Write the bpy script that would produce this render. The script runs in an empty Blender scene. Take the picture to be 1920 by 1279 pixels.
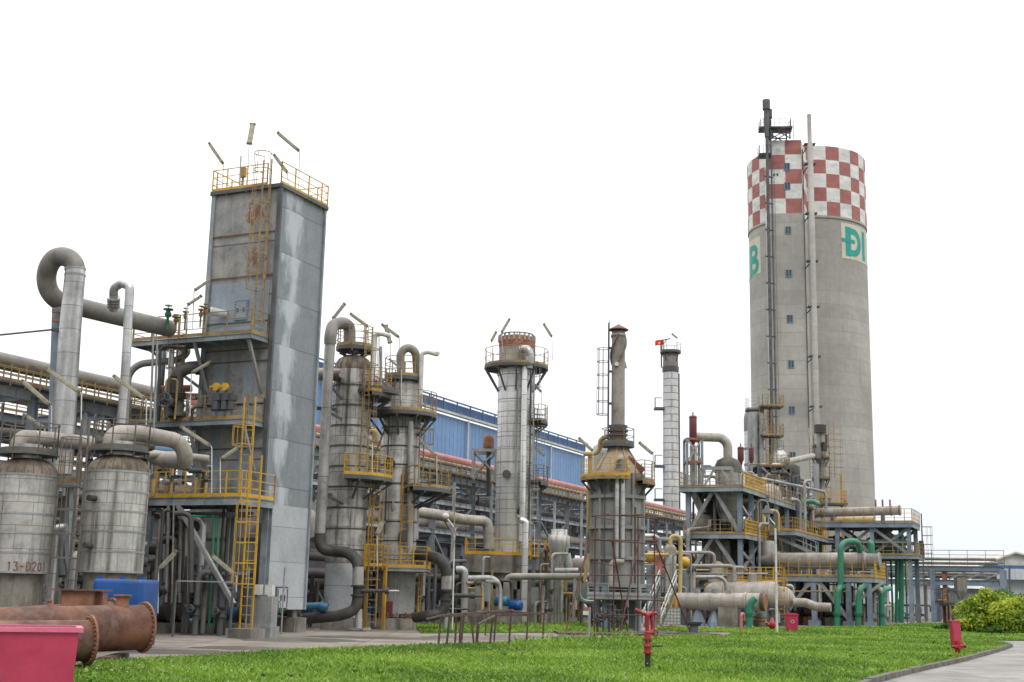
import bpy, math, random
import numpy as np
from mathutils import Vector, Matrix
R = math.radians
PI = math.pi
random.seed(11)
SC = bpy.context.scene
COL = SC.collection

# ---------------------------------------------------------------- camera
FPX = 2400.0                      # focal length in photo pixels (photo 1920 wide)
CAMH = 1.8
PITCH, ROLL = math.atan(0.1975), R(1.27)
_r0 = Vector((1, 0, 0)); _u0 = Vector((0, -math.sin(PITCH), math.cos(PITCH)))
FWD = Vector((0, math.cos(PITCH), math.sin(PITCH)))
RGT = (_r0 * math.cos(ROLL) + _u0 * math.sin(ROLL)).normalized()
UPV = (_u0 * math.cos(ROLL) - _r0 * math.sin(ROLL)).normalized()
cam_d = bpy.data.cameras.new('camera'); cam = bpy.data.objects.new('camera', cam_d); COL.objects.link(cam)
cam_d.sensor_width = 36; cam_d.lens = 36 * FPX / 1920.0
cam_d.clip_start = 0.5; cam_d.clip_end = 6000
cam.matrix_world = Matrix(((RGT.x, UPV.x, -FWD.x, 0), (RGT.y, UPV.y, -FWD.y, 0), (RGT.z, UPV.z, -FWD.z, CAMH), (0, 0, 0, 1)))
SC.camera = cam

# ---------------------------------------------------------------- world: overcast sky
world = bpy.data.worlds.new('World'); SC.world = world; world.use_nodes = True
nt = world.node_tree; N = nt.nodes; L = nt.links; N.clear()
sky = N.new('ShaderNodeTexSky'); sky.sky_type = 'NISHITA'; sky.sun_disc = False
sky.sun_elevation = R(55); sky.sun_rotation = R(200)
tc = N.new('ShaderNodeTexCoord'); sp = N.new('ShaderNodeSeparateXYZ'); L.new(tc.outputs['Generated'], sp.inputs[0])
rp = N.new('ShaderNodeValToRGB'); L.new(sp.outputs['Z'], rp.inputs[0])
e = rp.color_ramp.elements
e[0].position = 0.0; e[0].color = (0.80, 0.845, 0.89, 1)
e[1].position = 0.07; e[1].color = (0.89, 0.915, 0.94, 1)
x = e.new(0.17); x.color = (0.985, 0.985, 0.985, 1)
x = e.new(1.0); x.color = (1.0, 0.99, 0.975, 1)
# cloud cover brightens towards the zenith
rp2 = N.new('ShaderNodeMapRange'); rp2.inputs[1].default_value = 0.1; rp2.inputs[2].default_value = 1.0
rp2.inputs[3].default_value = 1.0; rp2.inputs[4].default_value = 2.5; L.new(sp.outputs['Z'], rp2.inputs[0])
noi = N.new('ShaderNodeTexNoise'); noi.inputs['Scale'].default_value = 2.2; noi.inputs['Detail'].default_value = 5
L.new(tc.outputs['Generated'], noi.inputs['Vector'])
nr = N.new('ShaderNodeMapRange'); nr.inputs[3].default_value = 0.965; nr.inputs[4].default_value = 1.035; L.new(noi.outputs['Fac'], nr.inputs[0])
# added dimming of the unseen sky behind the viewer, cutting frontal fill for contrast
bk = N.new('ShaderNodeMapRange'); bk.inputs[1].default_value = -.75; bk.inputs[2].default_value = .1; bk.inputs[3].default_value = .6; bk.inputs[4].default_value = 1.0; L.new(sp.outputs['Y'], bk.inputs[0])
mb0 = N.new('ShaderNodeMath'); mb0.operation = 'MULTIPLY'; L.new(rp2.outputs[0], mb0.inputs[0]); L.new(bk.outputs[0], mb0.inputs[1])
mul = N.new('ShaderNodeMath'); mul.operation = 'MULTIPLY'; L.new(mb0.outputs[0], mul.inputs[0]); L.new(nr.outputs[0], mul.inputs[1])
vm = N.new('ShaderNodeVectorMath'); vm.operation = 'SCALE'; L.new(rp.outputs[0], vm.inputs[0]); L.new(mul.outputs[0], vm.inputs['Scale'])
bg1 = N.new('ShaderNodeBackground'); L.new(vm.outputs[0], bg1.inputs[0]); bg1.inputs[1].default_value = 0.97
bg2 = N.new('ShaderNodeBackground'); L.new(sky.outputs[0], bg2.inputs[0]); bg2.inputs[1].default_value = 0.01
ads = N.new('ShaderNodeAddShader'); L.new(bg1.outputs[0], ads.inputs[0]); L.new(bg2.outputs[0], ads.inputs[1])
wo = N.new('ShaderNodeOutputWorld'); L.new(ads.outputs[0], wo.inputs[0])

sun_d = bpy.data.lights.new('sun', 'SUN'); sun_d.energy = 1.0; sun_d.angle = R(25); sun_d.color = (1, 0.97, 0.92)
sun = bpy.data.objects.new('sun', sun_d); COL.objects.link(sun)
sun.rotation_euler = (R(42), 0, R(18))
SC.view_settings.view_transform = 'Standard'; SC.view_settings.look = 'None'
SC.view_settings.exposure = 0.1; SC.view_settings.gamma = 1.0

# ---------------------------------------------------------------- geometry of the photograph -> places
AZ = R(24.4)
GU = Vector((math.sin(AZ), math.cos(AZ), 0))     # plant grid: away from the viewer, along the rack
GV = Vector((math.cos(AZ), -math.sin(AZ), 0))    # plant grid: across, towards the right
ZV = Vector((0, 0, 1))
def ray(px, py):
    return FWD + RGT * ((px - 960) / FPX) + UPV * ((639.5 - py) / FPX)
def P(px, py, Y):
    d = ray(px, py); t = Y / d.y
    return Vector((d.x * t, Y, CAMH + d.z * t))
def onV(px, py, v):
    d = ray(px, py); t = v / d.dot(GV); return Vector((0, 0, CAMH)) + d * t
def onU(px, py, u):
    d = ray(px, py); t = u / d.dot(GU); return Vector((0, 0, CAMH)) + d * t
def gnd(px, py, z=0.0):
    d = ray(px, py); t = (z - CAMH) / d.z; return Vector((0, 0, CAMH)) + d * t
def W(u, v, z): 
    q = GU * u + GV * v; return Vector((q.x, q.y, z))
def uv_of(p): return p.x * GU.x + p.y * GU.y, p.x * GV.x + p.y * GV.y
def m_px(n, Y): return n * Y / FPX

# ---------------------------------------------------------------- mesh builder
class MB:
    def __init__(s): s.v = []; s.f = []; s.uv = []; s.sm = []
    def add(s, vs, fs, uvs=None, smooth=False):
        b = len(s.v); s.v += [tuple(v) for v in vs]
        for i, f in enumerate(fs):
            s.f.append(tuple(b + k for k in f)); s.sm.append(smooth); s.uv.append(uvs[i] if uvs else None)
        return s
    def hexa(s, c, ax, ay, az):
        c, ax, ay, az = Vector(c), Vector(ax), Vector(ay), Vector(az)
        vs = [c + ax * i + ay * j + az * k for k in (-1, 1) for j in (-1, 1) for i in (-1, 1)]
        return s.add(vs, [(0, 2, 3, 1), (4, 5, 7, 6), (0, 1, 5, 4), (2, 6, 7, 3), (0, 4, 6, 2), (1, 3, 7, 5)])
    def box(s, c, sx, sy, sz, rot=None):
        """box centred on c; rot None = plant grid (x->GV, y->GU)"""
        if rot is None: a, b = GV, GU
        else: a = Vector((math.cos(rot), math.sin(rot), 0)); b = Vector((-math.sin(rot), math.cos(rot), 0))
        return s.hexa(c, a * sx / 2, b * sy / 2, ZV * sz / 2)
    def bar(s, p0, p1, w, h=None, up=None):
        p0, p1 = Vector(p0), Vector(p1); h = h or w; d = p1 - p0
        if d.length < 1e-6: return s
        dn = d.normalized(); up = up or (ZV if abs(dn.z) < .95 else GU)
        a = dn.cross(up).normalized(); b = a.cross(dn).normalized()
        return s.hexa((p0 + p1) / 2, a * w / 2, d / 2, b * h / 2)
    def ibeam(s, p0, p1, w, h, up=None, t=.02):
        p0, p1 = Vector(p0), Vector(p1); dn = (p1 - p0).normalized(); up = up or (ZV if abs(dn.z) < .95 else GU)
        a = dn.cross(up).normalized(); b = a.cross(dn).normalized()
        s.bar(p0 + b * (h / 2 - t / 2), p1 + b * (h / 2 - t / 2), w, t, up); s.bar(p0 - b * (h / 2 - t / 2), p1 - b * (h / 2 - t / 2), w, t, up)
        s.bar(p0, p1, t, h - 2 * t, up); return s
    def tube(s, pts, r, n=12, caps=True, smooth=True):
        pts = [Vector(p) for p in pts]; m = len(pts); rs = r if isinstance(r, (list, tuple)) else [r] * m
        tg = []
        for i in range(m):
            d = (pts[min(i + 1, m - 1)] - pts[max(i - 1, 0)])
            tg.append(d.normalized() if d.length > 1e-9 else ZV)
        a = tg[0].cross(ZV); a = a.normalized() if a.length > .05 else GU.copy()
        vs = []; ln = 0; lens = []
        for i in range(m):
            if i: ln += (pts[i] - pts[i - 1]).length
            lens.append(ln)
            a = (a - tg[i] * a.dot(tg[i])).normalized(); b = tg[i].cross(a)
            for k in range(n):
                t = 2 * PI * k / n; vs.append(pts[i] + (a * math.cos(t) + b * math.sin(t)) * rs[i])
        fs = []; uvs = []; R0 = max(rs)
        for i in range(m - 1):
            for k in range(n):
                k2 = (k + 1) % n
                fs.append((i * n + k, i * n + k2, (i + 1) * n + k2, (i + 1) * n + k))
                u0, u1 = 2 * PI * R0 * k / n, 2 * PI * R0 * (k + 1) / n
                uvs.append(((u0, lens[i]), (u1, lens[i]), (u1, lens[i + 1]), (u0, lens[i + 1])))
        s.add(vs, fs, uvs, smooth)
        if caps:
            s.add(vs[:n], [tuple(range(n))[::-1]]); s.add(vs[-n:], [tuple(range(n))])
        return s
    def lathe(s, cx, cy, prof, n=32, a0=0, a1=2 * PI, smooth=True):
        full = abs(a1 - a0 - 2 * PI) < 1e-6; nn = n if full else n + 1; vs = []; lens = [0]; R0 = max(p[0] for p in prof)
        for i in range(1, len(prof)): lens.append(lens[-1] + math.hypot(prof[i][0] - prof[i - 1][0], prof[i][1] - prof[i - 1][1]))
        z0 = prof[0][1]
        for (r, z) in prof:
            for k in range(nn):
                t = a0 + (a1 - a0) * k / n; vs.append((cx + r * math.cos(t), cy + r * math.sin(t), z))
        for i in range(len(prof) - 1):
            fs = []; uvs = []
            flat = abs(prof[i][1] - prof[i + 1][1]) < .01
            for k in range(n):
                k2 = (k + 1) % nn
                fs.append((i * nn + k, i * nn + k2, (i + 1) * nn + k2, (i + 1) * nn + k))
                u0, u1 = (a0 + (a1 - a0) * k / n) * R0, (a0 + (a1 - a0) * (k + 1) / n) * R0
                uvs.append(((u0, lens[i]), (u1, lens[i]), (u1, lens[i + 1]), (u0, lens[i + 1])))
            b = len(s.v) if i == 0 else b
            if i == 0: s.v += vs
            for f, q in zip(fs, uvs): s.f.append(tuple(b + j for j in f)); s.uv.append(q); s.sm.append(smooth and not flat)
        return s
    def cyl(s, p0, p1, r, n=16): return s.tube([p0, p1], r, n)
    def build(s, name, m, parent=None, base=None, label=None):
        """link as ONE mesh object; vertices are world metres, stored relative to the root's base"""
        if parent is not None: o0 = ROOT[parent.name]
        else: o0 = Vector(base) if base is not None else Vector((0, 0, 0))
        me = bpy.data.meshes.new(name); me.from_pydata([(v[0] - o0.x, v[1] - o0.y, v[2] - o0.z) for v in s.v], [], s.f)
        me.materials.append(m)
        uvl = me.uv_layers.new(name='UVMap'); V = me.vertices; data = np.zeros(len(me.loops) * 2, dtype=np.float32)
        for pi_, p in enumerate(me.polygons):
            q = s.uv[pi_]; ls = p.loop_start
            if q is not None:
                for j in range(p.loop_total): data[2 * (ls + j)] = q[j][0]; data[2 * (ls + j) + 1] = q[j][1]
            else:
                nx, ny, nz = p.normal
                for j in range(p.loop_total):
                    c = V[me.loops[ls + j].vertex_index].co
                    if abs(nz) > .7: uu, vv = c.x, c.y
                    else: uu, vv = (c.x * -ny + c.y * nx) / max(1e-6, math.hypot(nx, ny)), c.z
                    data[2 * (ls + j)] = uu; data[2 * (ls + j) + 1] = vv
        uvl.data.foreach_set('uv', data)
        me.polygons.foreach_set('use_smooth', s.sm)
        me.update()
        o = bpy.data.objects.new(name, me); COL.objects.link(o)
        if parent is not None:
            o.parent = parent; ROOT[o.name] = o0
        else: o.location = o0; ROOT[o.name] = o0
        if label: o['label'] = label
        return o
ROOT = {}
def thing(name, label, cat, loc, group=None):
    o = bpy.data.objects.new(name, None); COL.objects.link(o); o.location = loc; ROOT[o.name] = Vector(loc)
    o.empty_display_size = .3
    o['label'] = label; o['category'] = cat
    if group: o['group'] = group
    return o
def single(mb, name, m, label, cat, base, group=None):
    o = mb.build(name, m, base=base); o['label'] = label; o['category'] = cat
    if group: o['group'] = group
    return o
def struct(mb, name, m, kind='structure'):
    o = mb.build(name, m); o['kind'] = kind; return o
def dup(root, loc, label=None):
    r = root.copy(); COL.objects.link(r); r.location = loc; ROOT[r.name] = Vector(loc)
    if label: r['label'] = label
    def rec(src, par):
        for ch in list(src.children):
            c = ch.copy(); COL.objects.link(c); c.parent = par; c.matrix_parent_inverse = ch.matrix_parent_inverse; rec(ch, c)
    rec(root, r); return r

def fillet(pts, rad, n=6):
    pts = [Vector(p) for p in pts]; out = [pts[0]]
    for i in range(1, len(pts) - 1):
        a, b, c = pts[i - 1], pts[i], pts[i + 1]
        d1 = (a - b); d2 = (c - b); l1, l2 = d1.length, d2.length
        if l1 < 1e-6 or l2 < 1e-6: continue
        d1.normalize(); d2.normalize(); ang = d1.angle(d2)
        if ang > PI - .02: out.append(b); continue
        t = min(rad / math.tan(ang / 2), l1 * .49, l2 * .49); rr = t * math.tan(ang / 2)
        p1, p2 = b + d1 * t, b + d2 * t
        cen = b + (d1 + d2).normalized() * (rr / math.sin(ang / 2))
        v1, v2 = p1 - cen, p2 - cen; tot = v1.angle(v2); axis = v1.cross(v2)
        if axis.length < 1e-9: out += [p1, p2]; continue
        axis.normalize()
        for k in range(n + 1): out.append(cen + Matrix.Rotation(tot * k / n, 3, axis) @ v1)
    out.append(pts[-1]); return out

# ---------------------------------------------------------------- materials
def mat(name, c1, c2=None, rough=.6, metal=0.0, dirt=None, dirt_amt=0.0, streak=0.0, seam=None, seamcol=(.08, .075, .07),
        seamw=.02, rust=0.0, rustcol=(.16, .055, .025), nscale=.7, fine=.12, bump=0.0, bscale=30, offset=.5, ribs=None, ribcol=None):
    m = bpy.data.materials.new(name); m.use_nodes = True; t = m.node_tree; n = t.nodes; l = t.links
    b = n['Principled BSDF']; b.inputs['Roughness'].default_value = rough; b.inputs['Metallic'].default_value = metal
    tc = n.new('ShaderNodeTexCoord'); geo = n.new('ShaderNodeNewGeometry')
    c2 = c2 or tuple(x * .8 for x in c1)
    def noise(scale, detail=5, vec=None, sc3=None, rg=.55):
        q = n.new('ShaderNodeTexNoise'); q.inputs['Scale'].default_value = scale; q.inputs['Detail'].default_value = detail; q.inputs['Roughness'].default_value = rg
        mp = n.new('ShaderNodeMapping'); l.new(geo.outputs['Position'], mp.inputs[0])
        if sc3: mp.inputs['Scale'].default_value = sc3
        l.new(mp.outputs[0], q.inputs['Vector']); return q.outputs['Fac']
    def ramp(fac, a, b_):
        q = n.new('ShaderNodeMapRange'); q.inputs[1].default_value = a; q.inputs[2].default_value = b_; q.clamp = True; q.interpolation_type = 'SMOOTHSTEP'
        l.new(fac, q.inputs[0]); return q.outputs[0]
    def mix(fac, A, B, mode='MIX', k=None):
        q = n.new('ShaderNodeMix'); q.data_type = 'RGBA'; q.blend_type = mode
        if k is not None and fac is not None:
            mm = n.new('ShaderNodeMath'); mm.operation = 'MULTIPLY'; l.new(fac, mm.inputs[0]); mm.inputs[1].default_value = k; fac = mm.outputs[0]
        if fac is None: q.inputs[0].default_value = k
        else: l.new(fac, q.inputs[0])
        for s_, X in ((6, A), (7, B)):
            if isinstance(X, tuple): q.inputs[s_].default_value = (*X, 1)
            else: l.new(X, q.inputs[s_])
        return q.outputs[2]
    c = mix(ramp(noise(nscale), .35, .65), c1, c2)
    if fine:
        f = noise(nscale * 14, 6); q = n.new('ShaderNodeMapRange'); q.inputs[1].default_value = .25; q.inputs[2].default_value = .75
        q.inputs[3].default_value = 1 - fine; q.inputs[4].default_value = 1 + fine; l.new(f, q.inputs[0])
        s_ = n.new('ShaderNodeVectorMath'); s_.operation = 'SCALE'; l.new(c, s_.inputs[0]); l.new(q.outputs[0], s_.inputs['Scale']); c = s_.outputs[0]
    if ribs:
        sx = n.new('ShaderNodeSeparateXYZ'); l.new(tc.outputs['UV'], sx.inputs[0])
        mo = n.new('ShaderNodeMath'); mo.operation = 'PINGPONG'; mo.inputs[1].default_value = ribs / 2; l.new(sx.outputs[0], mo.inputs[0])
        c = mix(ramp(mo.outputs[0], ribs * .1, ribs * .03), c, ribcol or tuple(x * .6 for x in c1))
    if seam:
        bt = n.new('ShaderNodeTexBrick'); bt.inputs['Scale'].default_value = 1; bt.inputs['Brick Width'].default_value = seam[0]; bt.inputs['Row Height'].default_value = seam[1]
        bt.inputs['Mortar Size'].default_value = seamw; bt.inputs['Mortar Smooth'].default_value = .3; bt.offset = offset
        bt.inputs['Color1'].default_value = (1, 1, 1, 1); bt.inputs['Color2'].default_value = (.86, .86, .87, 1); bt.inputs['Mortar'].default_value = (1, 1, 1, 1)
        l.new(tc.outputs['UV'], bt.inputs['Vector'])
        c = mix(None, c, bt.outputs['Color'], 'MULTIPLY', 1.0)
        c = mix(bt.outputs['Fac'], c, seamcol, k=.85)
    dc = dirt or (.05, .045, .038)
    if dirt_amt: c = mix(ramp(noise(nscale * 2.3, 8, rg=.65), .45, .75), c, dc, k=dirt_amt)
    if streak: c = mix(ramp(noise(1.0, 6, sc3=(2.6, 2.6, .16), rg=.6), .48, .72), c, dc, k=streak)
    if streak > .3: c = mix(ramp(noise(1.0, 5, sc3=(8, 8, .22), rg=.5), .56, .68), c, dc, k=streak * .38)
    if rust: c = mix(ramp(noise(nscale * 3.1, 9, rg=.7), .66 - .25 * rust, .74 - .2 * rust), c, rustcol, k=.85)
    l.new(c, b.inputs['Base Color'])
    if bump:
        bp = n.new('ShaderNodeBump'); bp.inputs['Strength'].default_value = bump; bp.inputs['Distance'].default_value = .03
        l.new(noise(bscale, 4), bp.inputs['Height']); l.new(bp.outputs[0], b.inputs['Normal'])
    return m
M = {}
M['steel'] = mat('grey_blue_steel', (.26, .295, .325), (.18, .21, .235), .55, dirt_amt=.35, rust=.25, nscale=.9)
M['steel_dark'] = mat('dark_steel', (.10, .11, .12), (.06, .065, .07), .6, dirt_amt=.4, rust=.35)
M['steel_blue'] = mat('pale_blue_steel', (.22, .28, .35), (.16, .205, .26), .55, dirt_amt=.4, rust=.25)
M['galv'] = mat('galvanised_steel', (.36, .37, .37), (.26, .27, .27), .5, .3, dirt_amt=.4, streak=.25)
M['yellow'] = mat('yellow_paint', (.50, .28, .03), (.36, .20, .035), .5, dirt_amt=.6, dirt=(.16, .09, .04), rust=.35)
M['yellow_new'] = mat('fresh_yellow_paint', (.58, .34, .02), (.46, .27, .03), .45, dirt_amt=.4, dirt=(.2, .12, .04), rust=.1)
M['yellow_old'] = mat('faded_yellow_paint', (.36, .25, .09), (.24, .17, .08), .6, dirt_amt=.6, rust=.5)
M['rail_dark'] = mat('dirty_dark_rail', (.10, .095, .085), (.15, .13, .10), .6, rust=.3)
M['clad'] = mat('aluminium_cladding', (.43, .43, .42), (.31, .31, .31), .42, .35, dirt_amt=.4, streak=.55, seam=(1.3, .62), seamw=.014, nscale=.8)
M['clad_tank'] = mat('tank_cladding', (.60, .585, .55), (.46, .45, .425), .42, .45, dirt=(.08, .07, .055), dirt_amt=.4, streak=.85, seam=(.95, .72), seamw=.009, nscale=.8)
M['clad_bright'] = mat('bright_cladding', (.88, .88, .875), (.76, .76, .755), .34, .4, dirt_amt=.2, streak=.55, seam=(1.5, 1.0), seamw=.018, nscale=.6, offset=0)
M['clad_dirty'] = mat('sooty_cladding', (.50, .485, .455), (.33, .32, .30), .5, .3, dirt=(.04, .036, .032), dirt_amt=.6, streak=.95, seam=(1.4, .85), seamw=.016, nscale=.8)
M['dome_dirty'] = mat('stained_dome', (.11, .085, .055), (.24, .20, .15), .7, dirt=(.02, .016, .012), dirt_amt=.8, nscale=1.6, streak=.9, seam=(.28, 9), seamcol=(.05, .04, .03), seamw=.02)
M['pipe'] = mat('grey_pipe', (.32, .31, .29), (.19, .18, .165), .55, .15, dirt=(.06, .05, .04), dirt_amt=.5, streak=.3, seam=(40, 1.6), seamw=.012)
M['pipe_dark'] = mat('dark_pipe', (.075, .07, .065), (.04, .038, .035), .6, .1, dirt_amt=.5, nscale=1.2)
M['pipe_beige'] = mat('beige_pipe', (.40, .36, .31), (.29, .26, .23), .55, .05, dirt=(.07, .05, .035), dirt_amt=.45, streak=.3, seam=(40, .9), seamw=.01)
M['pipe_silver'] = mat('silver_pipe', (.60, .60, .59), (.42, .42, .415), .36, .6, dirt_amt=.3, streak=.4, seam=(40, .9), seamw=.012)
M['pipe_red'] = mat('faded_red_pipe', (.46, .17, .14), (.36, .12, .10), .5, dirt_amt=.3)
M['pipe_yellow'] = mat('ochre_pipe', (.50, .37, .15), (.42, .31, .13), .5, dirt_amt=.35)
M['pipe_green'] = mat('green_pipe', (.02, .22, .13), (.03, .17, .11), .45, dirt_amt=.45, dirt=(.10, .11, .08))
M['rust'] = mat('rusty_iron', (.20, .085, .045), (.30, .15, .09), .75, dirt=(.06, .03, .02), dirt_amt=.6, nscale=2, fine=.25, bump=.3)
M['rust_pale'] = mat('pale_rusty_coating', (.21, .09, .055), (.08, .032, .02), .75, dirt=(.17, .125, .105), dirt_amt=.75, nscale=1.3, fine=.2, bump=.2)
M['oxide'] = mat('oxide_red_paint', (.17, .045, .04), (.13, .035, .03), .55, dirt_amt=.4, nscale=1.5)
M['hydrant'] = mat('hydrant_red_paint', (.34, .022, .03), (.25, .016, .022), .4, dirt_amt=.25, dirt=(.15, .02, .02), nscale=3)
M['pink'] = mat('pink_fibreglass', (.44, .04, .09), (.35, .03, .07), .4, dirt_amt=.3, dirt=(.4, .05, .1), nscale=2.5, fine=.06)
M['blue_tank'] = mat('blue_paint', (.004, .075, .29), (.004, .06, .23), .45, dirt_amt=.2, dirt=(.02, .05, .12), nscale=1.5)
M['blue_pump'] = mat('blue_machine_paint', (.02, .12, .22), (.03, .10, .17), .45, dirt_amt=.4)
M['blue_wall'] = mat('blue_sheet_wall', (.165, .30, .54), (.13, .25, .46), .55, dirt_amt=.2, streak=.35, dirt=(.10, .15, .22), ribs=.9, ribcol=(.085, .165, .33), nscale=.12)
M['blue_trim'] = mat('blue_trim', (.05, .12, .27), (.04, .09, .21), .55)
M['white'] = mat('white_paint', (.62, .62, .60), (.50, .50, .48), .5, dirt_amt=.25, nscale=2)
M['concrete'] = mat('concrete', (.27, .25, .215), (.17, .155, .135), .9, dirt_amt=.6, streak=.8, bump=.3, nscale=.9)
M['concrete_tower'] = mat('tower_concrete', (.44, .425, .40), (.36, .345, .325), .9, dirt=(.2, .19, .17), dirt_amt=.35, streak=.25, seam=(400, 3.05), seamcol=(.31, .295, .27), seamw=.10, nscale=.06, fine=.10)
M['glass'] = mat('dark_window_glass', (.05, .09, .11), (.03, .06, .08), .15)
M['lamp'] = mat('dirty_cream_lamp', (.40, .37, .27), (.28, .26, .19), .5, dirt_amt=.4, nscale=5)
M['black'] = mat('black_rubber', (.02, .02, .02), (.03, .03, .03), .7)
M['teal'] = mat('teal_letter_paint', (.02, .33, .29), (.03, .27, .25), .7, dirt_amt=.2, dirt=(.12, .3, .26), nscale=.3)
M['letterboard'] = mat('pale_letter_panel', (.58, .56, .45), (.50, .49, .40), .8, dirt_amt=.2, dirt=(.35, .34, .28), nscale=.3)
# ================================================================ GROUND
def poly_sheet(pts, z, thick=0.0):
    mb = MB(); vs = [(p[0], p[1], z) for p in pts]; n = len(vs)
    mb.add(vs, [tuple(range(n))])
    if thick:
        vb = [(p[0], p[1], z - thick) for p in pts]
        mb.add(vs + vb, [(i, (i + 1) % n, n + (i + 1) % n, n + i) for i in range(n)])
    return mb
M['earth'] = mat('bare_ground', (.13, .13, .09), (.10, .12, .06), .95, nscale=.05)
M['paving'] = mat('worn_concrete_paving', (.29, .25, .215), (.20, .175, .15), .9, dirt=(.09, .085, .07), dirt_amt=.6, seam=(5, 3.6), seamcol=(.08, .08, .06), seamw=.035, nscale=.45, fine=.16, bump=.15, offset=0)
M['road'] = mat('pale_road', (.30, .285, .27), (.22, .21, .195), .9, dirt=(.10, .095, .085), dirt_amt=.65, seam=(6, 4.5), seamcol=(.09, .085, .075), seamw=.03, nscale=.55, fine=.12, bump=.15)
M['kerb'] = mat('mossy_kerb', (.16, .15, .13), (.09, .085, .07), .95, dirt=(.04, .045, .03), dirt_amt=.5, nscale=2)
M['lawn'] = mat('lawn_soil', (.08, .15, .018), (.06, .11, .018), .95, nscale=.5, fine=.3)
struct(poly_sheet([(-3000, -200), (3000, -200), (3000, 5000), (-3000, 5000)], 0.0), 'ground', M['earth'])
struct(poly_sheet([(-110, 4), (20, 4), (20, 40), (62, 92), (62, 175), (-110, 175)], 0.004), 'pavement', M['paving'])
M['shade_paving'] = mat('shade_toned_paving', (.075, .068, .058), (.05, .046, .04), .8, dirt=(.03, .027, .024), dirt_amt=.6, nscale=.5, fine=.2)  # shade under the plant put into the floor colour as a darker sheet
struct(poly_sheet([W(20, -34.5, 0), W(60, -33.5, 0), W(66, -33.5, 0), W(150, -34, 0), W(150, -75, 0), W(-30, -75, 0), W(-30, -40, 0)], 0.009), 'plant_floor', M['shade_paving'])
struct(poly_sheet([gnd(1240, 1170), gnd(1660, 1167.5), gnd(1760, 1163), W(190, 10, 0), W(190, -34, 0), W(92, -33.9, 0)], 0.009), 'plant_floor', M['shade_paving'])
lawn_px = [(60, 1420), (100, 1300), (118, 1250), (300, 1237), (440, 1229), (600, 1219.5), (830, 1213), (1000, 1204.5), (1190, 1198.5), (1228, 1195.5), (1366, 1193),
           (1372, 1186), (1235, 1186), (1232, 1178), (1380, 1179), (1520, 1177.5), (1650, 1175), (1720, 1170.5), (1800, 1171), (1990, 1176), (2050, 1203), (1920, 1202.5), (1836, 1201.5),
           (1858, 1204.5), (1884, 1208.5), (1896, 1213), (1884, 1218), (1850, 1228), (1800, 1242), (1740, 1255), (1680, 1269), (1630, 1284), (1560, 1320), (1500, 1400)]
lawn_pts = [gnd(*p) for p in lawn_px]
struct(poly_sheet(lawn_pts, .05, .05), 'lawn', M['lawn'])
lawn2_px = [(775, 1174), (1000, 1171), (1185, 1170.5), (1190, 1184.5), (1000, 1187), (790, 1188)]
lawn2_pts = [gnd(*p) for p in lawn2_px]
struct(poly_sheet(lawn2_pts, .05, .05), 'lawn_strip', M['lawn'])
# road on the right, 4 mm over the pavement
rd = [gnd(1500, 1420), gnd(1560, 1330), gnd(1630, 1286), gnd(1740, 1257), gnd(1850, 1230), gnd(1884, 1220), gnd(1897, 1213), gnd(1858, 1204), gnd(1830, 1201), gnd(2060, 1202), gnd(2300, 1215), gnd(2300, 1420)]
struct(poly_sheet(rd, .008), 'road', M['road'])
kb = MB(); kp = [gnd(*p) for p in [(1500, 1400), (1560, 1320), (1630, 1284), (1680, 1269), (1740, 1255), (1800, 1242), (1850, 1228), (1884, 1218), (1896, 1213)]]
for a, b in zip(kp[:-1], kp[1:]):
    n = max(1, int((b - a).length / .8))
    for i in range(n):
        q0, q1 = a.lerp(b, i / n), a.lerp(b, (i + .96) / n); s = random.uniform(-.01, .01)
        kb.bar(q0 + ZV * (.06 + s), q1 + ZV * (.06 + s), .16, .15)
struct(kb, 'kerb', M['kerb'])
kb = MB(); kp = [gnd(*p) for p in [(300, 1238.5), (440, 1230.2), (600, 1220.8), (830, 1214), (1000, 1205.5), (1190, 1199.5)]]
for a, b in zip(kp[:-1], kp[1:]): kb.bar(a + ZV * .035, b + ZV * .035, .12, .09)
struct(kb, 'kerb', M['kerb'])
# broken drain slabs by the scaffold
def slab(px, w, d, rot, label, z=.06, h=.08, m='kerb'):
    c = gnd(*px); mb = MB(); mb.box((c.x, c.y, z + h / 2), w, d, h, rot)
    mb.box((c.x + .1, c.y + .3, z + h + .012), w * .5, d * .3, .02, rot + .1)
    return single(mb, 'cover_slab', M[m], label, 'slab', (c.x, c.y, z), 'flat drain cover slabs')
slab((1215, 1187), 3.2, 2.2, .02, 'long dark concrete slab lying under the right feet of the red scaffold', z=.0)
slab((1262, 1191), 1.5, .9, .1, 'short dark cover slab in the grass left of the small iron grate box', z=.05)
slab((1310, 1192.5), 2.0, .8, -.05, 'low slab in the grass in front of the small iron grate box', z=.05)
# small iron box by the scaffold
c = gnd(1301, 1187); t = thing('grate_box', 'small black iron box on a short stem at the scaffold end', 'iron box', c)
mb = MB(); mb.box(c + ZV * .52, .8, .6, .1, 0); mb.box(c + ZV * .42, .65, .5, .12, 0); mb.build('lid', M['black'], t)
mb = MB(); mb.box(c + ZV * .18, .4, .4, .36, 0); mb.build('stem', M['steel_dark'], t)

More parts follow.
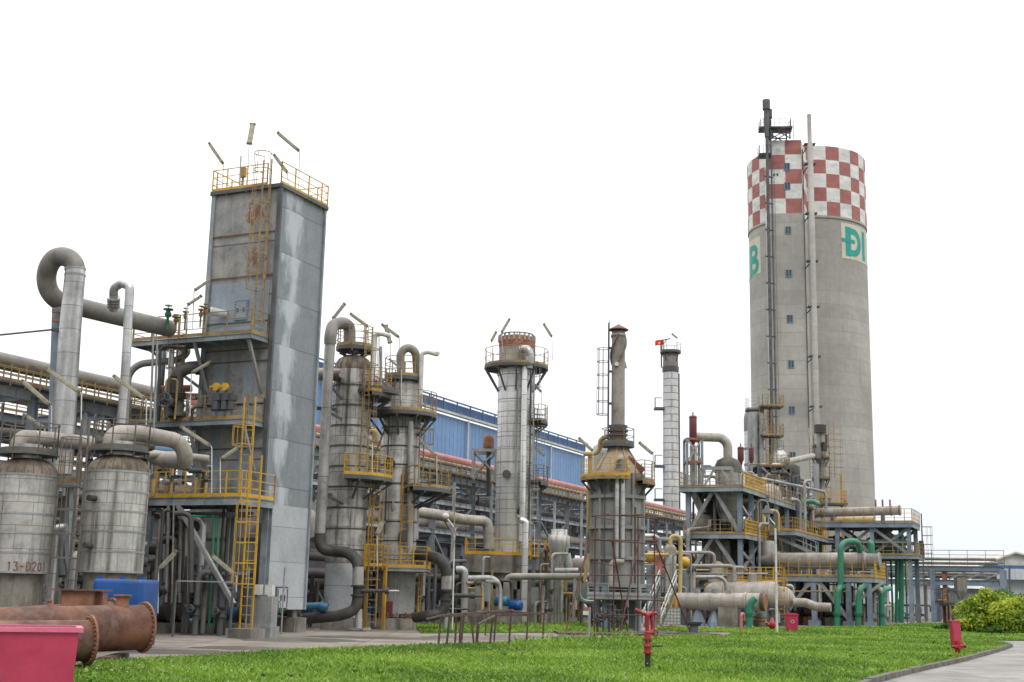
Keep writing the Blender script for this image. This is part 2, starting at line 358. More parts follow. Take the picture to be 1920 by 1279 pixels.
# ---------------------------------------------------------------- grass blades (one mesh)
def in_poly(x, y, pts):
    c = np.zeros(len(x), bool); j = len(pts) - 1
    for i in range(len(pts)):
        xi, yi, xj, yj = pts[i][0], pts[i][1], pts[j][0], pts[j][1]
        c ^= ((yi > y) != (yj > y)) & (x < (xj - xi) * (y - yi) / (yj - yi + 1e-12) + xi); j = i
    return c
def grass(pts, n, ymin, ymax, name, hmin=.05, hmax=.16, m=None, z0=.05, dens_pow=1.5):
    rs = np.random.RandomState(5)
    xs = np.array([p[0] for p in pts]); 
    Y = ymin + (ymax - ymin) * rs.rand(n * 6) ** dens_pow; X = xs.min() + (xs.max() - xs.min()) * rs.rand(n * 6)
    k = in_poly(X, Y, pts) & (np.abs(X) < Y * .47 + 2); X, Y = X[k][:n], Y[k][:n]; n = len(X)
    a = rs.rand(n) * 2 * PI
    patch = .5 + .5 * np.sin(X * .9 + 1.3 * np.sin(Y * .35)) * np.sin(Y * .28 + 2 * np.sin(X * .21))
    h = (hmin + (hmax - hmin) * rs.rand(n) ** 2 * (.5 + patch)) * (1 + Y / 120); w = (.008 + .0008 * Y) * (.6 + .8 * rs.rand(n))
    lean = (rs.rand(n, 2) - .5) * h[:, None] * 2.6
    v = np.zeros((n, 3, 3)); v[:, 0] = np.stack([X - np.cos(a) * w, Y - np.sin(a) * w, np.full(n, z0 - .01)], 1)
    v[:, 1] = np.stack([X + np.cos(a) * w, Y + np.sin(a) * w, np.full(n, z0 - .01)], 1)
    v[:, 2] = np.stack([X + lean[:, 0], Y + lean[:, 1], z0 + h], 1)
    me = bpy.data.meshes.new(name); me.vertices.add(n * 3); me.vertices.foreach_set('co', v.ravel())
    me.loops.add(n * 3); me.loops.foreach_set('vertex_index', np.arange(n * 3, dtype=np.int32))
    me.polygons.add(n); me.polygons.foreach_set('loop_start', np.arange(0, n * 3, 3, dtype=np.int32)); me.polygons.foreach_set('loop_total', np.full(n, 3, dtype=np.int32))
    me.update(calc_edges=True); me.materials.append(m); o = bpy.data.objects.new(name, me); COL.objects.link(o); o['kind'] = 'stuff'; return o
def leaf_mat(name, ca, cb, cc, sc=.5, trans=.35):
    m = bpy.data.materials.new(name); m.use_nodes = True; t = m.node_tree; n = t.nodes; l = t.links; b = n['Principled BSDF']
    b.inputs['Roughness'].default_value = .6
    geo = n.new('ShaderNodeNewGeometry'); q = n.new('ShaderNodeTexNoise'); q.inputs['Scale'].default_value = sc; q.inputs['Detail'].default_value = 6
    l.new(geo.outputs['Position'], q.inputs['Vector'])
    ad = n.new('ShaderNodeMath'); ad.operation = 'MULTIPLY_ADD'; l.new(geo.outputs['Random Per Island'], ad.inputs[0]); ad.inputs[1].default_value = .35; 
    l.new(q.outputs['Fac'], ad.inputs[2])
    r = n.new('ShaderNodeValToRGB'); l.new(ad.outputs[0], r.inputs[0]); e = r.color_ramp.elements
    e[0].position = .45; e[0].color = (*ca, 1); e[1].position = .9; e[1].color = (*cc, 1); k = e.new(.68); k.color = (*cb, 1)
    l.new(r.outputs[0], b.inputs['Base Color'])
    tr = n.new('ShaderNodeBsdfTranslucent'); l.new(r.outputs[0], tr.inputs[0]); mx = n.new('ShaderNodeMixShader'); mx.inputs[0].default_value = trans
    l.new(b.outputs[0], mx.inputs[1]); l.new(tr.outputs[0], mx.inputs[2]); l.new(mx.outputs[0], n['Material Output'].inputs[0]); return m
M['grass'] = leaf_mat('grass_blades', (.065, .135, .012), (.165, .30, .026), (.30, .43, .06), .2)
M['flower'] = mat('white_clover_flower', (.6, .6, .5), (.5, .5, .4), .8)
lawn_xy = [(p.x, p.y) for p in lawn_pts]
grass(lawn_xy, 170000, 20, 62, 'grass', .025, .085, M['grass'])
grass(lawn_xy, 50000, 60, 130, 'grass', .025, .07, M['grass'], dens_pow=1)
grass([(p.x, p.y) for p in lawn2_pts], 18000, 55, 85, 'grass', .03, .12, M['grass'], dens_pow=1)
grass([(p.x, p.y) for p in [gnd(*q) for q in [(960, 1204), (1080, 1199), (1190, 1196), (1190, 1204), (1080, 1210), (960, 1214)]]], 260, 40, 62, 'weeds', .1, .3, M['grass'], dens_pow=1)
M['weed'] = leaf_mat('weed_leaves', (.04, .11, .012), (.12, .25, .024), (.30, .42, .07), 1.2)
rw = np.random.RandomState(9); V = []; F = []
for i in range(1500):
    Yw = 22 + 60 * rw.rand() ** 1.6; Xw = rw.uniform(-.42, .42) * Yw
    if math.sin(Xw * .7 + 2 * math.sin(Yw * .3)) * math.sin(Yw * .43 + Xw * .3) < .15 + .3 * rw.rand() or not in_poly(np.array([Xw]), np.array([Yw]), lawn_xy)[0]: continue
    for k in range(7):
        a = rw.rand() * 6.28; l = rw.uniform(.04, .11) * (1 + Yw / 90); w = l * .3; t = rw.uniform(.25, 1.0); c, s = math.cos(a), math.sin(a); b = len(V)
        V += [(Xw + c * .01, Yw + s * .01, .06), (Xw + c * l * .6 - s * w, Yw + s * l * .6 + c * w, .06 + l * t * .8), (Xw + c * l * 1.1, Yw + s * l * 1.1, .06 + l * t), (Xw + c * l * .6 + s * w, Yw + s * l * .6 - c * w, .06 + l * t * .75)]; F.append((b, b + 1, b + 2, b + 3))
wm = MB(); wm.add(V, F); o = wm.build('weeds', M['weed']); o['kind'] = 'stuff'
rs = random.Random(3); fl = MB()
for i in range(900):
    Yf = 22 + 40 * rs.random() ** 1.5; Xf = rs.uniform(-.42, .3) * Yf
    if not in_poly(np.array([Xf]), np.array([Yf]), lawn_xy)[0]: continue
    if math.sin(Xf * .8 + 1) * math.sin(Yf * .5) < .1: continue
    z = .05 + rs.uniform(.09, .16); s = .011
    fl.hexa((Xf, Yf, z), (s, 0, 0), (0, s, 0), (0, 0, s * .7))
o = fl.build('clover_flowers', M['flower']); o['kind'] = 'stuff'

# ================================================================ SHARED BUILDERS
def rail_mb(mb, pts, h=1.05, closed=False, post=.06, sp=1.1, bar=.045, toe=.14, mid=1, n_arc=0):
    bar *= .78; post *= .8; pts = [Vector(p) for p in pts]
    if closed: pts = pts + [pts[0]]
    for a, b in zip(pts[:-1], pts[1:]):
        L_ = (b - a).length
        if L_ < .05: continue
        mb.bar(a + ZV * h, b + ZV * h, bar, bar)
        for k in range(1, mid + 1): mb.bar(a + ZV * h * k / (mid + 1), b + ZV * h * k / (mid + 1), bar * .8, bar * .8)
        if toe: mb.bar(a + ZV * (toe / 2 + .01), b + ZV * (toe / 2 + .01), .02, toe)
    # posts by arclength
    acc = 0; nxt = 0; tot = sum((b - a).length for a, b in zip(pts[:-1], pts[1:])); k = max(1, round(tot / sp)); step = tot / k
    pos = []
    for a, b in zip(pts[:-1], pts[1:]):
        L_ = (b - a).length
        while nxt <= acc + L_ + 1e-4:
            pos.append(a.lerp(b, min(1, max(0, (nxt - acc) / max(L_, 1e-6))))); nxt += step
        acc += L_
    for p in pos + ([p for p in pts] if len(pts) < 8 else []): mb.bar(p - ZV * .18, p + ZV * (h + .01), post, post * .6)
def arc(cx, cy, r, a0, a1, z, n=None):
    n = n or max(4, int(abs(a1 - a0) * r / .45)); return [Vector((cx + r * math.cos(a0 + (a1 - a0) * i / n), cy + r * math.sin(a0 + (a1 - a0) * i / n), z)) for i in range(n + 1)]
def ring_platform(parent, cx, cy, z, r0, r1, a0=0, a1=2 * PI, railm='yellow', deckm='steel_dark', h=1.05, brackets=6, mid=2, sp=.9, bdrop=.9, rail=True, th=.18):
    mb = MB(); n = max(8, int(abs(a1 - a0) * r1 / .4))
    mb.lathe(cx, cy, [(r0, z), (r1, z), (r1, z - th), (r0, z - th), (r0, z)], n, a0, a1, smooth=False)
    p = mb.build('platform', M[deckm], parent)
    if rail:
        rb = MB(); pts = arc(cx, cy, r1 - .03, a0, a1, z)
        if abs(a1 - a0) < 2 * PI - .01:
            pts = [Vector((cx + r0 * math.cos(a0), cy + r0 * math.sin(a0), z))] + pts + [Vector((cx + r0 * math.cos(a1), cy + r0 * math.sin(a1), z))]
        rail_mb(rb, pts, h, sp=sp, mid=mid, bar=.04, post=.055); rb.build('railing', M[railm], p)
    if brackets:
        bb = MB()
        for i in range(brackets):
            t = a0 + (a1 - a0) * (i + .5) / brackets; d = Vector((math.cos(t), math.sin(t), 0)); c = Vector((cx, cy, z - .2))
            bb.bar(c + d * (r1 - .05), c + d * r0 - ZV * bdrop, .09, .09); bb.bar(c + d * r0, c + d * (r1 - .02) - ZV * .02, .08, .1)
        bb.build('bracket', M['steel_dark'], p)
    return p
def ladder(parent, x, y, z0, z1, face, cage=None, m='yellow_old', w=.42, rd=.36, top=0.9, name='ladder'):
    """face = angle of the outward normal of the ladder"""
    mb = MB(); d = Vector((math.cos(face), math.sin(face), 0)); s = Vector((-d.y, d.x, 0)); c = Vector((x, y, 0))
    for k in (-1, 1): mb.bar(c + s * (k * w / 2) + ZV * z0, c + s * (k * w / 2) + ZV * (z1 + top), .055, .045)
    z = z0 + .2
    while z < z1: mb.bar(c - s * w / 2 + ZV * z, c + s * w / 2 + ZV * z, .03); z += .33
    l = mb.build(name, M[m], parent)
    if cage:
        cb = MB(); zc = cage[0]; hoops = []
        while zc <= cage[1] + .01:
            pts = [c + s * (-w / 2 - .0) + ZV * zc] + [c + d * (rd * .9 + rd * math.sin(t)) + s * (rd * math.cos(PI - t)) + ZV * zc for t in [PI * i / 8 for i in range(9)]] + [c + s * (w / 2) + ZV * zc]
            for a, b in zip(pts[:-1], pts[1:]): cb.bar(a, b, .02, .035)
            hoops.append(pts); zc += .75
        for i in (1, 3, 5, 7, 9):
            cb.bar(hoops[0][i], hoops[-1][i], .02)
        cb.build('safety_cage', M[m], l)
    return l
def pipe(name, label, pts, r, m, cat='pipe', group=None, rad=None, flanges=(), n=14, base=None, bn=7, valves=(), fm=None):
    """pts: world points. flanges: list of (index along polyline segment, t)"""
    pts = [Vector(p) for p in pts]; rad = rad or r * 2.6
    mb = MB(); mb.tube(fillet(pts, rad, bn), r, n)
    fb = None
    if flanges:
        fb = mb if fm is None else MB()
        for (i, t) in flanges:
            a, b = pts[i], pts[i + 1]; p = a.lerp(b, t); d = (b - a).normalized()
            for s in (-1, 1): fb.tube([p + d * (s * .03), p + d * (s * (.03 + .06))], r * 1.5, n)
    low = min(pts, key=lambda p: p.z); base = base or low
    if valves or fm is not None:
        root = thing(name, label, cat, base, group); mb.build('pipe_run', M[m], root)
        if fm is not None and flanges: fb.build('flange', M[fm], root)
        for (i, t, hd) in valves:
            a, b = pts[i], pts[i + 1]; p = a.lerp(b, t); d = (b - a).normalized(); hd = Vector(hd).normalized()
            vb = MB(); vb.tube([p - d * r * 1.7, p - d * r * 1.1, p - d * r * 1.0, p, p + d * r, p + d * r * 1.1, p + d * r * 1.7], [r * 1.5, r * 1.5, r * 1.1, r * 1.35, r * 1.1, r * 1.5, r * 1.5], 14)
            vb.tube([p, p + hd * r * 2.2, p + hd * r * 2.25, p + hd * r * 3.2, p + hd * r * 3.25, p + hd * r * 4.6], [r * .8, r * .7, r * .9, r * .9, r * .3, r * .22], 10)
            v = vb.build('valve', M['pipe_dark'], root)
            wb = MB(); q = p + hd * r * 3.9; a1 = hd.cross(d).normalized(); rr = r * 1.1
            ring = [q + (d * math.cos(t2) + a1 * math.sin(t2)) * rr for t2 in [2 * PI * i2 / 14 for i2 in range(15)]]
            wb.tube(ring, .025, 6, caps=False); wb.bar(q - d * rr, q + d * rr, .03); wb.bar(q - a1 * rr, q + a1 * rr, .03); wb.build('handwheel', M['steel_dark'], v)
        return root
    return single(mb, name, M[m], label, cat, base, group)
def elbow_down(p, L_): return [p, p - ZV * L_]
LAMPG = 'strip lamps on bent poles'
def lamp(Y, base, bend, end, label, housing='lamp', w=.15, polem='white', dy=0.0, group=LAMPG, thick=1.0):
    """strip lamp: pole from base up to bend (pixels at distance Y), fixture slanting from bend to end"""
    b0 = P(*base, Y); b1 = P(*bend, Y); e1 = P(*end, Y + dy)
    root = thing('strip_lamp', label, 'lamp', b0, group)
    d = (e1 - b1).normalized(); L_ = (e1 - b1).length
    mb = MB(); mb.tube(fillet([b0, b1, b1 + d * L_ * .25], .12, 4), .022 * thick, 8); mb.build('pole', M[polem], root)
    s0 = b1 + d * L_ * .08
    up = d.cross(Vector((0, 1, 0))).cross(d)
    up = ZV if abs(d.z) < .9 else Vector((0, -1, 0))
    hb = MB(); hb.bar(s0, e1, w * 1.5, w * .55, up)
    a = d.cross(up).normalized(); bn_ = a.cross(d).normalized()
    hb.bar(s0 + bn_ * w * .35, e1 + bn_ * w * .35, w * .6, w * .25, up)
    h = hb.build('housing', M[housing], root)
    tb = MB()
    for k in (-1, 1): tb.tube([s0 + d * .06 + a * k * w * .38 - bn_ * w * .36, e1 - d * .06 + a * k * w * .38 - bn_ * w * .36], w * .17, 8)
    tb.build('tube', M['white'], h)
    for q in (s0, e1): eb = MB(); eb.bar(q - d * .04, q + d * .04, w * 1.7, w * .8, up); eb.build('end_cap', M['lamp_cap'], h)
    return root
M['lamp_cap'] = mat('grey_lamp_cap', (.17, .16, .12), (.12, .11, .09), .6)
# ================================================================ PRILLING TOWER (far right)
TY = 280.0
def tower_mats():
    m = bpy.data.materials.new('red_white_checks'); m.use_nodes = True; t = m.node_tree; n = t.nodes; l = t.links; b = n['Principled BSDF']; b.inputs['Roughness'].default_value = .85
    tc = n.new('ShaderNodeTexCoord'); geo = n.new('ShaderNodeNewGeometry'); ck = n.new('ShaderNodeTexChecker'); ck.inputs['Scale'].default_value = 1
    l.new(tc.outputs['UV'], ck.inputs['Vector'])
    ck.inputs['Color1'].default_value = (.66, .66, .65, 1); ck.inputs['Color2'].default_value = (.35, .135, .125, 1)
    q = n.new('ShaderNodeTexNoise'); q.inputs['Scale'].default_value = .5; q.inputs['Detail'].default_value = 8
    mp = n.new('ShaderNodeMapping'); mp.inputs['Scale'].default_value = (.6, .6, 1.6); l.new(geo.outputs['Position'], mp.inputs[0]); l.new(mp.outputs[0], q.inputs['Vector'])
    r = n.new('ShaderNodeMapRange'); r.inputs[1].default_value = .3; r.inputs[2].default_value = .7; r.inputs[3].default_value = .78; r.inputs[4].default_value = 1.15; l.new(q.outputs['Fac'], r.inputs[0])
    s = n.new('ShaderNodeVectorMath'); s.operation = 'SCALE'; l.new(ck.outputs['Color'], s.inputs[0]); l.new(r.outputs[0], s.inputs['Scale'])
    mx = n.new('ShaderNodeMix'); mx.data_type = 'RGBA'; q2 = n.new('ShaderNodeTexNoise'); q2.inputs['Scale'].default_value = 1.3; q2.inputs['Detail'].default_value = 9; l.new(geo.outputs['Position'], q2.inputs['Vector'])
    r2 = n.new('ShaderNodeMapRange'); r2.inputs[1].default_value = .55; r2.inputs[2].default_value = .7; r2.inputs[4].default_value = .45; l.new(q2.outputs['Fac'], r2.inputs[0]); l.new(r2.outputs[0], mx.inputs[0])
    l.new(s.outputs[0], mx.inputs[6]); mx.inputs[7].default_value = (.33, .25, .23, 1); l.new(mx.outputs[2], b.inputs['Base Color']); return m
M['checks'] = tower_mats()
# concrete gets long vertical streaks over a fine shuttering pattern
ctr = P(1524, 900, TY + 13); cx, cy = ctr.x, ctr.y
RT = m_px(226 / 2, TY + 13) ; Rb = RT * 1.0
def zt(px, py, Y=TY): return P(px, py, Y).z
z_top = P(1550, 273, TY + 1).z - .75
tw = thing('prilling_tower', 'huge round grey concrete tower with a red and white checkered top', 'tower', (cx, cy, 0))
SQ = 2 * PI * (RT * .985) / 26; band0 = z_top - 5 * SQ * 1.01
mb = MB(); mb.lathe(cx, cy, [(RT * .985, 0), (RT * .985, band0 + .3)], 96); mb.build('wall', M['concrete_tower'], tw)
# checkered band, uv in squares
mb = MB(); Rk = RT * 1.0; n = 104; vs = []; fs = []; uvs = []
a_view = math.atan2(-cy, -cx)
rows = 5; SHK = .055
for i in range(rows + 1):
    for k in range(n): 
        t = a_view + 2 * PI * (k / n) + .04 + SHK
        vs.append((cx + Rk * math.cos(t), cy + Rk * math.sin(t), band0 + (z_top - band0) * i / rows))
for i in range(rows):
    for k in range(n):
        k2 = (k + 1) % n; fs.append((i * n + k, i * n + k2, (i + 1) * n + k2, (i + 1) * n + k))
        u0, u1 = 26 * k / n + 1.0001, 26 * (k + 1) / n + .9999
        uvs.append(((u0, i + .001), (u1, i + .001), (u1, i + .999), (u0, i + .999)))
mb.add(vs, fs, uvs, True)
b_ = mb.build('checkered_band', M['checks'], tw)
mb = MB(); mb.lathe(cx, cy, [(RT * 1.003, band0 - .5), (RT * 1.003, band0), (RT * .98, band0)], 96, smooth=False); mb.lathe(cx, cy, [(RT * .98, band0 - .5), (RT * 1.003, band0 - .5)], 96, smooth=False); mb.build('ledge', M['concrete_tower'], tw)
mb = MB(); mb.lathe(cx, cy, [(RT * .999, z_top - .01), (RT * .9, z_top - .01), (RT * .9, z_top - 1.5), (0.01, z_top - 1.5)], 64, smooth=False); mb.build('roof', M['concrete_tower'], tw)
# lift shaft in front: front face px 1442..1508
vd = Vector((-cx, -cy, 0)).normalized()          # towards the viewer
sd = Vector((-vd.y, vd.x, 0)); 
if sd.x < 0: sd = -sd
pL = P(1447, 600, 268); pR = P(1509, 600, 268)
ax = Vector((pR.x - pL.x, 0, 0)); wS = ax.length
fdir = Vector((math.cos(R(-7)), math.sin(R(-7)), 0))     # front face turned a little so that its right flank shows
nrm = Vector((fdir.y, -fdir.x, 0)); 
cF = Vector(((pL.x + pR.x) / 2, 268, 0)); depthS = 11
zS = P(1475, 263, 268).z
nrm = Vector((-math.sin(R(7)) , -math.cos(R(7)), 0)); fdir = Vector((math.cos(R(7)), -math.sin(R(7)), 0))
hw = wS / 2
def shaft_pt(s, d, z): q = cF + fdir * s - nrm * d; return Vector((q.x, q.y, z))
flank = Vector((1508, 0, 0))
zb = P(1475, 400, 268).z
def quad_wall(mb, a, b, z0, z1, u0, u1, v0, v1):
    mb.add([(a.x, a.y, z0), (b.x, b.y, z0), (b.x, b.y, z1), (a.x, a.y, z1)], [(0, 1, 2, 3)], [((u0, v0), (u1, v0), (u1, v1), (u0, v1))])
mb = MB()
A, B_ = shaft_pt(-hw, 0, 0), shaft_pt(hw, 0, 0); rw = P(1522, 600, 274); C_ = Vector((rw.x, 276, 0)); D_ = shaft_pt(-hw, depthS, 0)
E_ = Vector((C_.x + .2, 285, 0))
for a, b in ((A, B_), (B_, C_), (C_, E_), (D_, A)):
    quad_wall(mb, a, b, 0, zb, 0, (b - a).length, 0, zb)
sh = mb.build('stair_shaft', M['concrete_tower'], tw)
mb = MB(); quad_wall(mb, A, B_, zb, zS, 1.001, 2.999, 0.001, 4.999); quad_wall(mb, B_, C_, zb, zS, 1.001, 1.999, 0.001, 4.999); quad_wall(mb, C_, E_, zb, zS, 2.001, 3.5, 0.001, 4.999); quad_wall(mb, D_, A, zb, zS, 1.001, 3.5, 0.001, 4.999)
mb.add([(A.x, A.y, zS), (B_.x, B_.y, zS), (C_.x, C_.y, zS), (E_.x, E_.y, zS), (D_.x, D_.y, zS)], [(0, 1, 2, 3, 4)])
mb.build('shaft_checks', M['checks'], sh)
# windows of the shaft
for (px, py) in ((1475, 313), (1476, 349), (1477.5, 432), (1479, 513), (1481, 598), (1483, 683), (1484.5, 769), (1486, 855), (1488, 936)):
    c = P(px, py, 268); s = (c.x - cF.x) / fdir.x; c = shaft_pt(s, 0, c.z)
    fb = MB()
    def fr(s0, s1, z0, z1, t=.2): fb.hexa(c + fdir * (s0 + s1) / 2 + ZV * (z0 + z1) / 2 + nrm * .06, fdir * (s1 - s0) / 2, nrm * .1, ZV * (z1 - z0) / 2)
    for k in (-.6, 0, .6): fr(k - .07, k + .07, -.75, .75)
    for k in (-.8, .8): fr(-.67, .67, k - .06, k + .06)
    f = fb.build('window', M['steel_blue'], tw)
    g = MB(); g.hexa(c + nrm * .03, fdir * .55, nrm * .03, ZV * .74); g.build('pane', M['glass'], f)
for (px, py) in ((1452, 327), (1458, 327)):
    c = P(px, py, 268); c = shaft_pt((c.x - cF.x) / fdir.x, 0, c.z); g = MB(); g.hexa(c + nrm * .03, fdir * .2, nrm * .05, ZV * .26); g.build('vent_opening', M['glass'], tw)
# lettering panels on the cylinder (paint follows the curve)
def on_cyl(ang, z, off): return (cx + (RT * .985 + off) * math.cos(ang), cy + (RT * .985 + off) * math.sin(ang), z)
def ang_of(px):      # angle on the cylinder (visible half) for a pixel column at y~465
    d = ray(px, 465); dx, dy = d.x, d.y; L2 = math.hypot(dx, dy); dx /= L2; dy /= L2
    b = dx * cx + dy * cy; q = b * b - (cx * cx + cy * cy - (RT * .985) ** 2)
    t = b - math.sqrt(max(q, 0)); return math.atan2(dy * t - cy, dx * t - cx)
def wrap_quad(mb, a0, a1, z0, z1, off, n=6):
    vs = []; fs = []
    for i in range(n + 1):
        a = a0 + (a1 - a0) * i / n; vs += [on_cyl(a, z0, off), on_cyl(a, z1, off)]
    for i in range(n): fs.append((2 * i, 2 * i + 2, 2 * i + 3, 2 * i + 1))
    mb.add(vs, fs)
def wrap_stroke(mb, pts, w, off, a0, sgn=1, r_=RT):   # pts in metres (s right, z)
    P2 = [Vector((p[0], p[1])) for p in pts]
    for a, b in zip(P2[:-1], P2[1:]):
        d = (b - a); n_ = max(1, int(d.length / .5)); dn = d.normalized(); nn = Vector((-dn.y, dn.x)) * w / 2
        for i in range(n_):
            q0 = a + d * (i / n_) - dn * (w * .12 if i == 0 else 0); q1 = a + d * ((i + 1) / n_) + dn * (w * .12 if i == n_ - 1 else 0)
            vs = [q0 - nn, q1 - nn, q1 + nn, q0 + nn]
            mb.add([on_cyl(a0 + sgn * v.x / r_, v.y, off) for v in vs], [(0, 1, 2, 3)])
zc0 = P(1600, 490, TY + 3).z; zc1 = P(1600, 424, TY + 3).z
aD = ang_of(1578); 
sgn = 1 if ang_of(1600) > ang_of(1560) else -1
LH = zc1 - zc0; PW = 60
lt = MB(); wrap_quad(lt, aD, aD + sgn * 1.3, zc0, zc1, .05, 40); pn = lt.build('letter_panel', M['letterboard'], tw)
def letter_D(mb, s0, z0, h, w, st, bar):
    mb_ = [(s0 + st / 2, z0), (s0 + st / 2, z0 + h)]; wrap_stroke(mb, mb_, st, .09, aD, sgn)
    pts = [(s0 + st * .6, z0 + h - st * .42)]; cxx = s0 + w * .45
    for i in range(13):
        t = PI / 2 - PI * i / 12; pts.append((cxx + (w * .55 - st / 2) * math.cos(t), z0 + h / 2 + (h / 2 - st * .42) * math.sin(t)))
    pts.append((s0 + st * .6, z0 + st * .42)); wrap_stroke(mb, pts, st * .85, .10, aD, sgn)
    if bar: wrap_stroke(mb, [(s0 - st * .55, z0 + h * .53), (s0 + st * 1.7, z0 + h * .53)], st * .5, .115, aD, sgn)
lm = MB(); letter_D(lm, 1.1, zc0 + LH * .10, LH * .78, 5.6, 1.7, True)
# next letters continue round the tower: A, M
wrap_stroke(lm, [(8.0, zc0 + LH * .1), (8.0, zc0 + LH * .88)], 1.6, .09, aD, sgn)
lm.build('lettering', M['teal'], pn)
aB = ang_of(1426.5)
lt = MB(); wrap_quad(lt, aB, aB - sgn * 1.2, P(1426, 503, TY + 3).z, P(1426, 433, TY + 3).z, .05, 36); pn2 = lt.build('letter_panel', M['letterboard'], tw)
lm = MB(); z0 = P(1420, 500, TY + 3).z - .1; h = LH * .84; s0 = -6.0; st = 1.75; aD_, aD = aD, aB
wrap_stroke(lm, [(s0 + st / 2, z0), (s0 + st / 2, z0 + h)], st, .09, aB, sgn)
for (zz, hh, ww) in ((z0, h * .55, 5.4), (z0 + h * .47, h * .53, 5.0)):
    pts = [(s0 + st * .6, zz + hh - st * .35)]
    for i in range(11):
        t = PI / 2 - PI * i / 10; pts.append((s0 + ww * .62 + (ww * .38 - st / 2) * math.cos(t), zz + hh / 2 + (hh / 2 - st * .35) * math.sin(t)))
    pts.append((s0 + st * .6, zz + st * .35)); wrap_stroke(lm, pts, st * .72, .10, aB, sgn)
lm.build('lettering', M['teal'], pn2)
# dark vent stack on the left flank of the shaft, platform and its head
def vpole(pxt, pyt, pxb, pyb, Y, r, m, parent, name, n=12):
    a, b = P(pxt, pyt, Y), P(pxb, pyb, Y); mb = MB(); mb.tube([b, Vector((b.x, b.y, a.z)) if 1 else a], r, n); return mb.build(name, M[m], parent)
st = thing('vent_stack', 'tall dark double vent pipe up the left side of the checkered tower', 'vent stack', P(1441, 900, 266))
a = P(1437.5, 240, 266); b = P(1441, 900, 266); mb = MB(); mb.tube([(a.x, 266, b.z), (a.x, 266, P(1437, 225, 266).z)], .34, 12); mb.tube([(a.x + .95, 266.4, b.z), (a.x + .95, 266.4, P(1437, 225, 266).z)], .16, 10); mb.build('riser', M['steel_dark'], st)
z1 = P(1437, 225, 266).z; z2 = P(1437, 206, 266).z; z3 = P(1437, 188, 266).z
mb = MB(); mb.lathe(a.x, 266, [(.5, z1 - 4), (.6, z1), (.6, z2), (.85, z2), (.85, z3), (.75, z3)], 16, smooth=False); mb.lathe(a.x + 1.0, 267.5, [(.4, z1 - 4), (.4, z2 - 1.3), (.6, z2 - 1.3), (.6, z3 - 1.6)], 14, smooth=False); mb.build('silencer_head', M['steel_dark'], st)
for (py, rr) in ((238, 1), (288, .62)):
    zz = P(1437, py, 266).z
    mb = MB(); w = 3.2 * rr + .6; mb.box((a.x + (2.2 if rr == 1 else -.3), 267.5, zz), w * 1.9 if rr == 1 else 2.6, 3.2, .35, R(-7)); q = mb.build('platform', M['steel_dark'], st)
    rb = MB(); x0, x1 = (a.x - 1.2, a.x + 5.3) if rr == 1 else (a.x - 1.6, a.x + .9)
    rail_mb(rb, [(x0, 269, zz), (x0, 266, zz), (x1, 265.6, zz), (x1, 269, zz)], 1.9, sp=1.2, bar=.09, post=.12, mid=1); rb.build('railing', M['steel_dark'], q)
    if rr == 1:
        lg = MB(); zz0 = zS
        xs = (a.x + 1.4, a.x + 5.2)
        for X in xs:
            for Yy in (266.6, 270): lg.bar((X, Yy, zz0 - .2), (X, Yy, zz), .3)
        for Yy in (266.6, 270):
            lg.bar((xs[0], Yy, zz0), (xs[1], Yy, zz), .2); lg.bar((xs[1], Yy, zz0), (xs[0], Yy, zz), .2); lg.bar((xs[0], Yy, (zz0 + zz) / 2), (xs[1], Yy, (zz0 + zz) / 2), .2)
        lg.bar((a.x - .9, 266, zz - .1), (a.x + .2, 266.5, zz - 2.2), .2)
        lg.build('support_frame', M['steel_dark'], st)
        ladder(st, a.x + 6.2, 267.5, zz0, zz + 2, R(-20), (zz0 + 1, zz + 2.5), 'steel_dark', w=.6, rd=.5)
for i in range(12):
    zz = P(1441, 330 + i * 50, 266).z; lb = MB(); lb.bar((a.x - .7, 266.2, zz), (a.x + 1.4, 267, zz), .25, .25)
    lb.build('clamp', M['steel_dark'], st)
ladder(st, a.x + 1.55, 267.0, P(1441, 900, 266).z, P(1441, 300, 266).z, R(-90), None, 'steel_dark', w=.4)
# pale riser pipe between shaft and cylinder
pr = thing('riser_pipe', 'tall pale pipe rising up the tower and poking above its checkered rim', 'pipe', P(1528, 800, 266))
a2 = P(1524, 500, 266); zt0 = P(1519, 215, 266).z; zb0 = P(1529, 800, 266).z
ztap = P(1521, 268, 266).z
mb = MB(); mb.tube([(a2.x, 266, zb0), (a2.x, 266, ztap - .1), (a2.x, 266, ztap), (a2.x, 266, zt0)], [.66, .66, .48, .46], 16); mb.build('pipe_run', M['concrete_tower'], pr)
for i, py in enumerate((270, 307, 400, 489, 575, 668, 762)):
    zz = P(1524, py, 266).z; mb = MB(); mb.box((a2.x, 266.4, zz), 2.4, 1.6, .22, 0); mb.bar((a2.x - .3, 267.5, zz - .3), (a2.x - .3, 272, zz - .3), .18)
    for s in (-1, 1): mb.bar((a2.x + s * 1.1, 266, zz - .3), (a2.x + s * 1.1, 266, zz + .3), .12)
    mb.build('clamp', M['steel_dark'], pr)
mb = MB(); mb.tube([(a2.x - 1.25, 267.6, zb0), (a2.x - 1.25, 267.6, P(1510, 275, 266).z)], .12, 8); mb.build('conduit', M['steel_dark'], pr)
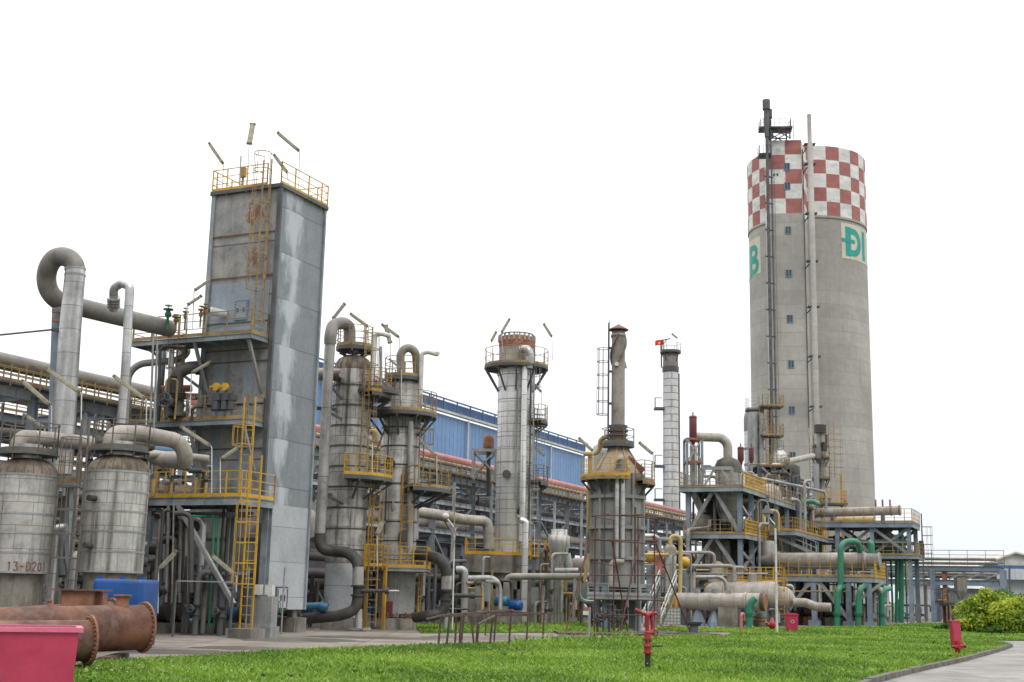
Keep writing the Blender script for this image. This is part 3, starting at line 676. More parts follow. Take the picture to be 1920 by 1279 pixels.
# ================================================================ COLD BOX (square tower, left of centre)
CY = 53.0
cornB = gnd(479, 1172); cu, cv = uv_of(P(479, 1150, CY)); 
cz = P(525, 350, CY).z                      # top
WV, WU = 3.45, 3.5                          # width across, depth along
M['box_left'] = mat('patchy_grey_panel', (.34, .33, .31), (.22, .23, .235), .55, dirt=(.09, .08, .065), dirt_amt=.65, streak=.5, seam=(40, 2.35), seamcol=(.05, .05, .05), seamw=.04, rust=.22, nscale=.8)
M['box_right'] = mat('chalky_grey_panel', (.19, .215, .24), (.225, .25, .275), .5, dirt=(.09, .10, .11), dirt_amt=.35, streak=.3, seam=(40, 2.0), seamcol=(.09, .10, .11), seamw=.03, nscale=.5)
M['box_pale'] = mat('repainted_panel', (.44, .465, .49), (.38, .405, .43), .5, dirt_amt=.15, seam=(40, 1.45), seamcol=(.2, .21, .22), seamw=.02, nscale=.5)
M['box_blue'] = mat('fresh_grey_panel', (.25, .295, .345), (.22, .26, .30), .5, dirt_amt=.2, streak=.3, nscale=.5)
def add_chalk(m):
    t = m.node_tree; n = t.nodes; l = t.links; b = n['Principled BSDF']; src = b.inputs['Base Color'].links[0].from_socket
    geo = n.new('ShaderNodeNewGeometry'); uvn = n.new('ShaderNodeTexCoord'); sx = n.new('ShaderNodeSeparateXYZ'); l.new(uvn.outputs['UV'], sx.inputs[0])
    q = n.new('ShaderNodeTexNoise'); q.inputs['Scale'].default_value = 1.0; q.inputs['Detail'].default_value = 9; q.inputs['Roughness'].default_value = .65
    mp = n.new('ShaderNodeMapping'); mp.inputs['Scale'].default_value = (1.5, 1.5, .6); l.new(geo.outputs['Position'], mp.inputs[0]); l.new(mp.outputs[0], q.inputs['Vector'])
    # chalk band down the near third of the face
    bd = n.new('ShaderNodeMath'); bd.operation = 'SUBTRACT'; l.new(sx.outputs[0], bd.inputs[0]); bd.inputs[1].default_value = BANDC
    ab = n.new('ShaderNodeMath'); ab.operation = 'ABSOLUTE'; l.new(bd.outputs[0], ab.inputs[0])
    mr = n.new('ShaderNodeMapRange'); mr.inputs[1].default_value = .2; mr.inputs[2].default_value = 1.25; mr.inputs[3].default_value = .20; mr.inputs[4].default_value = -.2; l.new(ab.outputs[0], mr.inputs[0])
    ad = n.new('ShaderNodeMath'); ad.operation = 'ADD'; l.new(q.outputs['Fac'], ad.inputs[0]); l.new(mr.outputs[0], ad.inputs[1])
    wv = n.new('ShaderNodeMath'); wv.operation = 'MODULO'; l.new(sx.outputs[1], wv.inputs[0]); wv.inputs[1].default_value = 2.0
    wr = n.new('ShaderNodeMapRange'); wr.inputs[1].default_value = 0; wr.inputs[2].default_value = 2.0; wr.inputs[3].default_value = -.09; wr.inputs[4].default_value = .09; l.new(wv.outputs[0], wr.inputs[0])
    a2_ = n.new('ShaderNodeMath'); a2_.operation = 'ADD'; l.new(ad.outputs[0], a2_.inputs[0]); l.new(wr.outputs[0], a2_.inputs[1]); ad = a2_
    r = n.new('ShaderNodeMapRange'); r.inputs[1].default_value = .54; r.inputs[2].default_value = .74; r.inputs[4].default_value = .85; l.new(ad.outputs[0], r.inputs[0])
    mx = n.new('ShaderNodeMix'); mx.data_type = 'RGBA'; l.new(r.outputs[0], mx.inputs[0]); l.new(src, mx.inputs[6]); mx.inputs[7].default_value = (.47, .505, .54, 1); l.new(mx.outputs[2], b.inputs['Base Color'])
BANDC = 1.15
add_chalk(M['box_right'])
def add_rust_spot(m, spots):
    t = m.node_tree; n = t.nodes; l = t.links; b = n['Principled BSDF']; src = b.inputs['Base Color'].links[0].from_socket
    geo = n.new('ShaderNodeNewGeometry'); q = n.new('ShaderNodeTexNoise'); q.inputs['Scale'].default_value = 6; q.inputs['Detail'].default_value = 9; q.inputs['Roughness'].default_value = .75
    mp = n.new('ShaderNodeMapping'); mp.inputs['Scale'].default_value = (1, 1, .5); l.new(geo.outputs['Position'], mp.inputs[0]); l.new(mp.outputs[0], q.inputs['Vector'])
    for (p, rad) in spots:
        vd_ = n.new('ShaderNodeVectorMath'); vd_.operation = 'DISTANCE'; l.new(geo.outputs['Position'], vd_.inputs[0]); vd_.inputs[1].default_value = p
        mr = n.new('ShaderNodeMapRange'); mr.inputs[1].default_value = 0; mr.inputs[2].default_value = rad; mr.inputs[3].default_value = .2; mr.inputs[4].default_value = -.3; l.new(vd_.outputs['Value'], mr.inputs[0])
        ad = n.new('ShaderNodeMath'); ad.operation = 'ADD'; l.new(q.outputs['Fac'], ad.inputs[0]); l.new(mr.outputs[0], ad.inputs[1])
        r = n.new('ShaderNodeMapRange'); r.inputs[1].default_value = .53; r.inputs[2].default_value = .6; r.inputs[4].default_value = .85; l.new(ad.outputs[0], r.inputs[0])
        mx = n.new('ShaderNodeMix'); mx.data_type = 'RGBA'; l.new(r.outputs[0], mx.inputs[0]); l.new(src, mx.inputs[6]); mx.inputs[7].default_value = (.15, .045, .015, 1); src = mx.outputs[2]
    l.new(src, b.inputs['Base Color'])
cbase = W(cu, cv, 0)
cb = thing('square_process_tower', 'tall square grey sheet-metal tower with rust stains, ladder and yellow top rail', 'tower', cbase)
def CW(a, c, z): return W(cu + a, cv - c, z)      # a metres back, c metres to the left
zpale = P(490, 943, CY).z; zlow = .95
zs_spot = P(470, 395, CY)
add_rust_spot(M['box_left'], [(tuple(CW(0, 1.25, P(470, 393, CY).z)), 1.5), (tuple(CW(0, 1.2, P(470, 478, CY).z)), 1.1)])
def wallf(mb, a, b, z0, z1, u0=0):
    mb.add([(a.x, a.y, z0), (b.x, b.y, z0), (b.x, b.y, z1), (a.x, a.y, z1)], [(0, 1, 2, 3)], [((u0, z0), (u0 + (b - a).length, z0), (u0 + (b - a).length, z1), (u0, z1))])
mb = MB(); wallf(mb, CW(0, WV, 0), CW(0, 0, 0), zlow, cz); wallf(mb, CW(WU, WV, 0), CW(0, WV, 0), zlow, cz); wallf(mb, CW(WU, 0, 0), CW(WU, WV, 0), zlow, cz)
mb.add([CW(0, 0, cz), CW(WU, 0, cz), CW(WU, WV, cz), CW(0, WV, cz)], [(0, 1, 2, 3)]); mb.add([CW(0, 0, zlow), CW(WU, 0, zlow), CW(WU, WV, zlow), CW(0, WV, zlow)], [(3, 2, 1, 0)])
mb.build('shell', M['box_left'], cb)
mb = MB(); wallf(mb, CW(0, 0, 0), CW(WU, 0, 0), zpale, cz); mb.build('weathered_side_panel', M['box_right'], cb)
mb = MB(); wallf(mb, CW(0, 0, 0), CW(WU, 0, 0), zlow, zpale); mb.build('repainted_side_panel', M['box_pale'], cb)
# newer plate on the left face
mb = MB(); z1 = P(450, 522, CY).z; z0 = P(450, 640, CY).z; mb.hexa(CW(-.015, 1.75, (z0 + z1) / 2), GV * 1.5, GU * .015, ZV * (z1 - z0) / 2); mb.build('patch_panel', M['box_blue'], cb)
for c_ in (WV - .85, 1.05):
    mb = MB(); z1 = P(450, 672, CY).z; z0 = P(450, 930, CY).z; mb.hexa(CW(-.008, c_, (z0 + z1) / 2), GV * .26, GU * .008, ZV * (z1 - z0) / 2); mb.build('stiffener_plate', M['box_blue'], cb)
# corner angles, seam girts
for (a, c) in ((-.03, -.02), (-.03, WV + .02), (WU + .02, -.02)):
    mb = MB(); q = CW(a, c, 0); mb.box((q.x, q.y, (cz + zlow) / 2), .2 if a < 1 else .12, .12, cz - zlow); mb.build('corner_post', M['steel_dark'] if (a, c) == (-.03, -.02) else M['steel'], cb)
for py in (432, 513, 600, 675, 755, 840, 930, 1010, 1080):
    z = P(515, py, CY).z; mb = MB(); q0, q1 = CW(-.05, WV, z), CW(-.05, 0, z)
    mb.bar(q0, q1, .05, .035); mb.build('girt', M['rust'] if py < 550 else M['steel_dark'], cb)
# access hatch, nozzle, small hatch low on the pale side, feet
mb = MB(); h0, h1 = P(437, 594, CY).z, P(437, 556, CY).z; hc = 1.62; mb.hexa(CW(-.06, hc, (h0 + h1) / 2), GV * .34, GU * .03, ZV * (h1 - h0) / 2); hh = mb.build('access_hatch', M['box_blue'], cb)
bm_ = MB()
for i in range(7):
    for s in (-1, 1): bm_.box(CW(-.1, hc + s * .30, h0 + .08 + (h1 - h0 - .16) * i / 6), .035, .03, .035)
for i in range(4):
    for z in (h0 + .05, h1 - .05): bm_.box(CW(-.1, hc - .2 + .133 * i, z), .035, .03, .035)
for s in (-1, 1): bm_.box(CW(-.12, hc + s * .16, (h0 + h1) / 2), .05, .08, .14)
bm_.build('bolts', M['steel_dark'], hh)
z = P(410, 580, CY).z; mb = MB(); q = CW(0, WV - 1.0, z); mb.tube([q, q - GU * .75 - GV * .25, q - GU * .76 - GV * .26], [.17, .19, .17], 16); n_ = mb.build('nozzle', M['white'], cb)
mb = MB(); mb.tube([q - GU * .765 - GV * .262, q - GU * .775 - GV * .265], .13, 14); mb.build('mouth', M['black'], n_)
z0, z1 = P(535, 1140, CY + 1.5).z, P(535, 1103, CY + 1.5).z; q = CW(1.75, -.04, (z0 + z1) / 2); mb = MB(); mb.hexa(q, GU * .38, GV * .03, ZV * (z1 - z0) / 2); hh = mb.build('side_hatch', M['box_pale'], cb); mb = MB(); mb.hexa(q - GV * .015, GU * .43, GV * .02, ZV * ((z1 - z0) / 2 + .06)); mb.build('hatch_frame', M['steel_dark'], hh)
mb = MB()
for s in (-1, 1): 
    mb.box(q + GV * .05 + GU * s * .13, .05, .04, .25)
    mb.box(q + GV * .04 + GU * s * .34, .03, .03, z1 - z0 - .05)
mb.build('handle', M['steel_dark'], hh)
for (a, c) in ((.35, .35), (WU - .35, .35), (.35, WV - .35), (WU - .35, WV - .35)):
    q = CW(a, c, .5); mb = MB(); mb.box(q + ZV * .2, .3, .3, .6); mb.box(q - ZV * .2, .9, .9, .62); mb.build('footing', M['concrete'], cb)
# top: deck edge, railing
mb = MB()
for (p, q) in ((CW(-.1, WV + .15, cz), CW(-.1, -.1, cz)), (CW(-.1, -.1, cz), CW(WU + .1, -.1, cz)), (CW(WU + .1, -.1, cz), CW(WU + .1, WV + .15, cz)), (CW(WU + .1, WV + .15, cz), CW(-.1, WV + .15, cz))): mb.bar(p + ZV * .04, q + ZV * .04, .12, .16)
mb.build('top_edge', M['steel_dark'], cb)
rb = MB(); rail_mb(rb, [CW(-.1, .65, cz + .1), CW(-.1, WV + .1, cz + .1), CW(WU, WV + .1, cz + .1), CW(WU + .1, -.08, cz + .1), CW(-.1, -.08, cz + .1)], 1.0, sp=1.05, mid=2, bar=.045, post=.07); rb.build('top_railing', M['yellow_new'], cb)
q = CW(-.28, .55, 0); ladder(cb, q.x, q.y, P(490, 612, CY).z, cz, math.atan2(-GU.y, -GU.x), (P(490, 545, CY).z, cz + 1.6), 'yellow_old', top=1.2, rd=.38)
# rooftop masts
for (px, py0, py1, nm) in ((449, 352, 293, 'mast'),):
    mb = MB(); mb.tube([P(px, py0, CY + 1), P(px + 3, py1, CY + 1)], .035, 8); mb.build(nm, M['galv'], cb)
mb = MB(); q = CW(0.3, WV - 1.2, cz); mb.box(q + ZV * 1.0, .25, .15, .45); mb.bar(q, q + ZV * 1.2, .08); mb.build('switch_box', M['yellow_old'], cb)
# green conduits down the pale side
gp = [P(480, 979, CY - .3), P(501, 980, CY - .3), P(493, 1125, CY - .3), P(522, 1127, CY - .3), P(522, 1150, CY - .3)]
for k in (0, .09): 
    mb = MB(); mb.tube(fillet([p + GV * k for p in gp], .1, 3), .022, 6); mb.build('conduit', M['pipe_green'], cb)

# side platforms (their own parts)
def side_platform(parent, pts, z, railm='yellow', h=1.0, edge=None, beam=.22, rails=True, deckm='steel', openseg=(), sp=1.0, mid=2):
    """pts = outline world xy list; edge = index list of segments that carry a railing"""
    n = len(pts); mb = MB(); top = [(p.x, p.y, z) for p in pts]; bot = [(p.x, p.y, z - .05) for p in pts]
    mb.add(top + bot, [tuple(range(n)), tuple(range(2 * n - 1, n - 1, -1))] + [(i, n + i, n + (i + 1) % n, (i + 1) % n) for i in range(n)])
    for i in range(n):
        a, b = Vector(top[i]), Vector(top[(i + 1) % n]); mb.ibeam(a - ZV * (beam / 2 + .01), b - ZV * (beam / 2 + .01), .1, beam)
    k = 5
    for i in range(1, k):
        a, b = Vector(top[0]).lerp(Vector(top[1]), i / k), Vector(top[3 % n]).lerp(Vector(top[2]), i / k); mb.bar(a - ZV * .14, b - ZV * .14, .08, .14)
    p = mb.build('platform', M[deckm], parent)
    if rails:
        rb = MB()
        for run in edge: rail_mb(rb, [Vector(top[i % n]) for i in run], h, sp=sp, mid=mid, bar=.045, post=.065)
        rb.build('railing', M[railm], p)
    return p
zp1, zp2 = P(400, 621, CY - 1.2).z, P(400, 782, CY - 1.2).z
for k, (z, lx) in enumerate(((zp1, 6.35), (zp2, 6.6))):
    pts = [CW(-1.25, lx, 0), CW(-1.25, .1, 0), CW(-.05, .1, 0), CW(-.05, WV + .1, 0), CW(1.5, WV + .1, 0), CW(1.5, lx, 0)]
    pts4 = [CW(-1.25, lx, 0), CW(-1.25, .15, 0), CW(-.06, .15, 0), CW(-.06, lx, 0)]
    p = side_platform(cb, pts4, z, 'yellow_old', edge=[(3, 0, 1, 2)], sp=1.15)
    mb = MB()
    for c in (.35, 3.1): b2 = MB(); b2.bar(CW(-1.15, c, z - .2), CW(-.05, c, z - 2.3), .12, .12); b2.build('bracket', M['galv'], p)
    mb.bar(CW(-.6, lx - .3, z - .2), CW(-.1, WV, z - 2.0), .12, .12)
    mb.build('bracket', M['galv'], p)
    if k == 1:
        q = CW(-.7, WV + .7, 0)
        ladder(cb, q.x, q.y, zp2, zp1, math.atan2(-GU.y, -GU.x), (zp2 + 2.3, zp1 + .5), 'yellow_old', top=1.0)
# supporting posts at the left end of the platforms
for c_ in (6.2, 5.2):
    mb = MB(); mb.ibeam(CW(.6, c_, 0), CW(.6, c_, zp1), .22, .22); mb.build('post', M['steel'], cb)
# green valve on the upper platform
def small_valve(parent, p, h, m='pipe_green', r=.16, nm='valve'):
    mb = MB(); mb.tube([p, p + ZV * h * .5, p + ZV * h * .52, p + ZV * h * .6, p + ZV * h * .62, p + ZV * h * .8, p + ZV * h * .81, p + ZV * h * .86], [r * .4, r * .4, r * .9, r * .9, r * 1.1, r * .5, r * 1.5, r * 1.5], 12)
    mb.tube([p + ZV * h * .86, p + ZV * h], r * .15, 6)
    w = MB(); q = p + ZV * h; w.tube([q + Vector((math.cos(t) * r, math.sin(t) * r, 0)) for t in [2 * PI * i / 12 for i in range(13)]], .02, 6, caps=False); w.bar(q - GV * r, q + GV * r, .02)
    v = mb.build(nm, M[m], parent); w.build('handwheel', M[m], v); return v
small_valve(cb, P(313, 617, CY - .7), 1.0, r=.14)
small_valve(cb, P(329, 617, CY - .9), .6, 'yellow_old', .12)
for (px, py) in ((375, 600), (383, 596), (346, 604)): small_valve(cb, P(px, py + 14, CY - .8), .9, 'yellow_old', .09)
# gauges and small valves on the middle platform
for i, px in enumerate((405, 421, 434)):
    p = P(px, 778, CY - .7); mb = MB(); mb.tube([p, p + ZV * 1.0], .05, 8); mb.box(p + ZV * .75, .3, .25, .3); mb.box(p + ZV * .4, .2, .3, .35)
    g = mb.build('instrument', M['steel_dark'], cb)
    if i < 2:
        w = MB(); q = p + ZV * 1.15 - GU * .1; w.tube([q - GU * .06, q + GU * .06], .17, 16); w.tube([q, q - GV * .25 - GU * .08, q - GV * .3 - ZV * .15], .05, 6); w.build('gauge_dial', M['yellow_new'], g)
mb = MB(); mb.box(P(415, 755, CY - .2), .9, .15, .7); mb.build('pipe_panel', M['pipe_dark'], cb)
# small vertical process pipe bundle at left of the box
p = thing('drain_pipe', 'thin dark pipe with a square bend left of the square tower', 'pipe', P(302, 800, CY + 1)); mb = MB()
mb.tube(fillet([P(297, 790, CY), P(300, 649, CY), P(347, 651, CY)], .25, 5), .07, 10); mb.build('pipe_run', M['pipe_dark'], p)
pipe('bent_pipe', 'grey pipe curving up behind the thin pipe left of the square tower', [P(238, 790, CY + 1.5), P(240, 684, CY + 1.5), P(352, 674, CY + 1.5), P(350, 640, CY + 2.5)], .15, 'pipe', rad=.8)
pipe('capped_pipe', 'short faded red capped pipe between left platforms', [P(300, 730, CY + 2), P(360, 728, CY + 2.5)], .16, 'pipe_red')
pipe('capped_pipe', 'second short red pipe just below the capped one', [P(322, 742, CY + 1), P(380, 744, CY + 2)], .15, 'pipe_red')
pipe('pump_riser', 'dark fat elbow pipe beside the handwheel valve on the platform', [P(330, 782, CY + .3), P(331, 700, CY + .3), P(352, 690, CY + .5), P(378, 688, CY + 1)], .27, 'pipe_dark', rad=.5, valves=[(0, .25, (-.2, -1, .1))], fm='pipe_dark', flanges=[(0, .5)])
pipe('silver_riser', 'silver vertical pipe just left of the handwheel valve', [P(317, 780, CY + .6), P(322, 655, CY + .6)], .12, 'pipe_silver')
for px, z0, z1 in ((283, 900, 625), (290, 890, 640)):
    pipe('thin_post', 'thin upright pole under left end of the yellow platforms', [P(px - 5, z0, CY - 1.2), P(px + 5, z1, CY - 1.2)], .045, 'galv', group='thin upright poles', cat='pole', n=8)

# ---------------------------------------------------------------- lower steel frame with yellow platform in front of the box (px 250..495, y 935..1160)
FY = 49.0
fz = P(400, 930, FY).z
fu, fv = uv_of(P(447, 1000, FY)); 
def FW(a, c, z): return W(fu + a, fv - c, z)
fr = thing('steel_frame', 'open grey steel frame with a yellow railed platform below the square tower', 'frame', FW(0, 0, 0))
p = side_platform(fr, [FW(0, 4.6, 0), FW(0, 0, 0), FW(2.2, 0, 0), FW(2.2, 4.6, 0)], fz, 'yellow_new', edge=[(0, 1, 2)], beam=.3, sp=.95)
p2 = side_platform(fr, [FW(-.9, 6.3, 0), FW(-.9, 4.6, 0), FW(2.2, 4.6, 0), FW(2.2, 6.3, 0)], fz + .35, 'yellow_old', edge=[(0, 1)], beam=.3, sp=.9)
for (a, c, h) in ((0, 4.45, fz), (2.1, 4.6, fz), (-.2, 5.3, fz), (2.1, 1.8, fz), (2.1, .2, fz)):
    mb = MB(); mb.ibeam(FW(a, c, .1), FW(a, c, h), .28, .28); mb.box(FW(a, c, .08), .5, .5, .16); mb.build('column', M['steel_blue'] if c == 5.3 else M['steel'], fr)
mb = MB(); mb.bar(FW(-.02, 2.9, 4.9), FW(-.02, 0, 1.2), .16, .16); mb.build('diagonal_brace', M['galv'], fr)
for z, c0, c1 in ((4.6, 4.4, .2), (2.4, 4.0, .3)):
    mb = MB(); mb.ibeam(FW(1.2, c0, z), FW(1.2, c1, z), .15, .22); mb.build('cross_beam', M['steel'], fr)
# tall yellow ladder px 440..480 : from ground to middle platform
q = P(461, 1170, FY - .8); lt_ = thing('caged_ladder', 'tall bright yellow caged ladder from the ground to the platforms', 'ladder', (q.x, q.y, 0))
ztop2 = zp2
ladder(lt_, q.x, q.y, .3, fz + .4, math.atan2(-GU.y, -GU.x) + .1, (P(455, 1095, FY - .8).z, fz + .3), 'yellow_new', w=.5, rd=.42, top=1.1, name='lower_run')
q2 = P(462, 860, CY - 1.6); ladder(lt_, q2.x, q2.y, fz, zp2 - .1, math.atan2(-GU.y, -GU.x) + .1, (fz + 2.2, zp2 - .3), 'yellow_new', w=.5, rd=.42, name='upper_run')
mb = MB(); mb.box((q.x, q.y, .17), 1.1, .9, .34); mb.build('concrete_foot', M['concrete'], lt_)
# electric cabinet near ladder
q = P(494, 1160, FY + .6); e_ = thing('control_cabinet', 'grey control cabinet with white junction boxes at the foot of the square tower', 'cabinet', (q.x, q.y, 0))
mb = MB(); mb.box((q.x, q.y, .95), .95, .4, 1.1); mb.box((q.x - .05, q.y, .2), 1.2, .6, .4); mb.build('cabinet', M['galv'], e_)
for s in (-.25, .2): mb = MB(); mb.box((q.x + s, q.y - .1, 1.75), .32, .2, .38); mb.build('junction_box', M['white'], e_)
for s in (-.6, .75): mb = MB(); mb.tube([(q.x + s, q.y - .3, .1), (q.x + s, q.y - .3, 2.6)], .03, 8); mb.build('conduit', M['galv'], e_)
# pipes under the frame
pipe('standing_pipe', 'grey pipe with top elbow standing inside the frame', [P(335, 969, FY + 1.5), P(382, 972, FY + 1.5), P(370, 1165, FY + 1.5), P(352, 1166, FY + 1.5)], .13, 'pipe_silver', rad=.35)
for i, dx in enumerate((0, 9)):
    pipe('conduit_pipe', 'thin dark green conduit pipe hanging in the frame behind the diagonal brace', [P(360 + dx * 3, 968, FY + 1), P(402 + dx, 968, FY + 1), P(392 + dx, 1175, FY + 1)], .045, 'pipe_green', rad=.15, group='green conduit pipes', n=8)
for i, (x0, x1, y0) in enumerate(((322, 326, 940), (352, 355, 985), (347, 350, 990), (311, 316, 948), (337, 339, 955))):
    pipe('upright_pipe', 'thin grey upright pipe among the dark fittings inside the frame', [P(x1, y0, FY + .5 + i * .3), P(x0, 1130, FY + .5 + i * .3)], .035 + .01 * i, 'pipe', group='upright pipes inside the frame', n=8)
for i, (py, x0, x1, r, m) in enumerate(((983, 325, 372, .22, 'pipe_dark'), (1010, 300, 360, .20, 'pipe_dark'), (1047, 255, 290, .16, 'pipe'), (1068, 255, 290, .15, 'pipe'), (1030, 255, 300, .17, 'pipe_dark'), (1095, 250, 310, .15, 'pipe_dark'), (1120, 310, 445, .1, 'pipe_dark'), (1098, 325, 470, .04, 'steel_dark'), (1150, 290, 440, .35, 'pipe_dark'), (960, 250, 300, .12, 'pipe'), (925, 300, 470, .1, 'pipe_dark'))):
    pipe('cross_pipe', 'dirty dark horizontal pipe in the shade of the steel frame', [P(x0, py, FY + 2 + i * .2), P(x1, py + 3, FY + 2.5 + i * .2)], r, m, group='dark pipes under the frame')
random.seed(5)
for i in range(7):
    px = 300 + i * 24; q = P(px, 1175, FY + 2.2 + (i % 3)); pm = thing('pump', 'dark grimy pump set standing under the yellow platform', 'pump', (q.x, q.y, 0), 'pumps under the yellow platform')
    mb = MB(); mb.box((q.x, q.y, .2), 1.0, .7, .4); mb.build('plinth', M['concrete'], pm)
    mb = MB(); mb.tube([Vector((q.x, q.y, .8)) - GV * .5, Vector((q.x, q.y, .8)) + GV * .1], .26 + .05 * (i % 2), 14); mb.build('motor', M['blue_pump'] if i % 3 == 0 else M['pipe_dark'], pm)
    mb = MB(); mb.tube([Vector((q.x, q.y, .8)) + GV * .15, Vector((q.x, q.y, .8)) + GV * .45], .33, 14); mb.tube([Vector((q.x, q.y, .8)) + GV * .3, Vector((q.x, q.y, 1.9 + .4 * (i % 3))) + GV * .3], .1, 10); mb.build('casing', M['pipe_dark'], pm)

# ================================================================ LEFT TANKS
def tank(pxc, Y, rpx, yt_dome, yt, yb, label, skirt_y):
    c = P(pxc, yb, Y); r = m_px(rpx, Y); cx_, cy_ = c.x, c.y
    z1, z0 = P(pxc, yt, Y - r).z, P(pxc, yb, Y - r).z; zd = P(pxc, yt_dome, Y).z
    t = thing('insulated_tank', label, 'tank', (cx_, cy_, 0))
    mb = MB(); mb.lathe(cx_, cy_, [(r, z0), (r, z1)], 40); sh_ = mb.build('shell', M['clad_tank'], t)
    for k in range(6):
        z = z0 + (z1 - z0) * k / 5; mb = MB(); mb.lathe(cx_, cy_, [(r + .001, z - .03), (r + .018, z - .03), (r + .018, z + .03), (r + .001, z + .03)], 40, smooth=False); mb.build('strap', M['galv'], sh_)
    mb = MB(); H_ = zd - z1; prof = [(r * 1.01, z1 - .02)] + [(r * math.cos(a) ** .8 * 1.0, z1 + H_ * math.sin(a)) for a in [PI / 2 * i / 8 for i in range(1, 8)]] + [(r * .12, z1 + H_)]
    mb.lathe(cx_, cy_, prof, 40); mb.build('dome', M['dome_dirty'], t)
    mb = MB(); mb.lathe(cx_, cy_, [(r * .82, 0), (r * .82, z0), (r * 1.0, z0 + .01)], 32, smooth=False); mb.build('skirt', M['concrete'], t)
    return t, cx_, cy_, r, z0, z1, zd
TY1, TY2 = 41.0, 42.0
t2, x2, y2, r2, z02, z12, zd2 = tank(207, TY2, 57.5, 852, 882, 1072, 'whole insulated tank with seamed cladding and stained dome, left of the square tower', 1140)
t1, x1_, y1_, r1, z01, z11, zd1 = tank(33, TY1, 57, 858, 888, 1073, 'insulated tank cut by the left edge with red numbers low on it', 1140)
for (t, cx_, cy_, r, zd, dx) in ((t2, x2, y2, r2, zd2, 0), (t1, x1_, y1_, r1, zd1, .0)):
    ring_platform(t, cx_, cy_, zd + .12, r * .35, r * .95, 0, 2 * PI, 'rail_dark', 'steel_dark', h=.95, brackets=0, mid=1, sp=.75, th=.06)
    mb = MB(); mb.tube([(cx_, cy_, zd - .1), (cx_, cy_, zd + .42)], r * .42, 24); mb.build('nozzle', M['pipe_silver'], t)
# red marking 13-D20 on tank 1, seven-segment like strokes wrapped on the shell
GL = {'1': [[(.5, 0), (.5, 1)], [(.5, 1), (.28, .8)]], '3': [[(.1, .95), (.8, .95), (.45, .58), (.85, .4), (.8, .08), (.4, 0), (.08, .1)]], '-': [[(.1, .5), (.8, .5)]],
      'D': [[(.15, 0), (.15, 1), (.55, .95), (.82, .7), (.82, .3), (.55, .05), (.15, 0)]], '2': [[(.1, .75), (.2, .95), (.6, 1), (.82, .75), (.1, .02), (.85, .02)]], '0': [[(.45, 0), (.15, .2), (.12, .8), (.45, 1), (.78, .8), (.8, .2), (.45, 0)]]}
def stencil(parent, text, cx_, cy_, r, a_start, z, h, m, w=.03, name='marking', adv=.8):
    mb = MB(); s = 0
    for ch in text:
        for st_ in GL.get(ch, []):
            for (x0, y0), (x1, y1) in zip(st_[:-1], st_[1:]):
                q = []
                n_ = 3
                for i in range(n_ + 1):
                    X, Z = (x0 + (x1 - x0) * i / n_) * h * .62 + s, (y0 + (y1 - y0) * i / n_) * h; a = a_start + X / r; q.append(Vector((cx_ + (r + .012) * math.cos(a), cy_ + (r + .012) * math.sin(a), z + Z)))
                for a_, b_ in zip(q[:-1], q[1:]):
                    rad_ = Vector((a_.x - cx_, a_.y - cy_, 0)).normalized(); mb.bar(a_, b_, w, .004, rad_)
        s += h * adv * .62 if ch != '-' else h * adv * .62
    return mb.build(name, M[m], parent)
M['stencil'] = mat('faded_stencil_red', (.17, .07, .05), (.22, .12, .09), .8, dirt_amt=.4, nscale=5)
av = math.atan2(-y1_, -x1_); z_ = P(33, 1070, TY1 - r1).z
pleft = P(14, 1065, TY1 - r1 * .9); a_s = math.atan2(pleft.y - y1_, pleft.x - x1_)
stencil(t1, '13-D201', x1_, y1_, r1, a_s, z_, .27, 'stencil', .035, adv=1.12)
# ladder with cage between tanks
a_ = math.atan2(-y2, -x2) - .95; q = (x2 + (r2 + .38) * math.cos(a_), y2 + (r2 + .38) * math.sin(a_))
ladder(t2, q[0], q[1], .4, zd2 + .1, a_, (2.6, zd2 + .7), 'rail_dark', rd=.4)
for z in (z02 + .8, z12 - .9):
    mb = MB(); mb.tube([Vector((x2, y2, z)) + Vector((math.cos(a_ + .25), math.sin(a_ + .25), 0)) * (r2 - .05), Vector((x2, y2, z)) + Vector((math.cos(a_ + .25), math.sin(a_ + .25), 0)) * (r2 + .3)], .1, 10); mb.build('nozzle', M['pipe_dark'], t2)
# overhead elbow pipes of the tanks
pipe('tank_elbow_pipe', 'fat insulated pipe curling from the whole tank top down to the right', [P(207, 845, TY2), P(210, 812, TY2), P(262, 813, TY2 + .6), P(338, 828, TY2 + 1.4), P(352, 868, TY2 + 1.6), P(290, 858, TY2 + 3)], .27, 'pipe_beige', rad=.55, n=18, bn=8)
pipe('tank_elbow_pipe', 'fat insulated pipe curling from the cut-off tank top towards the whole tank', [P(33, 850, TY1), P(36, 820, TY1), P(75, 822, TY1 + .6), P(170, 832, TY1 + 2.5)], .25, 'pipe_beige', rad=.5, n=18)
pipe('branch_pipe', 'small insulated pipe end pointing right under the curled pipe', [P(262, 853, TY2 + 2.5), P(330, 853, TY2 + 2.5), P(392, 860, TY2 + 2.6)], .12, 'pipe_beige')
pipe('header_pipe', 'dark pipe passing behind the tank railings', [P(-20, 810, TY2 + 4), P(290, 838, TY2 + 5)], .2, 'pipe_dark')
pipe('header_pipe', 'dark blue machine casing glimpsed behind the tank pipes', [P(268, 845, TY2 + 6), P(330, 850, TY2 + 6)], .22, 'blue_pump', cat='casing')
pipe('down_pipe', 'silver elbow pipe standing between the two insulated tanks', [P(125, 992, TY2 + 1.5), P(101, 993, TY2 + 1.5), P(88, 1150, TY2 + 1.5)], .19, 'pipe_silver', rad=.4, n=16)
pipe('side_nozzle_pipe', 'short dark pipe end beside the skirt of the cut-off tank', [P(66, 1110, TY2 + .6), P(84, 1111, TY2 + .6)], .25, 'pipe')
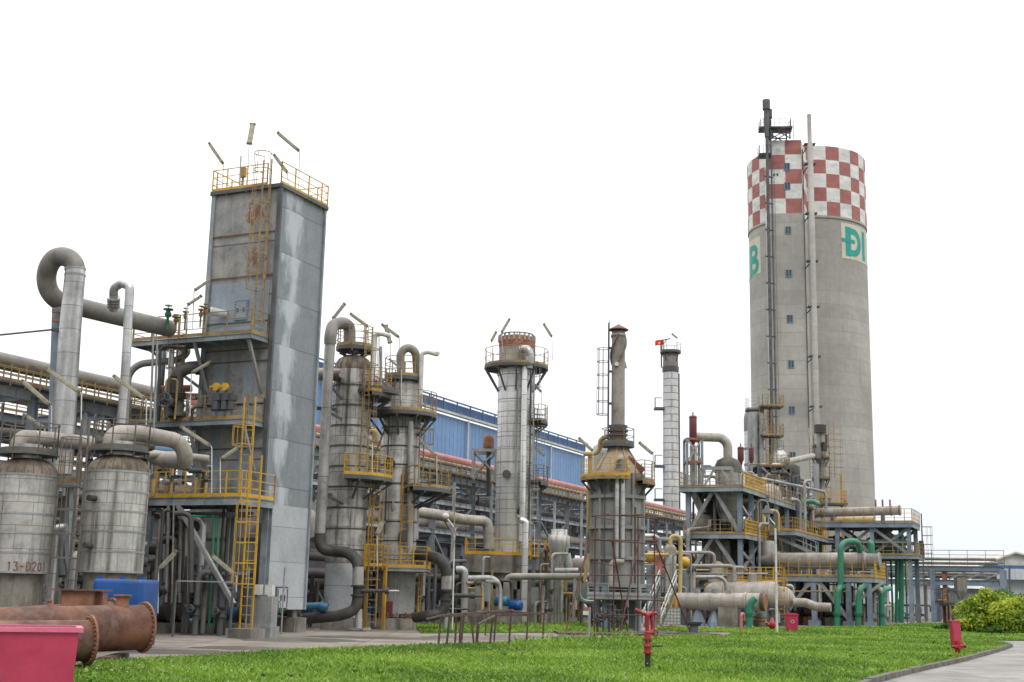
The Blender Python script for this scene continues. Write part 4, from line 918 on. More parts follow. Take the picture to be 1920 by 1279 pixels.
for i, (py, r, m) in enumerate(((905, .1, 'pipe_dark'), (935, .15, 'pipe_dark'), (1018, .13, 'pipe'), (1050, .2, 'pipe_dark'), (1085, .2, 'pipe_dark'), (1120, .3, 'pipe_dark'), (960, .12, 'steel_dark'))):
    pipe('back_pipe', 'dark pipe running behind the two insulated tanks', [P(-30, py - 8, TY2 + 4 + i * .5), P(275, py + 4, TY2 + 6 + i * .5)], r, m, group='dark pipes behind the tanks')
# intermediate platform between tanks with yellow rail
sf = thing('tank_walkway', 'small railed walkway in the gap between the two insulated tanks', 'walkway', P(100, 1100, TY2 + 3))
mb = MB(); mb.bar(P(80, 905, TY2 + 3), P(150, 908, TY2 + 3), 1.4, .2); pf = mb.build('deck', M['steel_blue'], sf)
rb = MB(); rail_mb(rb, [P(80, 903, TY2 + 2.3), P(150, 906, TY2 + 2.3)], .9, sp=.7, mid=2); rb.build('railing', M['yellow_old'], pf)
mb = MB(); mb.bar(P(112, 905, TY2 + 3), P(78, 960, TY2 + 3), .12); mb.bar(P(130, 905, TY2 + 3.2), P(128, 1160, TY2 + 3.2), .18); mb.build('support', M['steel'], sf)

# ================================================================ TALL LOOP PIPE + SECOND RISER
LY = 47.0
rl = m_px(19.5, LY)
lp = [P(112, 900, LY), P(141, 505, LY)]
cc = P(113, 508, LY); loop = [P(109, 900, LY), P(122, 760, LY)]
path_px = [(113, 890, LY), (119, 800, LY), (126, 700, LY), (133, 600, LY), (138.5, 540, LY), (141, 505, LY), (136, 491, LY - .0), (127, 483.5, LY), (115, 481, LY + .1), (101, 486, LY + .2), (91, 501, LY + .3), (87, 520, LY + .5), (90, 540, LY + .7), (100, 556, LY + .9), (117, 567, LY + 1.2), (150, 576, LY + 1.8), (215, 592, LY + 3.2), (300, 612, LY + 5.6), (318, 616, LY + 6.2)]
pp = [P(*a) for a in path_px]
# smooth the loop with Catmull-Rom
def catmull(pts, k=5):
    out = []
    for i in range(len(pts) - 1):
        p0, p1, p2, p3 = pts[max(i - 1, 0)], pts[i], pts[i + 1], pts[min(i + 2, len(pts) - 1)]
        for j in range(k):
            t = j / k; out.append(.5 * ((2 * p1) + (-p0 + p2) * t + (2 * p0 - 5 * p1 + 4 * p2 - p3) * t * t + (-p0 + 3 * p1 - 3 * p2 + p3) * t ** 3))
    out.append(pts[-1]); return out
lpt = thing('looped_pipe', 'tall fat grey pipe with a round loop at its top', 'pipe', P(113, 890, LY))
M['pipe_warm'] = mat('warm_grey_pipe', (.24, .225, .205), (.17, .16, .15), .55, .1, dirt_amt=.4, streak=.25, nscale=.7)
sm_ = catmull(pp, 5); cut = 5 * 5
mb = MB(); mb.tube(sm_[:cut + 1], [m_px(22 - 3.0 * i / cut, LY) for i in range(cut + 1)], 20); mb.build('riser', M['pipe_silver'], lpt)
mb = MB(); mb.tube(sm_[cut:], m_px(18.5, LY), 20); lo = mb.build('loop', M['pipe_warm'], lpt)
for i in (cut, cut - 2):
    mb = MB(); d = (sm_[i] - sm_[i - 1]).normalized(); mb.tube([sm_[i] - d * .04, sm_[i] + d * .04], m_px(20, LY), 20); mb.build('band', M['galv'], lpt)
ps = thing('pipe_support', 'tall grey steel post holding the looped pipe', 'post', P(108, 900, LY + .8))
mb = MB(); mb.ibeam(P(103, 890, LY + .9), P(113, 578, LY + .9), .42, .42); mb.build('column', M['steel_blue'], ps)
for py in (583, 618, 600):
    mb = MB(); mb.bar(P(98, py, LY + .5), P(122, py + 1, LY + .5), .12, .12); mb.build('bracket', M['rust'] if py != 618 else M['steel_dark'], ps)
mb = MB(); mb.tube([P(-30, 631, LY - 3), P(100, 618, LY + .5)], .035, 8); mb.build('tie_rod', M['steel_dark'], ps)
pipe('gooseneck_pipe', 'slim silver riser with a hooked top standing right of the looped pipe', [P(227, 795, LY + .6), P(235, 700, LY + .6), P(243, 548, LY + .6), P(243, 537, LY + .6), P(228, 531, LY + .8), P(213, 540, LY + .9), P(213, 582, LY + 1.5)], m_px(8.6, LY), 'pipe_silver', rad=.3, n=14, flanges=[(5, .75), (5, .5)])
pipe('header_stub', 'wide socket joining the hooked pipe to the sloping pipe', [P(212.5, 562, LY + 1.4), P(212.5, 577, LY + 1.5)], m_px(10, LY), 'pipe_silver')
pipe('side_riser', 'thin grey pipe beside the slim hooked riser', [P(236, 795, LY + 2), P(241, 695, LY + 2)], .1, 'pipe')
pipe('fat_duct', 'fat grey duct running high along the left rack', [onV(-80, 658, -41), onV(62, 690, -41), onV(178, 716, -41), onV(300, 742, -41)], .36, 'pipe_warm', n=18)
# ================================================================ PIPE RACK (runs away from the viewer)
V0, V1 = -40.0, -46.5            # front and back face of the rack
ZT = onV(870, 905, V0).z         # top beam
ZT = 9.45; Z2 = 7.75; Z3 = 5.8
U0, U1 = -2.0, 142.0
M['rack_pale'] = mat('pale_rack_paint', (.50, .54, .58), (.38, .41, .45), .55, dirt_amt=.4, rust=.15)
rack = thing('pipe_rack', 'long blue-grey steel rack carrying pipes on three levels behind the columns', 'pipe rack', W(U0, V0, 0))
us = [U0 + 6.0 * i for i in range(int((U1 - U0) / 6) + 1)]
for i, u in enumerate(us):
    for v in (V0, V1):
        mb = MB(); mb.ibeam(W(u, v, 0), W(u, v, ZT + (1.6 if v == V1 and i % 3 == 0 else 0)), .32, .32); mb.box(W(u, v, .15), .6, .6, .3); mb.build('column', M['steel'], rack)
    for z in (ZT, Z2, Z3):
        mb = MB(); mb.ibeam(W(u, V0, z), W(u, V1, z), .2, .32); mb.build('cross_beam', M['steel'], rack)
for v in (V0, V1):
    for z in (ZT, Z2, Z3):
        for i in range(0, len(us) - 1):
            mb = MB(); mb.ibeam(W(us[i], v, z), W(us[i + 1], v, z), .22, .42 if z == ZT else .3)
            if v == V0:
                for k in range(1, 6): q = W(us[i] + k, v, z); mb.bar(q - ZV * .16, q + ZV * .16, .2, .02)
            mb.build('long_beam', M['rack_pale'] if v == V0 else M['steel'], rack)
for i in range(0, len(us) - 1):
    if i % 3 == 1:
        for v in (V0, V1):
            mb = MB(); mb.bar(W(us[i], v, Z2), W(us[i] + 3, v, Z3), .13); mb.bar(W(us[i + 1], v, Z2), W(us[i] + 3, v, Z3), .13); mb.bar(W(us[i], v, Z3), W(us[i + 1], v, .3), .14); mb.build('brace', M['steel'], rack)
    else:
        mb = MB(); mb.bar(W(us[i], V0, ZT - 1.1), W(us[i] + 1.2, V0, ZT - .1), .12); mb.bar(W(us[i], V0, ZT - 1.1), W(us[i], V0 - 1.2, ZT - .1), .12); mb.build('knee_brace', M['steel'], rack)
# yellow walkway along the top front edge
mb = MB(); mb.hexa(W((U0 + U1) / 2, V0 + .1, ZT + .25), GU * (U1 - U0) / 2, GV * .6, ZV * .04); wk = mb.build('walkway', M['steel_dark'], rack)
for dv, h in ((.68, .78), (-.55, .85), (-3.2, .8), (-6.2, .8)):
    rb = MB(); rail_mb(rb, [W(U0, V0 + dv, ZT + .29), W(U1, V0 + dv, ZT + .29)], h, sp=.8, mid=2, bar=.06, post=.07, toe=.12); rb.build('railing', M['yellow_old'], wk)
# pipes lying on the rack
random.seed(21)
def rpipe(v, z, r, m, label, u0=U0 - 20, u1=U1, cat='pipe', group='pipes lying on the long rack', seg=4):
    pts = [W(u0 + (u1 - u0) * i / seg, v, z) for i in range(seg + 1)]
    mb = MB(); mb.tube(pts, r, 14); return single(mb, 'rack_pipe', M[m], label, cat, pts[0], group)
rpipe(V0 - 1.25, ZT + 1.6, .27, 'pipe_red', 'long faded red pipe running above the yellow railing of the rack', u0=52, group=None)
M['cable_tray'] = mat('pale_cable_tray', (.55, .54, .50), (.45, .44, .41), .5, dirt_amt=.25)
mb = MB(); mb.bar(W(52, V0 - 1.1, ZT + 1.2), W(U1, V0 - 1.1, ZT + 1.2), .9, .14); 
for u in np.arange(52, U1, 3.0): mb.bar(W(u, V0 - 1.1, ZT + .2), W(u, V0 - 1.1, ZT + 1.2), .12)
single(mb, 'cable_tray', M['cable_tray'], 'long pale cable tray just under the red pipe of the rack', 'cable tray', W(40, V0 - 1.1, ZT + .2))
for (v, z, r, m) in ((-41.6, ZT + .55, .2, 'pipe_dark'), (-43.0, ZT + .6, .28, 'pipe'), (-44.3, ZT + .55, .22, 'pipe_beige')):
    rpipe(v, z, r, m, 'long pipe lying on the top tier of the rack behind its railing', group='top tier rack pipes')
for (v, z, r, m) in ((-40.9, Z2 + .4, .22, 'pipe_dark'), (-41.9, Z2 + .36, .18, 'pipe'), (-43.1, Z2 + .5, .33, 'pipe_dark'), (-44.6, Z2 + .4, .2, 'pipe_beige')):
    rpipe(v, z, r, m, 'long pipe lying on the middle tier of the rack', group='middle tier rack pipes')
for (v, z, r, m) in ((-40.8, Z3 + .55, .40, 'pipe_beige'), (-42.1, Z3 + .35, .17, 'pipe_dark'), (-43.3, Z3 + .45, .28, 'pipe_dark'), (-45, Z3 + .4, .22, 'pipe')):
    rpipe(v, z, r, m, 'long pipe lying on the lowest tier of the rack', group='lowest tier rack pipes')
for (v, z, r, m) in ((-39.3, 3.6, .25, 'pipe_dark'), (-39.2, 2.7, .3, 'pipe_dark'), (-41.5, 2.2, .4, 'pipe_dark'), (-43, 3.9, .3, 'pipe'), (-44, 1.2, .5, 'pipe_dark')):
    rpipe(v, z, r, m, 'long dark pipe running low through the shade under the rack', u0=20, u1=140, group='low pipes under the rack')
# equipment in the shade under and behind the rack
random.seed(8)
for i in range(26):
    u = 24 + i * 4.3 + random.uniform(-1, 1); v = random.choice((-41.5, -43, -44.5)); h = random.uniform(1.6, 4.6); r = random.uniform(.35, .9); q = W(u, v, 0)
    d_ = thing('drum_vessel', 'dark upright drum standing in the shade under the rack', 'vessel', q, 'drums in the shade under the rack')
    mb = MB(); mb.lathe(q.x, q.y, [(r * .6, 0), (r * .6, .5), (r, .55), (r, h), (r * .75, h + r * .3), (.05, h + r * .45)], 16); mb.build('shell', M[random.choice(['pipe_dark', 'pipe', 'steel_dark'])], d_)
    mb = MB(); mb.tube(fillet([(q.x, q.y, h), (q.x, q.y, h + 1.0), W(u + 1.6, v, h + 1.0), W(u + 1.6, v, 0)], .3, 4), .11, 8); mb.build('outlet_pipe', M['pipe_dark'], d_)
for i in range(14):
    u = 50 + i * 3.4; q = W(u, -38.4 + random.uniform(-.5, .5), 0); t = thing('pump', 'small dark pump on a concrete plinth beneath the rack edge', 'pump', q, 'pumps along the rack edge')
    mb = MB(); mb.box(q + ZV * .2, .8, 1.6, .4); mb.build('plinth', M['concrete'], t)
    mb = MB(); mb.tube([q + ZV * .75 - GU * .75, q + ZV * .75 + GU * .05], .28, 12); mb.build('motor', M['blue_pump'] if i % 2 else M['pipe_dark'], t)
    mb = MB(); mb.tube([q + ZV * .75 + GU * .1, q + ZV * .75 + GU * .5], .36, 12); mb.tube([q + ZV * .75 + GU * .3, q + ZV * (2.2 + (i % 3)) + GU * .3], .12, 8); mb.build('casing', M['pipe_dark'], t)

# ================================================================ BLUE BUILDING behind the rack
BV = -62.0; bz = onV(830, 777, BV).z
bu0 = uv_of(onV(574, 700, BV))[0]; bu1 = uv_of(onV(1097, 850, BV))[0]
blu = thing('factory_hall', 'long blue ribbed sheet-metal hall behind the steel columns', 'building', W(bu0, BV, 0))
zsk = 7.5
mb = MB(); wallf(mb, W(bu0, BV, 0), W(bu1, BV, 0), zsk, bz); mb.build('front_wall', M['blue_wall'], blu)
mb = MB(); wallf(mb, W(bu1, BV, 0), W(bu1, BV - 10, 0), zsk, bz); mb.build('end_wall', M['blue_wall'], blu); mb = MB(); wallf(mb, W(bu0, BV - 10, 0), W(bu0, BV, 0), zsk, bz); mb.build('end_wall', M['blue_wall'], blu)
mb = MB(); a, b, c, d = W(bu0, BV - 10, bz), W(bu1, BV - 10, bz), W(bu1, BV, bz), W(bu0, BV, bz); e, f = W(bu0, BV - 5, bz + .8), W(bu1, BV - 5, bz + .8)
mb.add([a, b, c, d, e, f], [(3, 2, 5, 4), (4, 5, 1, 0), (2, 1, 5), (0, 3, 4)]); mb.build('roof', M['blue_trim'], blu)
mb = MB(); mb.hexa(W((bu0 + bu1) / 2, BV + .25, bz + .3), GU * (bu1 - bu0) / 2, GV * .25, ZV * .12); mb.build('gutter', M['cable_tray'], blu)
rb = MB(); mb = MB()
for u in np.arange(bu0, bu1, 3.2): mb.bar(W(u, BV + .35, bz + .4), W(u, BV + .35, bz + 1.6), .12)
mb.hexa(W((bu0 + bu1) / 2, BV - .1, bz + 1.0), GU * (bu1 - bu0) / 2, GV * .06, ZV * .5); mb.hexa(W((bu0 + bu1) / 2, BV + .38, bz + 1.62), GU * (bu1 - bu0) / 2, GV * .06, ZV * .07)
mb.build('parapet', M['blue_trim'], blu)
for px in (595, 873, 1030, 950): 
    u = uv_of(onV(px, 850, BV))[0]; mb = MB(); mb.tube([W(u, BV + .25, zsk), W(u, BV + .25, bz)], .12, 8); mb.build('downpipe', M['white'], blu)
# lower storey: concrete piers, dark bays behind
for u in np.arange(bu0, bu1 + 1, 8.0):
    mb = MB(); mb.box(W(u, BV - .4, zsk / 2), .7, .7, zsk); mb.build('pier', M['concrete'], blu)
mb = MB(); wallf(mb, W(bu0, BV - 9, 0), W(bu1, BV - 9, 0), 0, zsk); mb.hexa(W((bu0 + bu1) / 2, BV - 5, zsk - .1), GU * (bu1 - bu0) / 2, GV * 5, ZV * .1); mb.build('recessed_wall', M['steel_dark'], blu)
# left end of the rack background: dark low machine hall so no sky shows under the rack
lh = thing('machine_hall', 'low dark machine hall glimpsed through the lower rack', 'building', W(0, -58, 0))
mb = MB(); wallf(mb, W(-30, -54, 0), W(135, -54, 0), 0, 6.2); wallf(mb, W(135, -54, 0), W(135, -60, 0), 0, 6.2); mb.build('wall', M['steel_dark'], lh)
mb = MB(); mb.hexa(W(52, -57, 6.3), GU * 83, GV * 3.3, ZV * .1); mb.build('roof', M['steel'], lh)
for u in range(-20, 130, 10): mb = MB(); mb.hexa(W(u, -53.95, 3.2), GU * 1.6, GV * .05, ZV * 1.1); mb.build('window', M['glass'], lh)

# ================================================================ COLUMN 1 and 2
def vbody(parent, name, m, cx_, cy_, prof, n=40): mb = MB(); mb.lathe(cx_, cy_, prof, n); return mb.build(name, M[m], parent)
def zY(px, py, Y): return P(px, py, Y).z
def bands(parent, cx_, cy_, r, z0, z1, k, m='galv'):
    for i in range(k):
        z = z0 + (z1 - z0) * i / (k - 1); mb = MB(); mb.lathe(cx_, cy_, [(r - .002, z - .03), (r + .015, z - .03), (r + .015, z + .03), (r - .002, z + .03)], 36, smooth=False); mb.build('strap', M[m], parent)
C1Y = 61.0
c = P(640, 1180, C1Y); X1, Y1 = c.x, C1Y; dzy = lambda py: zY(645, py, C1Y - .9)
rA, rB, rC = m_px(36, C1Y), m_px(37.5, C1Y), m_px(34.5, C1Y)
k1 = thing('distillation_column', 'leftmost stained steel column with a hooked grey pipe over its top', 'column', (X1, Y1, 0))
vbody(k1, 'skirt', 'box_pale', X1, Y1, [(rC, .55), (rC, dzy(1056))])
vbody(k1, 'foundation', 'concrete', X1, Y1, [(rC * 1.12, 0), (rC * 1.12, .5), (rC * .9, .56)])
vbody(k1, 'shell', 'clad_dirty', X1, Y1, [(rC, dzy(1056)), (rB * 1.02, dzy(1046)), (rB, dzy(1040)), (rA, dzy(690))])
vbody(k1, 'head', 'dome_dirty', X1, Y1, [(rA * 1.0, dzy(690)), (rA * .97, dzy(678)), (rA * .8, dzy(668)), (rA * .45, dzy(661)), (.1, dzy(659))])
bands(k1, X1, Y1, rB + .01, dzy(1030), dzy(720), 9, 'pipe_dark')
a_f = math.atan2(-Y1, -X1)       # towards the viewer
zp = dzy(645)
ring_platform(k1, X1, Y1, zp, .3, m_px(35, C1Y), 0, 2 * PI, 'yellow_old', 'steel_dark', h=1.0, brackets=6, bdrop=.3, sp=.8)
zpB = dzy(893); ring_platform(k1, X1, Y1, zpB, rB, rB + 1.15, a_f - .1, a_f + 2.0, 'yellow_new', 'steel_dark', h=1.0, brackets=3, bdrop=.8, sp=.55)
zpC = dzy(735); ring_platform(k1, X1, Y1, zpC, rB, rB + .95, a_f + .5, a_f + 2.2, 'yellow', 'steel_dark', h=1.0, brackets=3, bdrop=.6, sp=.6)
al = a_f + .62; ladder(k1, X1 + (rB + .2) * math.cos(al), Y1 + (rB + .2) * math.sin(al), zpB, zp, al, (zpB + 2.3, zp + .9), 'yellow_old', w=.4, rd=.33)
al = a_f + 1.2; ladder(k1, X1 + (rB + .25) * math.cos(al), Y1 + (rB + .25) * math.sin(al), dzy(1075), zpB, al, (dzy(1040), zpB - .5), 'yellow', w=.4, rd=.33)
M['pipe_zinc'] = mat('zinc_clad_pipe', (.46, .455, .44), (.34, .335, .325), .5, .3, dirt_amt=.45, streak=.6, seam=(40, 3.2), seamw=.02, nscale=.9)
dl = C1Y - 1.55
# the big hooked pipe, its S bend and valve
hk = thing('hooked_overhead_pipe', 'large grey overhead pipe hooked down the left side of the leftmost column', 'pipe', P(610, 1180, dl))
hp = [P(655, 650, C1Y), P(655, 617, C1Y), P(648, 608, C1Y - .3), P(640, 606, C1Y - .6), P(625, 611, C1Y - 1.1), P(620, 628, dl), P(619, 645, dl)]
mb = MB(); mb.tube(catmull(hp, 5), m_px(11.5, C1Y), 18); mb.build('top_bend', M['pipe_warm'], hk)
mb = MB(); mb.tube([P(619, 640, dl), P(612, 760, dl), P(607, 880, dl), P(599.5, 1005, dl)], m_px(10, dl), 18); mb.build('downcomer', M['pipe_zinc'], hk)
hp = [P(600, 1000, dl), P(601, 1020, dl), P(610, 1031, dl), P(630, 1034, dl), P(652, 1037, dl - .3), P(667, 1049, dl - .5), P(672, 1064, dl - .6)]
mb = MB(); mb.tube(catmull(hp, 5), m_px(10.5, dl), 18); mb.build('s_bend', M['pipe_dark'], hk)
d2 = dl - .6
mb = MB(); mb.tube([P(672, 1062, d2), P(671, 1098, d2)], m_px(10.5, d2), 18); mb.build('sleeve', M['pipe_zinc'], hk)
for (y0, y1) in ((1097, 1100), (1114, 1118)):
    mb = MB(); mb.tube([P(671, y0, d2), P(671, y1, d2)], m_px(13, d2), 18); mb.build('flange', M['pipe_dark'], hk)
mb = MB(); mb.tube([P(671, 1098, d2), P(670.5, 1119, d2)], m_px(9, d2), 16); mb.tube([P(664, 1108, d2), P(700, 1108, d2 - .2), P(701, 1108, d2 - .2), P(727, 1108, d2 - .3)], [m_px(5, d2), m_px(4, d2), m_px(3.4, d2), m_px(3, d2)], 12); mb.tube([P(722, 1108, d2 - .3), P(729, 1108, d2 - .3)], m_px(6, d2), 12); v_ = mb.build('gate_valve', M['pipe_dark'], hk)
mb = MB(); mb.tube([P(729, 1108, d2 - .3), P(748, 1108, d2 - .4)], m_px(1.7, d2), 8); mb.build('spindle', M['white'], v_)
hp = [P(670.5, 1118, d2), P(669.5, 1130, d2), P(664, 1142, d2), P(650, 1150, d2), P(630, 1155, d2 + .1), P(600, 1158, d2 + .3), P(572, 1160, d2 + .8)]
mb = MB(); mb.tube(catmull(hp, 5), m_px(10, d2), 18); mb.build('lower_elbow', M['pipe_dark'], hk)
mb = MB(); mb.tube([P(673, 1142, d2 + .1), P(672, 1182, d2 + .1)], m_px(6.5, d2), 12); mb.box(P(672, 1182, d2 + .1), .9, .7, .2); mb.build('pipe_foot', M['pipe_zinc'], hk)
for (py, x0, x1) in ((709, 588, 660), (765, 588, 650), (926, 594, 640)):
    mb = MB(); mb.bar(P(x0, py, dl), P(x1, py + 4, C1Y), .14, .16); mb.bar(P(x0 + 24, py + 6, dl + .2), P(x0 + 60, py + 46 if py == 709 else py + 24, C1Y - .7), .1, .1); mb.build('bracket', M['steel_dark'], hk)
pipe('side_branch', 'short fat insulated pipe crossing the leftmost column near its shoulder', [P(588, 698, C1Y + .2), P(642, 700, C1Y - 1.4)], .22, 'pipe_beige')
pipe('elbow_pipe', 'beige elbow pipe emerging behind the square tower edge', [P(560, 962, C1Y + 2), P(585, 968, C1Y + 1), P(592, 995, C1Y + .2), P(592, 1012, C1Y)], .3, 'pipe_beige', rad=.6)
bl = thing('valve_actuator', 'blue motor valve beside the foot of the leftmost column', 'valve', P(590, 1178, C1Y - 2))
mb = MB(); mb.tube([P(572, 1137, C1Y - 2), P(600, 1136, C1Y - 2)], .16, 12); mb.tube([P(600, 1136, C1Y - 2), P(614, 1140, C1Y - 2)], .24, 12); mb.build('motor', M['blue_pump'], bl)
mb = MB(); mb.tube([P(611, 1117, C1Y - 2), P(611, 1165, C1Y - 2)], .1, 10); mb.build('stem', M['steel_dark'], bl)

# ---- column 2
C2Y = 63.5
c = P(738, 1175, C2Y); X2, Y2 = c.x, C2Y; dz2 = lambda py: zY(745, py, C2Y - .9)
rA, rB, rC = m_px(30, C2Y), m_px(36, C2Y), m_px(37, C2Y)
k2 = thing('distillation_column', 'second stained steel column with a looped grey pipe inside its top rail', 'column', (X2, Y2, 0))
M['skirt2'] = mat('streaked_pale_skirt', (.36, .37, .36), (.28, .29, .29), .5, dirt=(.10, .06, .04), dirt_amt=.5, streak=.7, rust=.3, nscale=.7)
vbody(k2, 'skirt', 'skirt2', X2, Y2, [(rC, .75), (rC, dz2(1075))]); vbody(k2, 'foundation', 'concrete', X2, Y2, [(rC * 1.12, 0), (rC * 1.12, .5), (rC * .9, .55)])
for i in range(14):
    t = 2 * PI * i / 14; mb = MB(); d = Vector((math.cos(t), math.sin(t), 0)); mb.hexa(Vector((X2, Y2, .66)) + d * (rC * 1.02), d * .07, d.cross(ZV) * .03, ZV * .16); mb.build('anchor_lug', M['rust'], k2)
vbody(k2, 'shell', 'clad_dirty', X2, Y2, [(rC, dz2(1075)), (rB, dz2(1068)), (rB, dz2(778)), (rA * 1.02, dz2(770)), (rA, dz2(715))])
vbody(k2, 'head', 'dome_dirty', X2, Y2, [(rA, dz2(715)), (rA * .93, dz2(705)), (rA * .7, dz2(698)), (.1, dz2(693))])
bands(k2, X2, Y2, rB + .01, dz2(1050), dz2(800), 8, 'pipe_dark')
mb = MB(); z = dz2(1147); aa = a_f + .35
mb.lathe(X2, Y2, [(rC + .005, dz2(1157)), (rC + .005, dz2(1128))], 5, -PI / 2 - .45, -PI / 2 - .0); mb.build('red_patch', M['oxide'], k2)
pl = ring_platform(k2, X2, Y2, dz2(772), rB, m_px(66, C2Y), -PI, PI * .35, 'yellow_old', 'steel_dark', h=1.05, brackets=7, bdrop=.9, sp=.9)
ring_platform(k2, X2, Y2, dz2(703), .2, m_px(36, C2Y), 0, 2 * PI, 'yellow_old', 'steel_dark', h=1.0, brackets=6, bdrop=.3, sp=.7)
ring_platform(k2, X2, Y2, dz2(915), rB, rB + 1.6, -PI / 2 + .35, PI * .25, 'yellow_old', 'steel_dark', h=1.0, brackets=4, bdrop=.7, sp=.8)
zl = dz2(1065)
pts4 = [Vector((X2 - 1.5, Y2 - 1.9, 0)), Vector((X2 + 1.6, Y2 - 1.9, 0)), Vector((X2 + 1.6, Y2 + 1.2, 0)), Vector((X2 - 1.5, Y2 + 1.2, 0))]
side_platform(k2, pts4, zl, 'yellow_new', edge=[(3, 0, 1, 2)], beam=.16, sp=.62)
al = a_f + .25
for (z0_, z1_, da, m_) in ((zl, dz2(915), .25, 'yellow'), (dz2(915), dz2(772), .95, 'yellow_old'), (.4, zl, 1.25, 'yellow')):
    al = a_f + da; ladder(k2, X2 + (rB + .28) * math.cos(al), Y2 + (rB + .28) * math.sin(al), z0_, z1_, al, (z0_ + 2.2, z1_ - .3), m_, w=.4, rd=.33)
lp2 = thing('top_loop_pipe', 'grey loop pipe on top of the second column inside its railing', 'pipe', P(758, 700, C2Y))
hp = [P(752, 715, C2Y), P(752, 690, C2Y), P(751, 668, C2Y), P(757, 656, C2Y), P(768, 653, C2Y + .1), P(778, 661, C2Y + .2), P(781, 680, C2Y + .4), P(783, 740, C2Y + .9)]
mb = MB(); mb.tube(catmull(hp, 5), m_px(8, C2Y), 16); mb.build('bend', M['pipe_warm'], lp2)
mb = MB(); mb.tube([P(783, 738, C2Y + .9), P(784, 780, C2Y + .9), P(779, 1012, C2Y - .0)], m_px(5.5, C2Y), 14); mb.build('downcomer', M['pipe_zinc'], lp2)
pipe('flange_riser', 'slim vertical insulated pipe down the right side of the second column', [P(770, 790, C2Y - 1.2), P(768, 1030, C2Y - 1.0)], m_px(5.5, C2Y), 'pipe_zinc')
# two white gooseneck vents
pipe('vent_gooseneck', 'pale gooseneck vent bending right beside the leftmost column', [P(696, 735, C1Y), P(702, 628, C1Y), P(716, 625, C1Y), P(732, 631, C1Y)], .12, 'white', rad=.6, cat='vent pipe')
pipe('vent_gooseneck', 'pale gooseneck vent bending right beside the second column', [P(788, 760, C2Y - .5), P(791, 662, C2Y - .5), P(803, 660, C2Y - .5), P(820, 665, C2Y - .5), P(820.5, 660, C2Y - .5)], .11, 'white', rad=.5, cat='vent pipe')
pipe('flue_duct', 'thin pale pipe rising between the two stained columns', [P(714, 735, C1Y + 1), P(714, 650, C1Y + 1)], .08, 'galv')
wb_ = thing('link_walkway', 'dark curved walkway linking the two stained columns below their tops', 'walkway', P(710, 760, C1Y + 1))
mb = MB(); c0 = P(705, 735, C1Y); mb.lathe(c0.x, c0.y, [(.1, c0.z), (1.15, c0.z), (1.15, c0.z - .15), (.1, c0.z - .15)], 20, -PI, 0, smooth=False); pf = mb.build('deck', M['steel_dark'], wb_)
rb = MB(); rail_mb(rb, arc(c0.x, c0.y, 1.12, -PI, 0, c0.z), 1.0, sp=.6, mid=2, bar=.035, post=.05); rb.build('railing', M['rail_dark'], pf)
mb = MB(); mb.bar(P(695, 762, C1Y + .5), P(722, 775, C2Y), .16); mb.bar(P(700, 860, C1Y + .5), P(735, 770, C2Y), .06); mb.build('strut', M['steel_dark'], wb_)
pipe('yellow_bend', 'small ochre pipe bend between the two stained columns', [P(688, 808, C2Y + 3), P(704, 808, C2Y + 3), P(704, 830, C2Y + 3)], .2, 'pipe_yellow', rad=.3)
# low platform between columns 1 and 2
lp_ = thing('service_platform', 'small bright yellow railed platform between the two stained columns', 'platform', P(700, 1170, C1Y - 1))
z = zY(700, 1062, C1Y - 1.0); a, b = P(683, 1062, C1Y - 1), P(718, 1062, C1Y - 1)
mb = MB(); mb.box(((a.x + b.x) / 2, C1Y - .3, z), b.x - a.x, 1.6, .12, 0); pf = mb.build('deck', M['steel_dark'], lp_)
rb = MB(); rail_mb(rb, [(a.x, C1Y + .4, z), (a.x, C1Y - 1.1, z), (b.x, C1Y - 1.1, z)], 1.0, sp=.4, mid=2); rb.build('railing', M['yellow_new'], pf)
for X in (a.x, b.x): mb = MB(); mb.bar((X, C1Y + .3, 0), (X, C1Y + .3, z), .14); mb.build('post', M['yellow'], lp_)
ladder(lp_, (a.x + b.x) / 2, C1Y - 1.2, .2, z, -PI / 2, (2.3, z - .3), 'yellow_old')
# bent pipe right of column 2 with valve
v2 = thing('valved_pipe', 'dark bent pipe with grey sleeve and gate valve right of the second column', 'pipe', P(835, 1180, C2Y - 2)); d3 = C2Y - 2
hp = [P(780, 1040, d3 + 2), P(806, 1043, d3 + .8), P(825, 1050, d3), P(836, 1068, d3), P(838, 1080, d3)]
mb = MB(); mb.tube(catmull(hp, 5), m_px(10.5, d3), 16); mb.build('upper_bend', M['pipe_dark'], v2)
mb = MB(); mb.tube([P(838, 1078, d3), P(837, 1106, d3)], m_px(10, d3), 16); mb.build('sleeve', M['pipe_zinc'], v2)
for (y0, y1) in ((1105, 1109), (1122, 1126)): mb = MB(); mb.tube([P(837, y0, d3), P(837, y1, d3)], m_px(12.5, d3), 16); mb.build('flange', M['pipe_dark'], v2)
mb = MB(); mb.tube([P(837, 1106, d3), P(836, 1125, d3)], m_px(9, d3), 14); mb.tube([P(830, 1116, d3), P(870, 1117, d3), P(905, 1118, d3)], [m_px(5, d3), m_px(4, d3), m_px(2, d3)], 10); mb.tube([P(882, 1117, d3), P(890, 1117, d3)], m_px(6, d3), 12); mb.build('gate_valve', M['pipe_dark'], v2)
hp = [P(836, 1124, d3), P(834, 1138, d3), P(825, 1150, d3), P(805, 1154, d3), P(778, 1158, d3 + .5)]
mb = MB(); mb.tube(catmull(hp, 5), m_px(9.5, d3), 16); mb.build('lower_elbow', M['pipe_dark'], v2)
mb = MB(); mb.tube([P(836, 1150, d3 + .2), P(835, 1178, d3 + .2)], m_px(5, d3), 12); mb.build('pipe_foot', M['galv'], v2)

